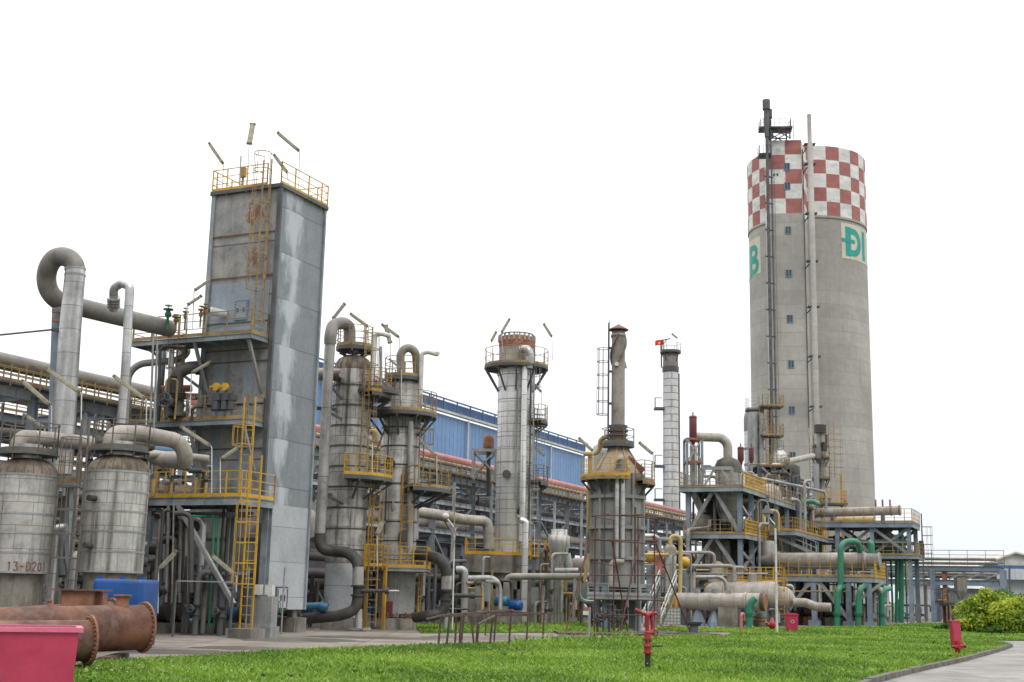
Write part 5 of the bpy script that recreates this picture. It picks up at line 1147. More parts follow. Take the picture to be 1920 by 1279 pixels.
# ================================================================ SILVER COLUMN on its concrete table
C3Y = 84.0
cb3 = P(961, 1015, C3Y); X3, Y3 = cb3.x, C3Y; dz3 = lambda py: zY(965, py, C3Y - 1.2)
r3 = m_px(33.5, C3Y)
k3 = thing('silver_column', 'tall shiny silver column with a rusty crown standing on a concrete table', 'column', (X3, Y3, 0))
zt3 = zY(930, 1040, C3Y - 3)
vbody(k3, 'shell', 'clad_bright', X3, Y3, [(r3 * .97, zt3), (r3 * .97, zt3 + .5), (r3, zt3 + .55), (r3 * 1.0, dz3(676))], 48)
bands(k3, X3, Y3, r3, dz3(985), dz3(700), 13)
M['rust_crown'] = mat('rusted_crown', (.22, .06, .035), (.30, .13, .09), .8, dirt=(.08, .04, .03), dirt_amt=.5, nscale=2, fine=.25)
vbody(k3, 'top_cladding', 'pipe_beige', X3, Y3, [(r3 * 1.0, dz3(676)), (r3 * 1.0, dz3(645))], 40)
cr = vbody(k3, 'rusty_crown', 'rust_crown', X3, Y3, [(r3 * 1.01, dz3(647)), (r3 * 1.03, dz3(629)), (r3 * .9, dz3(626)), (.1, dz3(624))], 40)
for i in range(22):
    t = 2 * PI * i / 22; d = Vector((math.cos(t), math.sin(t), 0)); mb = MB(); z = dz3(630); mb.hexa(Vector((X3, Y3, z)) + d * r3 * 1.04, d * .04, d.cross(ZV) * .06, ZV * .22); mb.build('lug', M['pipe_beige'], cr)
ring_platform(k3, X3, Y3, dz3(683), r3, m_px(61, C3Y), 0, 2 * PI, 'yellow_old', 'steel_dark', h=1.15, brackets=10, bdrop=1.5, sp=1.05, mid=1)
aR = -.35
ring_platform(k3, X3, Y3, dz3(787), r3, r3 + 1.0, aR - .35, aR + .9, 'yellow_old', 'steel_dark', h=1.05, brackets=2, bdrop=.7, sp=.8)
ring_platform(k3, X3, Y3, dz3(903), r3, r3 + 1.1, aR - .35, aR + .9, 'rail_dark', 'steel_dark', h=1.1, brackets=2, bdrop=.7, sp=.7)
for (z0_, z1_, da) in ((dz3(787), dz3(683), -.5), (dz3(903), dz3(787), -.15), (zt3, dz3(903), -.5)):
    al = aR + da + .1; ladder(k3, X3 + (r3 + .3) * math.cos(al), Y3 + (r3 + .3) * math.sin(al), z0_, z1_, al, (z0_ + 2.2, z1_ + .6), 'galv', w=.4, rd=.33)
mb = MB(); q = P(978, 670, C3Y - 1.4); qs = [P(978, 655, C3Y - 1.4), P(988, 655, C3Y - 1.7), P(994, 668, C3Y - 1.7), P(992, 690, C3Y - 1.6)]
mb.tube(catmull(qs, 5), m_px(8, C3Y), 14); mb.build('overflow_bend', M['pipe_silver'], k3)
dp = thing('silver_downpipe', 'slim silver pipe down the front right of the shiny silver column', 'pipe', P(985, 1165, C3Y - 1.6))
mb = MB(); mb.tube([P(984, 684, C3Y - 1.6), P(979, 1000, C3Y - 1.6), P(978, 1015, C3Y - 1.6)], m_px(5.4, C3Y), 14); mb.build('pipe_run', M['clad_bright'], dp)
for px, z0, z1, r, m in ((996, 700, 1010, 1.6, 'pipe_dark'), (1003, 640, 900, 1.2, 'galv'), (971, 700, 940, 1.6, 'pipe')):
    pipe('thin_downpipe', 'thin pipe running down the shiny silver column', [P(px, z0, C3Y - 1.5), P(px - 5, z1, C3Y - 1.5)], m_px(r, C3Y), m, group='thin pipes on the silver column', n=8)
hoop = MB(); zc = dz3(622); hoop.tube([Vector((X3 + r3 * .95 * math.cos(t), Y3 + r3 * .95 * math.sin(t), zc)) for t in [2 * PI * i / 24 for i in range(25)]], .04, 6, caps=False)
for i in range(8): t = 2 * PI * i / 8; hoop.bar((X3 + r3 * .95 * math.cos(t), Y3 + r3 * .95 * math.sin(t), zc - .4), (X3 + r3 * .95 * math.cos(t), Y3 + r3 * .95 * math.sin(t), zc), .04)
hoop.build('spray_ring', M['steel_dark'], cr)
# concrete table
q0, q1 = P(872, 1042, C3Y - 3), P(988, 1042, C3Y - 3)
tb = thing('concrete_table', 'massive stained concrete table on legs under the silver column', 'foundation', ((q0.x + q1.x) / 2, C3Y, 0))
mx_, w_ = (q0.x + q1.x) / 2, q1.x - q0.x
mb = MB(); mb.box((mx_, C3Y - .2, zt3 - .55), w_, 5.6, 1.1, 0); mb.box((mx_, C3Y - .2, zt3 - 1.6), w_ * .8, 5.0, 1.0, 0); mb.build('slab', M['concrete'], tb)
for X in (mx_ - w_ * .36, mx_ + w_ * .1, mx_ + w_ * .5):
    for dy in (-2.2, 2): mb = MB(); mb.box((X, C3Y + dy, (zt3 - 1.6) / 2), 1.15, 1.0, zt3 - 1.6, 0); mb.build('leg', M['concrete'], tb)
rb = MB(); rail_mb(rb, [(q0.x, C3Y + 2.4, zt3), (q0.x, C3Y - 2.9, zt3), (q1.x + .3, C3Y - 2.9, zt3)], 1.0, sp=1.2, mid=2, bar=.05, post=.07, toe=.2); rb.build('railing', M['yellow_new'], tb)
# stair platform right of it
sp_ = thing('stair_tower', 'yellow railed landing with a steep stair right of the concrete table', 'stairs', P(1030, 1165, C3Y - 2)); a, b = P(995, 1044, C3Y - 2), P(1052, 1044, C3Y - 2)
mb = MB(); mb.box(((a.x + b.x) / 2, C3Y - 1, a.z), b.x - a.x, 2, .15, 0); pf = mb.build('landing', M['steel_dark'], sp_)
rb = MB(); rail_mb(rb, [(a.x, C3Y, a.z), (a.x, C3Y - 2, a.z), (b.x, C3Y - 2, a.z), (b.x, C3Y, a.z)], 1.05, sp=.5, mid=3); rb.build('railing', M['yellow_new'], pf)
def stairs(parent, p0, p1, w, n, m='yellow', rail=True, name='flight'):
    """flight from p0 (bottom) to p1 (top); w = width vector"""
    p0, p1, w = Vector(p0), Vector(p1), Vector(w); mb = MB()
    for s in (0, 1): mb.bar(p0 + w * s, p1 + w * s, .05, .22)
    for i in range(n):
        q = p0.lerp(p1, (i + .5) / n) + w / 2; d = (p1 - p0); d.z = 0; d.normalize(); mb.hexa(q, w / 2, d * .13, ZV * .015)
    f = mb.build(name, M['steel_dark'] if m != 'galv' else M['galv'], parent)
    if rail:
        for s in (0, 1):
            rb = MB(); a_, b_ = p0 + w * s, p1 + w * s
            for h in (.5, .95): rb.bar(a_ + ZV * h, b_ + ZV * h, .045)
            for i in range(5): q = a_.lerp(b_, i / 4); rb.bar(q, q + ZV * .97, .05)
            rb.build('handrail', M[m], f)
    return f
c1_, c2_ = P(1062, 1100, C3Y - 3), P(1022, 1046, C3Y - 3)
stairs(sp_, c1_, (c2_.x, C3Y - 3, a.z), (0, .9, 0), 12)
c3_, c4_ = P(1040, 1172, C3Y - 4), P(1060, 1108, C3Y - 4)
stairs(sp_, c3_, c4_, (0, .9, 0), 12, 'yellow_new')
for px in (1000, 1048): q = P(px, 1100, C3Y - 1.8); mb = MB(); mb.bar((q.x, q.y, 0), (q.x, q.y, a.z), .2); mb.build('post', M['steel'], sp_)
pipe('wide_riser', 'broad pale silver pipe standing in front of the concrete table', [P(975, 975, C3Y - 4.5), P(986, 978, C3Y - 4.5), P(985, 1000, C3Y - 4.5), P(982, 1165, C3Y - 4.5)], m_px(5.8, C3Y - 4), 'clad_bright', rad=.2)
sg = thing('silver_separator', 'small lumpy silver vessel with conical shoulders right of the silver column', 'vessel', P(1050, 1165, C3Y - 5))
q = P(1048, 1040, C3Y - 5); mb = MB(); zz = lambda py: zY(1048, py, C3Y - 5)
mb.lathe(q.x, q.y, [(m_px(9, 79), 0), (m_px(9, 79), zz(1068)), (m_px(14, 79), zz(1040)), (m_px(20, 79), zz(1022)), (m_px(20, 79), zz(1006)), (m_px(15, 79), zz(1003)), (m_px(15, 79), zz(993)), (.05, zz(992))], 24); mb.build('shell', M['clad_tank'], sg)
q = P(1066, 1040, C3Y - 5); mb = MB(); mb.tube([P(1062, 1038, 79), P(1068, 1070, 79)], .25, 12); mb.tube([P(1040, 1071, 78), P(1084, 1071, 78)], .2, 14); mb.build('elbow', M['pipe_zinc'], sg)
pipe('small_drum', 'beige horizontal drum poking out left of the round heater', [P(1080, 1064, 80), P(1108, 1064, 79)], .6, 'pipe_beige', cat='vessel')
# long horizontal pipe in front, px 945..1175 y 1081
HY = 74
pipe('long_low_pipe', 'long beige horizontal pipe crossing in front of the stair and heater', [P(948, 1165, HY + 2), P(950, 1081, HY + 2), P(1060, 1081, HY + .5), P(1168, 1080, HY - 1)], m_px(6.2, HY), 'pipe_beige', rad=.35, n=16)
pipe('s_pipe', 'silver pipe that dives left from the concrete table with a top elbow', [P(855, 1068, HY), P(872, 1067, HY), P(870, 1165, HY)], m_px(6.5, HY), 'pipe_zinc', rad=.9)
pipe('s_pipe', 'silver pipe with a long horizontal arm before the concrete table', [P(876, 1085, HY + 1), P(936, 1084, HY + 1), P(934, 1160, HY + 1)], m_px(6, HY), 'pipe_zinc', rad=.6)
pipe('u_pipe', 'thin pipe bent like a hook under the long low beige pipe', [P(1085, 1090, HY - 1), P(1085, 1128, HY - 1), P(1150, 1130, HY - 1)], m_px(3.5, HY), 'pipe_silver', rad=.5)
pipe('u_pipe', 'thin upright silver leg under the middle of the long low beige pipe', [P(1078, 1085, HY), P(1075, 1165, HY)], m_px(3, HY), 'pipe_silver')
for (px, py, lab) in ((966, 1136, 'bright blue motor standing behind the rusty trestle'), (940, 1128, 'small round blue motor left of the bright blue one')):
    q = P(px, 1165, HY + 1); t = thing('electric_motor', lab, 'motor', (q.x, q.y, 0)); c0 = P(px, py, HY + 1)
    mb = MB(); mb.tube([c0 - GV * .35, c0 - GV * .33, c0 + GV * .3, c0 + GV * .42], [.3, .34, .34, .2], 14)
    for i in range(8): mb.tube([c0 - GV * (.28 - i * .07), c0 - GV * (.26 - i * .07)], .37, 14)
    mb.build('motor', M['blue_tank'] if px == 966 else M['blue_pump'], t)
    mb = MB(); mb.box((q.x, q.y, (c0.z - .25) / 2), .8, .7, c0.z - .25, 0); mb.build('plinth', M['concrete'], t)
pipe('yellow_conduit', 'thin ochre bent conduit beneath the concrete table', [P(878, 1103, C3Y - 4), P(919, 1103, C3Y - 4), P(917, 1150, C3Y - 4)], .06, 'pipe_yellow', rad=.2)
# elbow of the lowest rack pipe
pipe('rack_branch', 'beige branch pipe bending down beneath the rack left of silver column', [P(782, 960, 76), P(838, 968, 76), P(866, 974, 78), P(914, 978, 79), P(916, 1000, 79), P(916, 1030, 79)], .32, 'pipe_beige', rad=.6)
# small stack beside the rack (px 915, y 820..) on a frame
ss = thing('small_vent_tower', 'rusty vent silencer on a small braced frame left of the silver column', 'silencer', P(905, 900, 88)); z0 = zY(905, 880, 88)
mb = MB(); mb.lathe(P(916, 850, 88).x, 88, [(.34, zY(916, 846, 88)), (.38, zY(916, 845, 88)), (.38, zY(916, 820, 88)), (.3, zY(916, 817, 88)), (.02, zY(916, 816, 88))], 14); mb.build('silencer', M['rust'], ss)
mb = MB(); mb.tube([P(916, 846, 88), P(916, 930, 88)], .16, 8); mb.build('stem', M['pipe_dark'], ss)
mb = MB(); z1 = zY(905, 847, 88); z0 = ZT
a, b = P(888, 860, 88), P(930, 860, 88)
for X in (a.x, b.x):
    for Y in (87, 89): mb.bar((X, Y, z0), (X, Y, z1), .14)
for Y in (87, 89): mb.bar((a.x, Y, z0 + .3), (b.x, Y, z1), .1); mb.bar((b.x, Y, z0 + .3), (a.x, Y, z1), .1); mb.bar((a.x, Y, z1), (b.x, Y, z1), .2)
for X in (a.x, b.x): mb.bar((X, 87, z1), (X, 89, z1), .2)
mb.build('frame', M['galv'], ss)

# ================================================================ ROUND HEATER with cone and capped stack
H1Y = 71.0
q = P(1157, 1100, H1Y); XH, YH = q.x, H1Y; zh = lambda py: zY(1157, py, H1Y - 1.4); zhc = lambda py: zY(1157, py, H1Y)
rh = m_px(48, H1Y)
he = thing('round_heater', 'ribbed round grey furnace with a tan cone and a capped stack', 'furnace', (XH, YH, 0))
M['heater'] = mat('heater_shell', (.25, .25, .248), (.19, .19, .189), .6, dirt_amt=.35, streak=.35, nscale=.7)
M['cone_tan'] = mat('tan_cone_paint', (.34, .27, .18), (.28, .22, .15), .6, dirt_amt=.3, rust=.2, streak=.3)
M['stack_grey'] = mat('stack_grey', (.26, .24, .205), (.18, .165, .145), .6, dirt=(.06, .045, .035), dirt_amt=.6, streak=.7, rust=.35)
z0h, z1h = zh(1100), zh(886)
vbody(he, 'shell', 'heater', XH, YH, [(rh, z0h), (rh, z1h)], 48)
for i in range(10):
    t = 2 * PI * (i + .3) / 10; d = Vector((math.cos(t), math.sin(t), 0)); mb = MB(); mb.hexa(Vector((XH, YH, (z0h + z1h) / 2)) + d * (rh + .06), d * .08, d.cross(ZV) * .07, ZV * (z1h - z0h) / 2); mb.build('rib', M['heater'], he)
for py in (1046, 988, 930, 1098):
    z = zh(py); mb = MB(); mb.lathe(XH, YH, [(rh - .02, z - .09), (rh + .16, z - .09), (rh + .16, z + .09), (rh - .02, z + .09)], 48, smooth=False); mb.build('ring_stiffener', M['heater'], he)
zc1 = zhc(838); rs_ = m_px(12.8, H1Y)
vbody(he, 'cone', 'cone_tan', XH, YH, [(rh * 1.0, z1h), (rh * .95, z1h + .15), (rs_ * 1.35, zc1)], 40)
for t in (-1.75, -1.2, -2.6, -.4):
    d = Vector((math.cos(t), math.sin(t), 0)); mb = MB(); mb.bar(Vector((XH, YH, z1h + .2)) + d * rh * .96, Vector((XH, YH, zc1)) + d * rs_ * 1.4, .1, .07, d); mb.build('cone_rib', M['cone_tan'], he)
zs0, zs1 = zc1, zhc(622)
vbody(he, 'stack', 'stack_grey', XH, YH, [(rs_ * 1.25, zs0), (rs_ * 1.25, zhc(826)), (rs_, zhc(820)), (rs_ * .98, zs1)], 28)
for py, k in ((826, 1.5), (816, 1.42), (808, 1.5), (800, 1.42)): z = zhc(py); mb = MB(); mb.lathe(XH, YH, [(rs_, z - .06), (rs_ * k, z - .06), (rs_ * k, z + .06), (rs_, z + .06)], 28, smooth=False); mb.build('flange', M['steel_dark'], he)
sb = MB(); sb.lathe(XH, YH, [(rs_ * 1.2, zhc(822)), (rs_ * 1.2, zhc(803))], 28); sb.build('damper_section', M['rust'], he)
mb = MB(); mb.lathe(XH, YH, [(rs_ * 1.0, zhc(632)), (rs_ * 1.12, zhc(631)), (rs_ * 1.12, zhc(627)), (rs_, zhc(626))], 28); mb.build('lip', M['galv'], he)
zr0, zr1 = zhc(618), zhc(610)
mb = MB(); mb.lathe(XH, YH, [(rs_ * .1, zr0 - .1), (m_px(19, H1Y), zr0 - .05), (m_px(19, H1Y), zr0), (.02, zhc(608))], 28, smooth=False)
mb.build('rain_cap', M['oxide'], he)
for i in range(6): t = 2 * PI * i / 6; mb = MB(); mb.bar((XH + rs_ * .9 * math.cos(t), YH + rs_ * .9 * math.sin(t), zs1 - .1), (XH + rs_ * .9 * math.cos(t), YH + rs_ * .9 * math.sin(t), zr0 - .03), .06); mb.build('cap_strut', M['steel_dark'], he)
# helical strakes near the top
for ph in (0, 2 * PI / 3, 4 * PI / 3):
    mb = MB(); pts_o = []; za, zb_ = zhc(690), zhc(628)
    for i in range(25):
        f_ = i / 24; t = ph + f_ * 2.6; pts_o.append((t, za + (zb_ - za) * f_))
    for (t0_, q0_), (t1_, q1_) in zip(pts_o[:-1], pts_o[1:]):
        mb.bar((XH + (rs_ + .03) * math.cos(t0_), YH + (rs_ + .07) * math.sin(t0_), q0_), (XH + (rs_ + .03) * math.cos(t1_), YH + (rs_ + .03) * math.sin(t1_), q1_), .05, .14, Vector((math.cos((t0_ + t1_) / 2), math.sin((t0_ + t1_) / 2), 0)))
    mb.build('strake', M['stack_grey'], he)
q = P(1156, 683, H1Y - rs_); mb = MB(); mb.tube([q, q - Vector((0, .12, 0))], .12, 12); mb.build('inspection_port', M['white'], he)
# ladder left of the stack with cage
xl = P(1141, 700, H1Y).x
ladder(he, xl, YH, zhc(826), zhc(634), PI, (zhc(778), zhc(636)), 'steel_dark', w=.45, rd=.34)
for py in (653, 697, 757): z = zhc(py); mb = MB(); mb.bar((xl, YH, z), (XH - rs_ * .9, YH, z), .12); mb.build('stand_off', M['steel_dark'], he)
ring_platform(he, XH, YH, zhc(833), rs_ * 1.2, m_px(31, H1Y), 0, 2 * PI, 'rail_dark', 'steel_dark', h=.85, brackets=0, sp=1.1, mid=1)
ring_platform(he, XH, YH, zh(893), rh + .05, m_px(70, H1Y), -PI * 1.02, -PI * .42, 'yellow_new', 'yellow_old', h=.95, brackets=5, bdrop=.6, sp=.8)
ring_platform(he, XH, YH, zh(900), rh + .05, m_px(70, H1Y), -PI * .3, PI * .12, 'yellow_old', 'yellow_old', h=1.1, brackets=3, bdrop=.6, sp=.8)
for px, y0 in ((1157, 905), (1168, 893)):
    mb = MB(); mb.tube(fillet([P(px, 860 if px > 1160 else 890, H1Y - 2), P(px, y0, H1Y - 1.75), P(px - 1, 1046, H1Y - 1.75)], .3), m_px(4.2, H1Y), 14); mb.build('flue_pipe', M['pipe_silver'], he)
mb = MB(); mb.tube(fillet([P(1145, 1100, H1Y - 1.9), P(1147, 1052, H1Y - 1.9), P(1170, 1054, H1Y - 1.9)], .25), m_px(5, H1Y), 14); mb.build('burner_elbow', M['pipe_beige'], he)
mb = MB(); q = P(1163, 866, H1Y - 1.7); mb.tube([q, P(1163, 858, H1Y - 1.2)], .2, 12); mb.build('cone_nozzle', M['cone_tan'], he)
for px in (1120, 1140, 1162, 1186, 1196): mb = MB(); q = P(px, 1130, H1Y - 1); mb.bar((q.x, q.y, 0), (q.x, q.y, z0h), .3); mb.build('leg', M['steel_dark'] if px % 4 else M['steel_blue'], he)
mb = MB(); q = P(1135, 1140, H1Y - 1.6); mb.ibeam((q.x, q.y, 0), (q.x, q.y, z0h), .3, .3); mb.build('leg', M['steel_blue'], he)
side_platform(he, [P(1100, 1115, H1Y - 2.2), P(1222, 1115, H1Y - 2.2), P(1222, 1115, H1Y - 1.3), P(1100, 1115, H1Y - 1.3)], zh(1116), 'galv', edge=[(0, 1)], h=.6, beam=.2, sp=1.2, mid=1, deckm='galv')
mb = MB(); q = P(1150, 870, H1Y); 
# black hopper box on the cone right, ochre duct on left
mb.hexa(P(1190, 873, H1Y - .3), (.45, 0, -.35), (0, .5, 0), (.1, 0, .14)); mb.build('explosion_door', M['oxide'], he)
pipe('ochre_duct', 'ochre duct pipe curving up beside the left of the heater cone', [P(1094, 851, H1Y + 1), P(1124, 851, H1Y + 1), P(1126, 822, H1Y + .6), P(1142, 818, H1Y + .4)], m_px(4.5, H1Y), 'pipe_yellow', rad=.5)
pipe('ochre_riser', 'tall ochre pipe rising left of the round heater', [P(1103, 1000, H1Y + 1.2), P(1106, 856, H1Y + 1.2)], m_px(4.2, H1Y), 'pipe_yellow')
pipe('grey_riser', 'grey lower run of the ochre riser left of the heater', [P(1099, 1050, H1Y + 1.2), P(1103, 1000, H1Y + 1.2)], m_px(4.6, H1Y), 'pipe')
sv = thing('side_vessel', 'silver rounded vessel tucked behind the heater cone on its left', 'vessel', P(1120, 880, H1Y + 3)); q = P(1124, 880, H1Y + 3); mb = MB(); mb.lathe(q.x, q.y, [(m_px(16, 74), zY(1124, 980, 74)), (m_px(16, 74), zY(1124, 850, 74)), (m_px(11, 74), zY(1124, 837, 74)), (.05, zY(1124, 832, 74))], 24); mb.build('shell', M['galv'], sv)

# ================================================================ FAR CHIMNEY with flag
CHY = 150.0
q = P(1258, 975, CHY); XC, YC = q.x, CHY; zc_ = lambda py: zY(1258, py, CHY); rc = m_px(14.3, CHY)
ch = thing('banded_chimney', 'slim pale banded chimney with a small flag on its top platform', 'chimney', (XC, YC, 0))
M['chimney'] = mat('banded_chimney', (.68, .68, .67), (.56, .56, .55), .7, dirt=(.10, .09, .08), dirt_amt=.35, streak=.35, seam=(9, .85), seamcol=(.13, .12, .11), seamw=.06, nscale=.25)
vbody(ch, 'shaft', 'chimney', XC, YC, [(rc * 1.06, 0), (rc, zc_(692)), (rc * .97, zc_(664))], 32)
vbody(ch, 'sooty_top', 'stained_top', XC, YC, [(rc * 1.02, zc_(690)), (rc * .96, zc_(662)), (rc * .8, zc_(660))], 32) if 'stained_top' in M else vbody(ch, 'sooty_top', 'stack_grey', XC, YC, [(rc * 1.02, zc_(690)), (rc * .98, zc_(662)), (rc * .8, zc_(661))], 32)
ring_platform(ch, XC, YC, zc_(660), rc, m_px(20, CHY), 0, 2 * PI, 'rail_dark', 'steel_dark', h=1.0, brackets=4, bdrop=1, sp=1.2, mid=1)
for py in (693,): z = zc_(py); mb = MB(); mb.lathe(XC, YC, [(rc, z - .3), (rc * 1.1, z - .3), (rc * 1.1, z + .3), (rc, z + .3)], 32, smooth=False); mb.build('collar', M['steel_dark'], ch)
for py in (767, 875, 938): z = zc_(py); mb = MB(); mb.box((XC - rc - .5, YC, z), 1.1, 1.2, .25, 0); mb.bar((XC - rc - .95, YC, z), (XC - rc - .95, YC, z + 1.3), .1); mb.bar((XC - rc - .1, YC, z + 1.3), (XC - rc - .95, YC, z + 1.3), .08); mb.build('side_step', M['steel_dark'], ch)
mb = MB(); mb.bar((XC + rc + .15, YC, 3), (XC + rc + .1, YC, zc_(700)), .14); mb.bar((XC - rc - .2, YC, zc_(690)), (XC - rc - .2, YC, zc_(645)), .14); mb.build('riser', M['steel_dark'], ch)
fl_ = thing('flag', 'small red flag with a yellow star flying at the chimney top', 'flag', P(1243, 660, CHY - 1.3))
mb = MB(); mb.tube([P(1243.5, 660, CHY - 1.3), P(1243.5, 637, CHY - 1.3)], .06, 6); mb.bar(P(1243.5, 638, CHY - 1.3), P(1257, 635, CHY - 1.3), .12); mb.bar(P(1243.5, 646, CHY - 1.3), P(1250, 637, CHY - 1.3), .09); mb.build('pole', M['steel_dark'], fl_)
M['flag_red'] = mat('flag_cloth', (.75, .03, .02), (.6, .02, .02), .7); M['flag_star'] = mat('flag_star_cloth', (.85, .65, .03), (.8, .6, .02), .7)
fb = MB(); vs = []; nx = 12; a, b = P(1243, 636, CHY - 1.3), P(1228.5, 639, CHY - 1.3); hh_ = m_px(11, CHY)
for i in range(nx + 1):
    f_ = i / nx; q = a.lerp(b, f_); w = .16 * math.sin(f_ * 7); vs += [(q.x, q.y + w, q.z), (q.x, q.y + w, q.z - hh_ * (1 - .12 * f_))]
fb.add(vs, [(2 * i, 2 * i + 2, 2 * i + 3, 2 * i + 1) for i in range(nx)], None, True); fb.add([(x_, y_ + .02, z_) for x_, y_, z_ in vs], [(2 * i, 2 * i + 1, 2 * i + 3, 2 * i + 2) for i in range(nx)], None, True); cl_ = fb.build('cloth', M['flag_red'], fl_)
s = MB(); cq = P(1236, 643.5, CHY - 1.5); vs = [(cq.x + (.22 if i % 2 == 0 else .09) * math.sin(PI * i / 5), cq.y, cq.z + (.22 if i % 2 == 0 else .09) * math.cos(PI * i / 5)) for i in range(10)]; s.add(vs, [tuple(range(10))]); s.build('star', M['flag_star'], cl_)
# ================================================================ RIGHT PROCESS STRUCTURES
def zU(px, py, u): return onU(px, py, u).z
def flr(p, z): return Vector((p.x, p.y, z))
su = uv_of(P(1292, 1172, 96))[0]; D1 = 6.2
A1, B1 = onU(1291, 1000, su), onU(1388, 1000, su); vA, vB = uv_of(A1)[1], uv_of(B1)[1]
zT1, zT2 = zU(1340, 914, su), zU(1340, 1001, su)
s1 = thing('process_structure', 'braced grey steel structure with two yellow railed decks right of the chimney', 'steel structure', W(su, (vA + vB) / 2, 0))
for (du, v) in ((0, vA), (0, vB), (D1, vA), (D1, vB), (D1 * .55, vB), (D1 + 6, vB), (D1 + 12, vB), (D1 + 12, vA), (D1 + 6, vA)):
    mb = MB(); mb.ibeam(W(su + du, v, 0), W(su + du, v, zT1), .34, .34); mb.box(W(su + du, v, .2), .8, .8, .4); mb.build('column', M['steel_blue'], s1)
for z, hm, m_ in ((zT1, zT1 - 3.2, 'a'), (zT2, zT2 - 2.8, 'b')):
    for du in (0, D1):
        vm = (vA + vB) / 2
        mb = MB(); mb.bar(W(su + du, vm - .1, z - .3), W(su + du, vA + .15, hm), .26); mb.build('brace', M['galv'], s1); mb = MB(); mb.bar(W(su + du, vm + .1, z - .3), W(su + du, vB - .15, hm), .26); mb.build('brace', M['galv'], s1)
    mb = MB(); mb.bar(W(su, vB, z - 1.2), W(su + D1, vB, hm), .2); mb.bar(W(su + D1, vB, z - .2), W(su, vB, hm), .2); mb.build('side_brace', M['galv'], s1)
p = side_platform(s1, [W(su - .7, vA - .5, 0), W(su - .7, vB + .4, 0), W(su + D1 + .4, vB + .4, 0), W(su + D1 + .4, vA - .5, 0)], zT1, 'yellow_old', edge=[(3, 0, 1)], beam=.35, sp=.9, h=1.1)
rb = MB(); rail_mb(rb, [W(su - .7, vB + .4, zT1), W(su + D1 + .4, vB + .4, zT1)], 1.1, sp=.33, mid=3, bar=.07); rb.build('side_railing', M['yellow_new'], p)
p = side_platform(s1, [W(su - .4, vA - .2, 0), W(su - .4, vB + .4, 0), W(su + D1 + 5, vB + .4, 0), W(su + D1 + 5, vA - .3, 0)], zT2, 'yellow_old', edge=[(3, 0, 1)], beam=.35, sp=.9, h=1.0)
rb = MB(); rail_mb(rb, [W(su - .4, vB + .4, zT2), W(su + D1 + 3, vB + .4, zT2)], 1.05, sp=.35, mid=3, bar=.07); rb.build('side_railing', M['yellow_new'], p)
# long back deck receding right (px 1425..1500, y 930..957)
p = side_platform(s1, [W(su + D1 + .5, vB - 3, 0), W(su + D1 + .5, vB + .6, 0), W(su + D1 + 17, vB + .6, 0), W(su + D1 + 17, vB - 3, 0)], zT1 - .2, 'yellow_old', edge=[(0, 1, 2)], beam=.4, sp=.9, h=1.1)
p = side_platform(s1, [W(su + D1 + .5, vB + .6, 0), W(su + D1 + .5, vB + 2.6, 0), W(su + D1 + 14, vB + 2.6, 0), W(su + D1 + 14, vB + .6, 0)], zT2 + .6, 'yellow', edge=[(0, 1, 2)], beam=.35, sp=.9, h=1.0)
for du in (10, 14, 18, 22): mb = MB(); mb.ibeam(W(su + du, vB + .4, 0), W(su + du, vB + .4, zT1 - .4), .32, .32); mb.build('column', M['steel'], s1)
for z in (zT2 - 3.2, 2.6): 
    for du in (0, D1): mb = MB(); mb.ibeam(W(su + du, vA, z), W(su + du, vB, z), .2, .3); mb.build('cross_beam', M['steel'], s1)
mb = MB(); mb.bar(W(su + .3, vA - .1, zT2 - 2.6), W(su + 3, vA + 2.2, zT2 - 2.6), 2.0, .2); mb.build('low_deck', M['steel_dark'], s1)
# vessel with dome through the deck
q = W(su + 3.4, (vA + vB) / 2 + .2, 0); rr = m_px(24, 98); zz = lambda py: zU(1345, py, su + 2.2)
M['moss_dome'] = mat('mossy_dark_dome', (.13, .12, .10), (.07, .07, .06), .9, dirt=(.03, .04, .02), dirt_amt=.6, nscale=1.6, fine=.3, bump=.4)
dv = thing('domed_reactor', 'stained domed vessel standing through the upper deck of the braced structure', 'vessel', (q.x, q.y, zT2))
vbody(dv, 'shell', 'clad_dirty', q.x, q.y, [(rr * .6, zT2 + 1.0), (rr, zT2 + 2.4), (rr, zz(882))], 32); vbody(dv, 'dome', 'moss_dome', q.x, q.y, [(rr * 1.06, zz(884)), (rr * 1.04, zz(872)), (rr * .85, zz(861)), (rr * .45, zz(856)), (.05, zz(855))], 32)
pt = P(1350, 850, 98.5)
mb = MB(); mb.tube(fillet([Vector((q.x, q.y, zz(858))), Vector((q.x, q.y, zz(818))), P(1303, 819, 98), P(1300, 819, 98)], 1.1, 8), m_px(8.5, 98), 18); mb.build('vapour_elbow', M['pipe_beige'], dv)
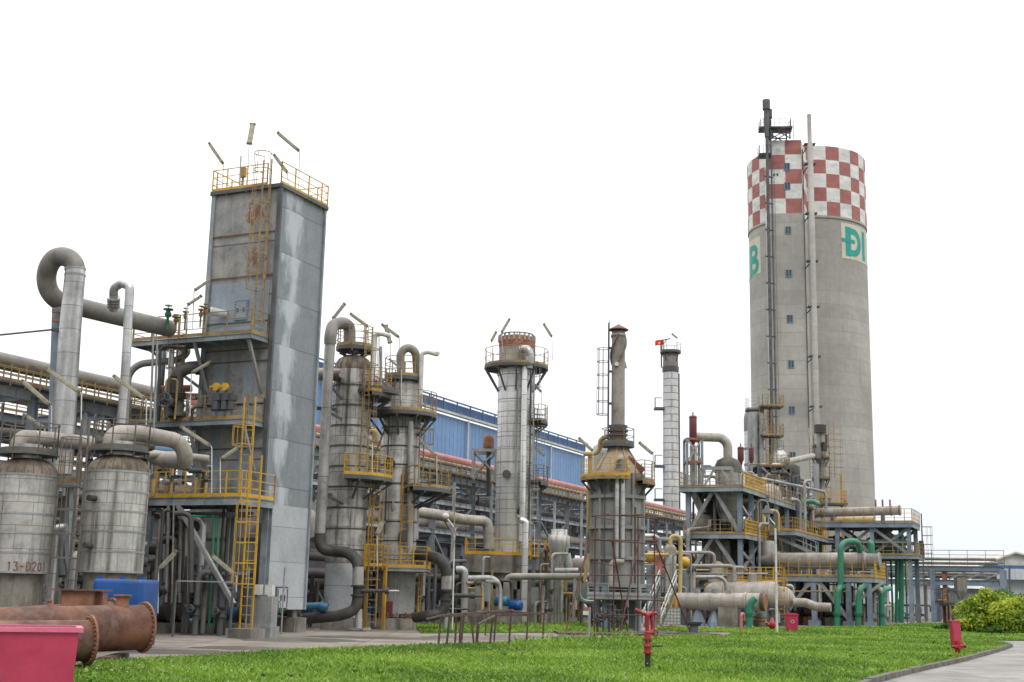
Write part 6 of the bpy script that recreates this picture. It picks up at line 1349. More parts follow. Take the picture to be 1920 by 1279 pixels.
# support ring beams above deck
mb = MB(); a, b = onU(1315, 878, su + .4), onU(1372, 878, su + .4)
mb.bar(a, b, .2, .25); mb.bar(onU(1322, 878, su + .4), onU(1312, 912, su + .4), .14); mb.bar(onU(1352, 878, su + .4), onU(1372, 912, su + .4), .14); mb.bar(onU(1340, 878, su + .4), onU(1320, 912, su + .4), .14); mb.bar(b, flr(b, zT1), .2); mb.bar(a, flr(a, zT1), .2); mb.build('upper_frame', M['galv'], s1)
M['oxide_sil'] = mat('dark_red_silencer_paint', (.13, .022, .028), (.10, .018, .02), .5, dirt_amt=.3)
def silencer(px, y0, y1, Y, rpx, yb, label, frame=None):
    q = P(px, y0, Y); z = lambda py: zY(px, py, Y); r = m_px(rpx, Y)
    t = thing('vent_silencer', label, 'silencer', (q.x, Y, z(yb)), 'dark red vent silencers')
    mb = MB(); mb.lathe(q.x, Y, [(r * .35, z(y0 + 12)), (r * .55, z(y0 + 6)), (r, z(y0)), (r, z(y1 + 3)), (r * .85, z(y1 + 1)), (.02, z(y1))], 20); mb.build('body', M['oxide_sil'], t)
    mb = MB(); mb.lathe(q.x, Y, [(r * 1.02, z(y1 + 4) - .04), (r * 1.1, z(y1 + 4)), (r * 1.02, z(y1 + 4) + .04)], 20); mb.tube([(q.x, Y, z(y1)), (q.x, Y, z(y1) + .25)], .05, 6); mb.build('lifting_lug', M['oxide_sil'], t)
    mb = MB(); mb.tube([(q.x, Y, z(y0 + 8)), (q.x, Y, z(yb))], r * .42, 12); mb.build('stem', M['pipe'], t); return t
silencer(1299.5, 824, 779, 97, 7.2, 915, 'tallest dark red vent silencer standing on its own braced frame')
silencer(1389, 862, 837, 104, 6, 895, 'left one of the two small dark red vent silencers')
silencer(1409, 862, 838, 106, 4.6, 895, 'right thinner one of the two small dark red vent silencers')
sf_ = thing('silencer_frame', 'narrow braced rusty frame under the tallest dark red silencer', 'frame', P(1300, 915, 97)); z0, z1 = zT1, zY(1300, 825, 97)
a, b = P(1286, 870, 97), P(1314, 870, 97)
for X in (a.x, b.x):
    for dy in (-.7, .9): mb = MB(); mb.bar((X, 97 + dy, z0), (X, 97 + dy, z1), .16); mb.build('post', M['steel'], sf_)
for z in (z1, z0 + 2): 
    mb = MB()
    for dy in (-.7, .9): mb.bar((a.x, 97 + dy, z), (b.x, 97 + dy, z), .16)
    for X in (a.x, b.x): mb.bar((X, 96.3, z), (X, 97.9, z), .16)
    mb.build('ring_beam', M['rust'], sf_)
mb = MB(); mb.bar((a.x, 96.3, z0 + 2), (b.x, 96.3, z1), .1); mb.bar((b.x, 96.3, z0 + 2), (a.x, 96.3, z1), .1); mb.build('cross_brace', M['galv'], sf_)
pipe('frame_riser', 'pale clad vertical pipe inside the tall silencer frame', [P(1300, 836, 97.6), P(1301, 925, 97.6), P(1310, 945, 97.8), P(1318, 960, 98)], m_px(7, 97), 'clad_tank', rad=.8)
pipe('small_vessel', 'thin clad pipe with a cone top under the left small silencer', [P(1389, 880, 103), P(1388, 905, 103)], m_px(5, 103), 'pipe_zinc', cat='pipe')
# interior equipment of S1
random.seed(31)
for i, (px, py, r, m_) in enumerate(((1320, 985, .7, 'pipe_beige'), (1350, 985, .5, 'pipe'), (1300, 1085, .8, 'pipe_dark'), (1345, 1040, 1.0, 'clad_dirty'), (1372, 1035, .7, 'pipe_dark'), (1410, 1050, .8, 'pipe_dark'), (1440, 1045, .7, 'pipe'), (1335, 960, .9, 'pipe_dark'), (1365, 955, .8, 'clad_dirty'))):
    q = P(px, py, 99 + (i % 3)); base = zT2 if py < 1000 else 0
    if py < 1000: 
        h = zY(px, py - 14, 99)
        if h < base + .8: h = base + 1.4
    else: h = zY(px, py - 25, 99)
    t = thing('drum_vessel', 'stained upright drum crowded in the shade of the braced structure', 'vessel', (q.x, q.y, base), 'drums inside the braced structure')
    mb = MB(); mb.lathe(q.x, q.y, [(r * .8, base), (r * .8, base + .3), (r, base + .4), (r, h), (r * .7, h + r * .3), (.05, h + r * .4)], 18); mb.build('shell', M[m_], t)
for i in range(16):
    px = 1296 + i * 9.5; q0 = P(px, 1035 + (i % 5) * 14, 98 + i % 4); q1 = P(px + 30 + (i % 3) * 14, 1035 + (i % 5) * 14, 99 + i % 4)
    pipe('tangle_pipe', 'bent pipe in the tangle beneath the lower deck of the braced structure', [flr(q0, .4), q0, q1, flr(q1, .6)], .09 + .04 * (i % 4), ['pipe', 'galv', 'pipe_dark', 'pipe_beige', 'pipe_zinc'][i % 5], group='pipes beneath the lower deck', rad=.4, n=8, bn=4)
for i in range(14):
    px = 1300 + i * 10; zt_ = zT1 - .6 - (i % 4) * .7; q0 = P(px, 950, 98.5 + i % 4); q1 = P(px + 20 + (i % 3) * 9, 950, 99 + i % 4)
    pipe('tangle_pipe', 'bent pipe between the two decks of the braced structure', [flr(q0, zT2), flr(q0, zt_), flr(q1, zt_), flr(q1, zT2 + .5)], .08 + .05 * (i % 3), ['pipe_dark', 'galv', 'pipe', 'pipe_yellow', 'pipe_beige'][i % 5], group='pipes between the two decks', rad=.4, n=8, bn=4)
# the pale loop on lower-left deck (px 1293..1330, y 985..1040)
pipe('goal_pipe', 'pale grey pipe bent like a goal left of the lower deck', [P(1292, 1015, 95.3), P(1292, 992, 95.3), P(1331, 988, 95.3), P(1331, 975, 95.3)], .1, 'galv', rad=.2, n=8)

# ---------------------------------------------------------------- silver vessel and dark pyramid frame behind
q = P(1415, 850, 128); z = lambda py: zY(1415, py, 127)
sv2 = thing('tall_silver_vessel', 'tall silver round-topped vessel in front of the huge tower', 'vessel', (q.x, 128, 0)); r = m_px(19, 128)
vbody(sv2, 'shell', 'clad_bright', q.x, 128, [(r, 2), (r, z(804))], 32); vbody(sv2, 'upper_shell', 'stack_grey', q.x, 128, [(r * 1.02, z(807)), (r * 1.02, z(782)), (r * .93, z(773)), (r * .6, z(768)), (.05, z(767))], 32)
for py in (840, 870): mb = MB(); mb.lathe(q.x, 128, [(r, z(py) - .1), (r * 1.05, z(py) - .1), (r * 1.05, z(py) + .1), (r, z(py) + .1)], 32, smooth=False); mb.build('strap', M['stack_grey'], sv2)
for dx in (-4, 12): mb = MB(); mb.tube([P(1415 + dx, 775, 128 - r - .1), P(1415 + dx, 880, 128 - r - .1)], .5 if dx < 0 else .28, 12); mb.build('downcomer', M['galv'], sv2)
ring_platform(sv2, q.x, 128, z(766), .3, r * .9, 0, 2 * PI, 'galv', 'steel_dark', h=1.1, brackets=0, sp=1.0, mid=2)
lt3 = P(1443, 800, 127); 
lt = thing('ladder_tower', 'yellowed caged ladder tower beside the tall silver vessel', 'ladder', (lt3.x, 127, 0))
for k, (y0, y1) in enumerate(((880, 815), (815, 760))):
    ladder(lt, lt3.x - .6 * k, 127, zY(1443, y0, 127), zY(1443, y1, 127), -PI / 2, (zY(1443, y0 - 12, 127), zY(1443, y1 + 2, 127)), 'yellow_old', w=.8, rd=.7, name='ladder_run')
    c = P(1445, y1 + 3, 127); mb = MB(); mb.box(c, 2.2, 2.0, .2, 0); pf = mb.build('landing', M['steel_dark'], lt); rb = MB(); rail_mb(rb, [(c.x - 1, 126, c.z), (c.x + 1.1, 126, c.z), (c.x + 1.1, 128, c.z)], 1.1, sp=.6, mid=2); rb.build('railing', M['yellow_old'], pf)
for px in (1436, 1449): mb = MB(); q0 = P(px, 880, 127); mb.bar((q0.x, 128, 0), (q0.x, 128, zY(px, 757, 128)), .22); mb.build('post', M['yellow_old'], lt)
dm = thing('domed_tank', 'pale conical tank top left of the lowest tower windows', 'tank', P(1462, 870, 126)); q = P(1462, 870, 126); z = lambda py: zY(1462, py, 126)
mb = MB(); mb.lathe(q.x, 126, [(m_px(13, 126), z(872)), (m_px(13.5, 126), z(854)), (m_px(11, 126), z(848)), (m_px(3, 126), z(841)), (.05, z(840))], 28); mb.build('shell', M['clad_tank'], dm)
mb = MB(); rail_mb(mb, arc(q.x, 126, m_px(8, 126), 0, 2 * PI, z(845)), 1.0, sp=1.0); mb.build('railing', M['galv'], dm)
# the pyramid-like frame
PY = 118; pf_ = thing('tapering_structure', 'dark tapering steel frame of decks and legs before the huge tower', 'steel structure', P(1462, 955, PY))
zt_, zb_ = zY(1450, 874, PY), 0
xs = [P(1424, 874, PY).x, P(1452, 874, PY).x, P(1474, 874, PY).x]
for dy in (0, 6):
    for i, X in enumerate(xs):
        xb = X + (1.9 if i == 2 else 0); mb = MB(); mb.bar((xb, PY + dy, zY(1495, 960, PY)), (X, PY + dy, zt_), .34); mb.bar((xb, PY + dy, 0), (xb, PY + dy, zY(1495, 960, PY)), .34); mb.build('leg', M['steel_dark'], pf_)
for py in (874, 896, 918, 940):
    z = zY(1450, py, PY); ex = 1.9 * (py - 874) / 80
    mb = MB()
    for dy in (0, 6): mb.bar((xs[0], PY + dy, z), (xs[2] + ex, PY + dy, z), .3)
    for X in xs: mb.bar((X, PY, z), (X, PY + 6, z), .25)
    mb.box(((xs[0] + xs[2]) / 2 + ex / 2, PY + 3, z - .02), xs[2] - xs[0] + ex + .5, 6, .1, 0); dk = mb.build('deck', M['steel_dark'], pf_)
    rb = MB(); rail_mb(rb, [(xs[0], PY - .2, z), (xs[2] + ex + .3, PY - .2, z), (xs[2] + ex + .3, PY + 5, z)], 1.0, sp=1.0, mid=2, bar=.05); rb.build('railing', M['yellow_old'] if py in (874, 940) else M['rail_dark'], dk)
for i, (p0, p1) in enumerate((((1428, 876), (1450, 896)), ((1428, 900), (1452, 920)), ((1470, 878), (1454, 900)), ((1475, 900), (1454, 922)), ((1430, 922), (1456, 942)))):
    mb = MB(); mb.bar(P(*p0, PY - .1), P(*p1, PY - .1), .2); mb.build('brace', M['steel'], pf_)
mb = MB()
for k in range(7): mb.bar(P(1473 + k * 3, 878 + k * 12, PY - .4), P(1480 + k * 3, 878 + k * 12, PY - .4), .1, 1.0)
mb.bar(P(1472, 874, PY - .8), P(1493, 956, PY - .8), .1); mb.bar(P(1480, 874, PY - .8), P(1500, 956, PY - .8), .1); mb.build('inclined_stair', M['steel_dark'], pf_)
for i in range(9):
    px = 1432 + i * 6; q0 = P(px, 885 + (i % 4) * 15, PY + 1.5); r = .5 + .25 * (i % 3)
    t = thing('drum_vessel', 'grey drum between the decks of the dark tapering frame', 'vessel', q0 - ZV * 1.2, 'drums in the dark tapering frame'); mb = MB(); mb.lathe(q0.x, q0.y, [(r * .5, q0.z - 1.2), (r, q0.z - .9), (r, q0.z + .5), (r * .5, q0.z + .8), (.05, q0.z + .85)], 14); mb.build('shell', M[['pipe', 'pipe_zinc', 'pipe_dark'][i % 3]], t)
wp = P(1441, 925, 108); t = thing('white_drum', 'off-white rounded drum beside the yellow rail below the dark frame', 'vessel', (wp.x, wp.y, zT1 - .2)); mb = MB(); mb.lathe(wp.x, wp.y, [(1.0, zT1 - .2), (1.05, zT1 + .7), (.8, zT1 + 1.3), (.1, zT1 + 1.5)], 20); mb.build('shell', M['pipe_beige'], t)
pipe('slanting_pipe', 'long thin pale pipe slanting down to the right before the huge tower', [P(1428, 897, 108), P(1545, 922, 112), P(1549, 930, 112), P(1549, 955, 112)], .12, 'galv', rad=.5)
pipe('slanting_pipe', 'short tan pipe sloping up to the slim column by the tower', [P(1475, 866, 122), P(1524, 855, 140)], .3, 'pipe_beige')
# slim column with platforms (px 1530..1558)
SY = 145; q = P(1541, 950, SY); z = lambda py: zY(1541, py, SY)
sc_ = thing('slim_column', 'slim stained column with many yellowed ring platforms at the tower foot', 'column', (q.x, SY, 0)); r = m_px(8.5, SY)
vbody(sc_, 'shell', 'clad_dirty', q.x, SY, [(r * .8, 0), (r * .8, z(905)), (r * .85, z(900)), (r * .85, z(870)), (r * 1.3, z(862)), (r * 1.3, z(845)), (r, z(835)), (r, z(815)), (r * .4, z(808))], 24)
for py, k in ((858, 2.0), (897, 2.0), (935, 2.1), (836, 1.7)): ring_platform(sc_, q.x, SY, z(py), r, r * k, 0, 2 * PI, 'yellow_old', 'steel_dark', h=1.3, brackets=5, bdrop=.9, sp=1.2, mid=1)
ladder(sc_, q.x + 1.1, SY - .6, z(897), z(805), -PI / 2 + .5, (z(890), z(803)), 'yellow_old', w=.8, rd=.75)
ladder(sc_, q.x - 1.1, SY - .4, z(950), z(836), -PI / 2 - .5, None, 'rail_dark', w=.5)
for i, (dx, y0, y1, r_) in enumerate(((-6, 800, 860, .25), (-10, 870, 950, .3), (-3, 797, 812, .7), (2, 803, 830, .35), (5, 815, 845, .3))): mb = MB(); mb.tube([P(1541 + dx, y1, SY - 1.4), P(1541 + dx, y0, SY - 1.4)], r_, 10); mb.build('side_pipe', M[['pipe', 'galv', 'pipe_dark', 'pipe_beige', 'pipe_dark'][i]], sc_)
yb_ = thing('yellow_landing', 'bright yellow railed landing at the foot of the slim column', 'platform', P(1560, 950, 130)); c = P(1560, 946, 130)
mb = MB(); mb.box(c, 2.6, 2.4, .2, 0); dk = mb.build('deck', M['steel_dark'], yb_); rb = MB(); rail_mb(rb, [(c.x - 1.2, 131, c.z), (c.x - 1.2, 128.9, c.z), (c.x + 1.2, 128.9, c.z), (c.x + 1.2, 131, c.z)], 1.3, sp=.5, mid=3, bar=.08); rb.build('railing', M['yellow_new'], dk)
for s in (-1, 1): mb = MB(); mb.bar((c.x + s, 130, 0), (c.x + s, 130, c.z + (3 if s > 0 else 0)), .2); mb.build('post', M['yellow'], yb_)

# ---------------------------------------------------------------- S3 : long exchanger on blue-grey frame (px 1502..1715)
u3 = uv_of(P(1600, 1172, 112))[0]; D3 = 4.5
zD3 = zU(1600, 980, u3); vL, vR = uv_of(onU(1505, 1000, u3))[1], uv_of(onU(1705, 1000, u3))[1]
s3 = thing('exchanger_structure', 'blue-grey steel structure carrying the long upper exchanger at the right', 'steel structure', W(u3, (vL + vR) / 2, 0))
pxs = (1506, 1570, 1635, 1704)
vs3 = [uv_of(onU(px, 1000, u3))[1] for px in pxs]
for v in vs3:
    for du in (0, D3): mb = MB(); mb.ibeam(W(u3 + du, v, 0), W(u3 + du, v, zD3), .34, .34); mb.build('column', M['steel_blue'], s3)
zL3 = zU(1600, 1046, u3)
for (i, j) in ((1, 2), (2, 3)):
    for du in (0, D3):
        mb = MB(); mb.bar(W(u3 + du, vs3[i], zD3 - .4), W(u3 + du, vs3[j], zL3 + .3), .24); mb.bar(W(u3 + du + .26, vs3[j], zD3 - .4), W(u3 + du + .26, vs3[i], zL3 + .3), .24); mb.build('cross_brace', M['steel'], s3)
side_platform(s3, [W(u3 - .4, vL - .3, 0), W(u3 - .4, vR + .3, 0), W(u3 + D3 + .4, vR + .3, 0), W(u3 + D3 + .4, vL - .3, 0)], zD3, 'yellow_old', edge=[(3, 0, 1, 2)], beam=.42, sp=.85, h=1.15, deckm='steel_blue')
side_platform(s3, [W(u3 - .4, vs3[2] - 1, 0), W(u3 - .4, vR + .6, 0), W(u3 + D3 + .4, vR + .6, 0), W(u3 + D3 + .4, vs3[2] - 1, 0)], zU(1670, 1041, u3), 'yellow_old', edge=[(3, 0, 1, 2)], beam=.3, sp=.8, h=1.1)
for z in (zL3, zD3 - 1.6):
    for du in (0, D3): mb = MB(); mb.ibeam(W(u3 + du, vL, z), W(u3 + du, vR, z), .2, .28); mb.build('cross_beam', M['steel'], s3)
def exchanger(name, label, p0, p1, r, m, z_saddle, flange_ts=(.0,), endm='pipe', n=28, cap=True):
    d = (p1 - p0).normalized(); t = thing(name, label, 'vessel', flr((p0 + p1) / 2, z_saddle)); L_ = (p1 - p0).length
    mb = MB(); mb.tube([p0 - d * r * .35, p0 - d * r * .2, p0, p1, p1 + d * r * .2, p1 + d * r * .3], [r * .4, r * .8, r, r, r * .97, r * .8], n); mb.build('shell', M[m], t)
    for f in flange_ts:
        q = p0 + d * L_ * f; mb = MB(); mb.tube([q - d * .07, q + d * .07], r * 1.13, n); mb.build('flange', M[endm], t)
    for f in (.2, .8):
        q = p0 + d * L_ * f; mb = MB(); mb.hexa(flr(q, (q.z - r * .8 + z_saddle) / 2), d * .14, d.cross(ZV) * r * .75, ZV * max(.1, (q.z - r * .8 - z_saddle) / 2)); mb.build('saddle', M['steel_dark'], t)
    return t
e3 = exchanger('heat_exchanger', 'long thin beige exchanger lying on the highest deck at the right', onU(1530, 962, u3 + 1.8), onU(1687, 957, u3 + 1.8), m_px(8.5, 112), 'pipe_beige', zD3, (.0, .07, .9, 1.0), 'rust')
for px in (1642, 1655, 1669, 1585): q = onU(px, 950, u3 + 1.8); mb = MB(); mb.bar(q, q + ZV * .6, .12, .3); mb.build('lifting_lug', M['rust'], e3)
pipe('blank_panel', 'ochre pipe lying along the railing of the highest deck', [onU(1570, 975, u3 + .6), onU(1640, 974, u3 + .6)], .28, 'pipe_yellow')
g_ = 'green cooling water pipes'
def gp(label, pts, r, **k): return pipe('green_pipe', label, pts, r, 'pipe_green', group=g_, n=16, **k)
gp('green arched pipe left of the highest deck', [onU(1500, 1045, u3 - 1), onU(1500, 941, u3 - 1), onU(1523, 940, u3 - .6), onU(1533, 944, u3 + 1.5)], m_px(4.6, 110), rad=.9)
gp('straight green pipe behind the blue-grey columns, left of the big green arch', [onU(1537, 1060, u3 + 3), onU(1537, 985, u3 + 3)], m_px(5, 112))
gp('green pipe dropping beside the rightmost blue-grey column', [onU(1684, 990, u3 + 1), onU(1689, 992, u3 + 1), onU(1690, 1045, u3 + 1), onU(1690, 1168, u3 + 1)], m_px(4.6, 112), rad=.4)
for px in (1681,): gp('thin green pipe just left of the pipe by the rightmost column', [onU(px - 12, 1024, u3 + 2.5), onU(px, 1025, u3 + 2.5), onU(px, 1168, u3 + 2.5)], m_px(3, 112), rad=.5)
gp('thin green horizontal pipe below the highest deck', [onU(1562, 1027, u3 + 1), onU(1680, 1027, u3 + 1)], m_px(2.8, 112))
pt_ = thing('pot_vessel', 'small grey pot vessel with a railing between the crossed braces', 'vessel', onU(1660, 1040, u3 + 2)); q = onU(1660, 1015, u3 + 2); mb = MB(); mb.lathe(q.x, q.y, [(.3, zL3), (.8, q.z - .8), (.8, q.z + .5), (.5, q.z + .8), (.5, q.z + 1.2), (.05, q.z + 1.3)], 18); mb.build('shell', M['pipe'], pt_)
mb = MB(); rail_mb(mb, arc(q.x, q.y, 1.6, -PI, 0, q.z - .5), 1.0, sp=.6); mb.build('railing', M['yellow_old'], pt_)
pipe('dark_stack', 'short black vent pipe standing right of the exchanger structure', [P(1729, 1046, 118), P(1727, 1014, 118)], .22, 'pipe_dark', cat='vent pipe')
q = W(u3 + 2, vR + .8, 0); cg = thing('caged_ladder', 'thin caged ladder on the right end of the exchanger structure', 'ladder', q); ladder(cg, q.x, q.y, .2, zD3, math.atan2(GV.y, GV.x), (3, zD3), 'rail_dark', w=.5, rd=.45)

# ---------------------------------------------------------------- S4 : front platform with the big exchanger (px 1440..1672)
u4 = uv_of(P(1590, 1172, 94))[0]; zD4 = zU(1560, 1081, u4); v4 = [uv_of(onU(px, 1100, u4))[1] for px in (1462, 1590, 1640)]
s4 = thing('exchanger_platform', 'blue-grey platform with yellow rails under the big beige exchanger', 'steel structure', W(u4, v4[1], 0)); D4 = 5.5
p = side_platform(s4, [W(u4, v4[0], 0), W(u4, v4[2], 0), W(u4 + D4, v4[2], 0), W(u4 + D4, v4[0], 0)], zD4, 'yellow', edge=[(3, 0, 1)], beam=.38, sp=.75, h=1.05, deckm='steel')
rb = MB(); rail_mb(rb, [W(u4, v4[2], zD4), W(u4 + D4, v4[2], zD4)], 1.1, sp=.35, mid=3, bar=.07); rb.build('side_railing', M['yellow_new'], p)
for v in (v4[0] + .3, v4[1], v4[2] - .4, (v4[0] + v4[1]) / 2):
    for du in (.2, D4 - .3): mb = MB(); mb.ibeam(W(u4 + du, v, 0), W(u4 + du, v, zD4 - .4), .36, .36); mb.box(W(u4 + du, v, .2), .8, .8, .4); mb.build('column', M['steel_blue'], s4)
vm = uv_of(onU(1536, 1100, u4))[1]
for va, vb, za, zb2 in ((vm, uv_of(onU(1515, 1118, u4))[1], zD4 - .4, 2.9), (vm, v4[1] - .1, zD4 - .4, .6), (v4[0] + .4, v4[0] + 2.2, .8, zD4 - .4)):
    mb = MB(); mb.bar(W(u4 + .2, va, za), W(u4 + .2, vb, zb2), .26); mb.build('brace', M['galv'], s4)
mb = MB(); mb.bar(W(u4 + .2, v4[1] + .2, zD4 - 2), W(u4 + .2, v4[1] + 2.4, zD4 - .4), .2); mb.build('brace', M['galv'], s4)
# beams at mid level
mb = MB(); mb.tube([onU(1462, 1109, u4 - .3), onU(1592, 1109, u4 - .3)], .06, 8); mb.build('thin_rail', M['yellow_old'], s4)
pA, pB = onU(1452, 1052, u4 + 1.6), onU(1622, 1052, u4 + 1.6)
eb = exchanger('heat_exchanger', 'biggest beige exchanger lying above the yellow railed platform', pA, pB, m_px(15.5, 95), 'pipe_beige', zD4, (.77, .95, .99, .05), 'pipe')
mb = MB(); mb.tube([pA + GV * -.1, pA - GV * 1.2, pA - GV * 1.3], [m_px(15, 95), m_px(8, 95), m_px(8, 95)], 20); mb.build('cone_end', M['pipe'], eb)
mb = MB(); q = pB; mb.tube([q, q + GV * .9, q + GV * .95, q + GV * 1.1], [m_px(14, 95), m_px(14, 95), m_px(16, 95), m_px(16, 95)], 24); mb.build('channel_head', M['pipe'], eb)
gp('big bright green pipe arching over the biggest beige exchanger', [onU(1576, 1105, u4 - .6), onU(1576, 1016, u4 - .6), onU(1607, 1015, u4 + .5), onU(1613, 1036, u4 + 1.6)], m_px(5.6, 94), rad=.75)
gp('green elbow pipe on the right end of the biggest exchanger', [onU(1628, 1017, u4 + 2.2), onU(1634, 1020, u4 + 2.2), onU(1634, 1040, u4 + 2.2)], m_px(5.6, 96), rad=.5)
for (px, y0, lab, fy) in ((1571, 1102, 'leftmost big green standpipe below the yellow railed platform', 1152), (1611, 1102, 'middle big green standpipe below the yellow railed platform', 1151), (1655, 1105, 'rightmost darker green standpipe below the yellow railed platform', 1152)):
    uu = u4 - 1.2 if px < 1650 else u4 + 1
    gp(lab, [onU(px + 12, y0 - 2, uu + 1.4), onU(px + 2, y0, uu), onU(px - 1, 1120, uu), onU(px - 2, 1177, uu)], m_px(5.3, 93), rad=.5, flanges=[(2, .55)])
# tan elbow above rightmost standpipe
pipe('tan_elbow', 'rusty tan elbow pipe leading into the rightmost darker green standpipe', [onU(1622, 1106, u4 + 2), onU(1652, 1106, u4 + 1), onU(1655, 1113, u4 + 1)], m_px(5.3, 94), 'pipe_beige', rad=.5)
for i in range(12):
    px = 1484 + i * 13.5; q = onU(px, 1172, u4 + 2 + (i % 3) * 1.3); h = 1.4 + (i * 7 % 5) * .45; r = .35 + (i % 3) * .16
    t = thing('pump_set', 'grimy pump set on a brown plinth below the yellow railed platform', 'pump', flr(q, 0), 'pump sets below the exchanger platform')
    mb = MB(); mb.box(flr(q, .3), 1.2, .9, .6); mb.build('plinth', M['rust'] if i % 2 else M['concrete'], t)
    mb = MB(); mb.tube([flr(q, 1.0) - GV * .6, flr(q, 1.0) + GV * .1], r, 12); mb.build('motor', M[['pipe_dark', 'pipe', 'steel_dark'][i % 3]], t)
    mb = MB(); mb.tube(fillet([flr(q, 1.0) + GV * .3, flr(q, 1.0 + h) + GV * .3, flr(q, 1 + h) + GU * 1.5], .2, 3), .12 + .04 * (i % 2), 8); mb.build('discharge_pipe', M[['galv', 'pipe_dark', 'pipe'][i % 3]], t)
# stairs descending from S1 toward the exchanger (px 1435..1530, y 1005..1040)
st_ = thing('walkway_stair', 'pale handrailed stair slanting down to the biggest exchanger', 'stairs', onU(1520, 1040, u4 + 5)); stairs(st_, onU(1530, 1040, u4 + 4.5), onU(1440, 1000, u4 + 4.5), GU * .9, 16, 'galv')

# ---------------------------------------------------------------- horizontal vessels in front (D ~ 86-92)
hv_u = uv_of(P(1390, 1172, 92))[0]; pA, pB = onU(1342, 1116, hv_u), onU(1448, 1116, hv_u); r = m_px(25, 92)
hv = thing('horizontal_drum', 'large beige horizontal drum with rounded ends behind the long exchanger', 'vessel', flr((pA + pB) / 2, 0)); d = GV
pts = []; rs_l = []
for a in [i / 8 for i in range(9)]: pts.append(pA - d * r * .9 * math.cos(a * PI / 2)); rs_l.append(max(.02, r * math.sin(a * PI / 2)))
for a in [i / 8 for i in range(9)]: pts.append(pB + d * r * .7 * math.sin(a * PI / 2)); rs_l.append(max(.02, r * math.cos(a * PI / 2)))
M['drum_clad'] = mat('beige_drum_cladding', (.42, .38, .33), (.33, .30, .265), .5, dirt=(.09, .07, .05), dirt_amt=.35, streak=.35, seam=(2.2, .8), seamw=.014, nscale=.7)
mb = MB(); mb.tube(pts, rs_l, 36); mb.build('shell', M['drum_clad'], hv)
for f in (.12, .9):
    q = pA.lerp(pB, f); mb = MB(); mb.hexa(flr(q, (q.z - r * .85) / 2), GV * .18, GU * r * .8, ZV * (q.z - r * .85) / 2); mb.build('saddle', M['steel_blue'], hv)
pA2 = onU(1322, 1116, hv_u)
mb = MB(); q = (pA + pB) / 2; 
for f in (-.05, .3, .66): qq = pA.lerp(pB, f); mb = MB(); mb.tube([qq + ZV * r * .9, qq + ZV * (r + .5)], .35, 14); mb.build('manway', M['pipe_beige'], hv)
pA, pB = onU(1462, 1122, hv_u + .5), onU(1480, 1122, hv_u + .5)
d2_ = thing('horizontal_drum', 'short beige drum with a dished end right of the white lamp post', 'vessel', flr(pA, 0)); mb = MB(); r2_ = m_px(22, 92); mb.tube([pA - d * .8, pA, pA + d * .5, pA + d * .9, pA + d * 1.15], [r2_, r2_, r2_ * .92, r2_ * .6, .03], 30); mb.build('shell', M['drum_clad'], d2_); mb = MB(); mb.box(flr(pA, .6), 1.2, 1.0, 1.2); mb.build('saddle', M['concrete'], d2_)
pipe('lobed_pipe', 'lumpy beige pipe tapering right of the short drum', [onU(1488, 1130, hv_u), onU(1510, 1130, hv_u), onU(1530, 1138, hv_u), onU(1558, 1139, hv_u)], m_px(8, 92), 'pipe_beige', rad=.6)
# long exchanger, front
lx_u = uv_of(P(1340, 1177, 86))[0]; pA, pB = onU(1252, 1127.5, lx_u), onU(1424, 1128.5, lx_u)
lx = exchanger('heat_exchanger', 'long beige exchanger with a rusty orange end cover near the lawn', pA, pB, m_px(15.7, 86), 'drum_clad', 0, (.86,), 'drum_clad')
M['orange_end'] = mat('orange_rust_cover', (.30, .14, .05), (.22, .10, .04), .7, dirt_amt=.3, fine=.2)
mb = MB(); mb.tube([pB + d * .3, pB + d * .42], m_px(15.5, 86), 28); mb.build('end_cover', M['orange_end'], lx)
mb = MB(); mb.tube([pB + d * .1, pB + d * .32], m_px(16.6, 86), 28); mb.build('end_flange', M['pipe_dark'], lx)
for px, w in ((1368, 1.0),): q = onU(px, 1165, lx_u); mb = MB(); mb.box(flr(q, .95), 1.3, .9, 1.9); mb.build('concrete_pier', M['concrete'], lx); mb = MB(); mb.box(flr(q, 2.0), .35, .5, .7); mb.build('pedestal', M['galv'], lx)
for px in (1308, 1341): q = onU(px, 1165, lx_u); mb = MB(); mb.lathe(q.x, q.y, [(.55, 0), (.5, .3), (.2, 1.0), (.2, 2.4)], 8, smooth=False); mb.build('support_leg', M['steel_blue'], lx)
gp('short thick green elbow pipe under the orange end cover', [onU(1416, 1122, lx_u - .5), onU(1409, 1128, lx_u - .6), onU(1405, 1140, lx_u - .6), onU(1404, 1177, lx_u - .6)], m_px(6.2, 85.5), rad=.6, flanges=[(2, .3)])
# pipework between chimney and structure
def bp(label, pts, rpx, m, **k): return pipe('process_pipe', label, [P(a, b, c) for a, b, c in pts], m_px(rpx, 92), m, **k)
bp('pale grey pipe running right above the big drum with a bent end', [(1215, 1036, 93), (1330, 1036, 93), (1339, 1040, 93), (1340, 1058, 93)], 3, 'pipe_beige', rad=.5)
bp('beige pipe with a rounded right end above the big drum', [(1200, 1061, 91), (1368, 1061, 91), (1376, 1064, 91), (1376, 1090, 91)], 3.4, 'pipe_beige', rad=.8)
bp('thin ochre pipe under the bent beige pipe', [(1200, 1069, 91.5), (1330, 1069, 91.5)], 1.6, 'pipe_yellow')
bp('thin grey pipe under the ochre pipe', [(1200, 1075, 91.5), (1440, 1076, 91.5)], 1.8, 'galv')
bp('grey pipe turning down to the drum top', [(1240, 1082, 90.5), (1350, 1082, 90.5), (1361, 1090, 90.5), (1362, 1108, 90.5)], 3.4, 'pipe_zinc', rad=.8)
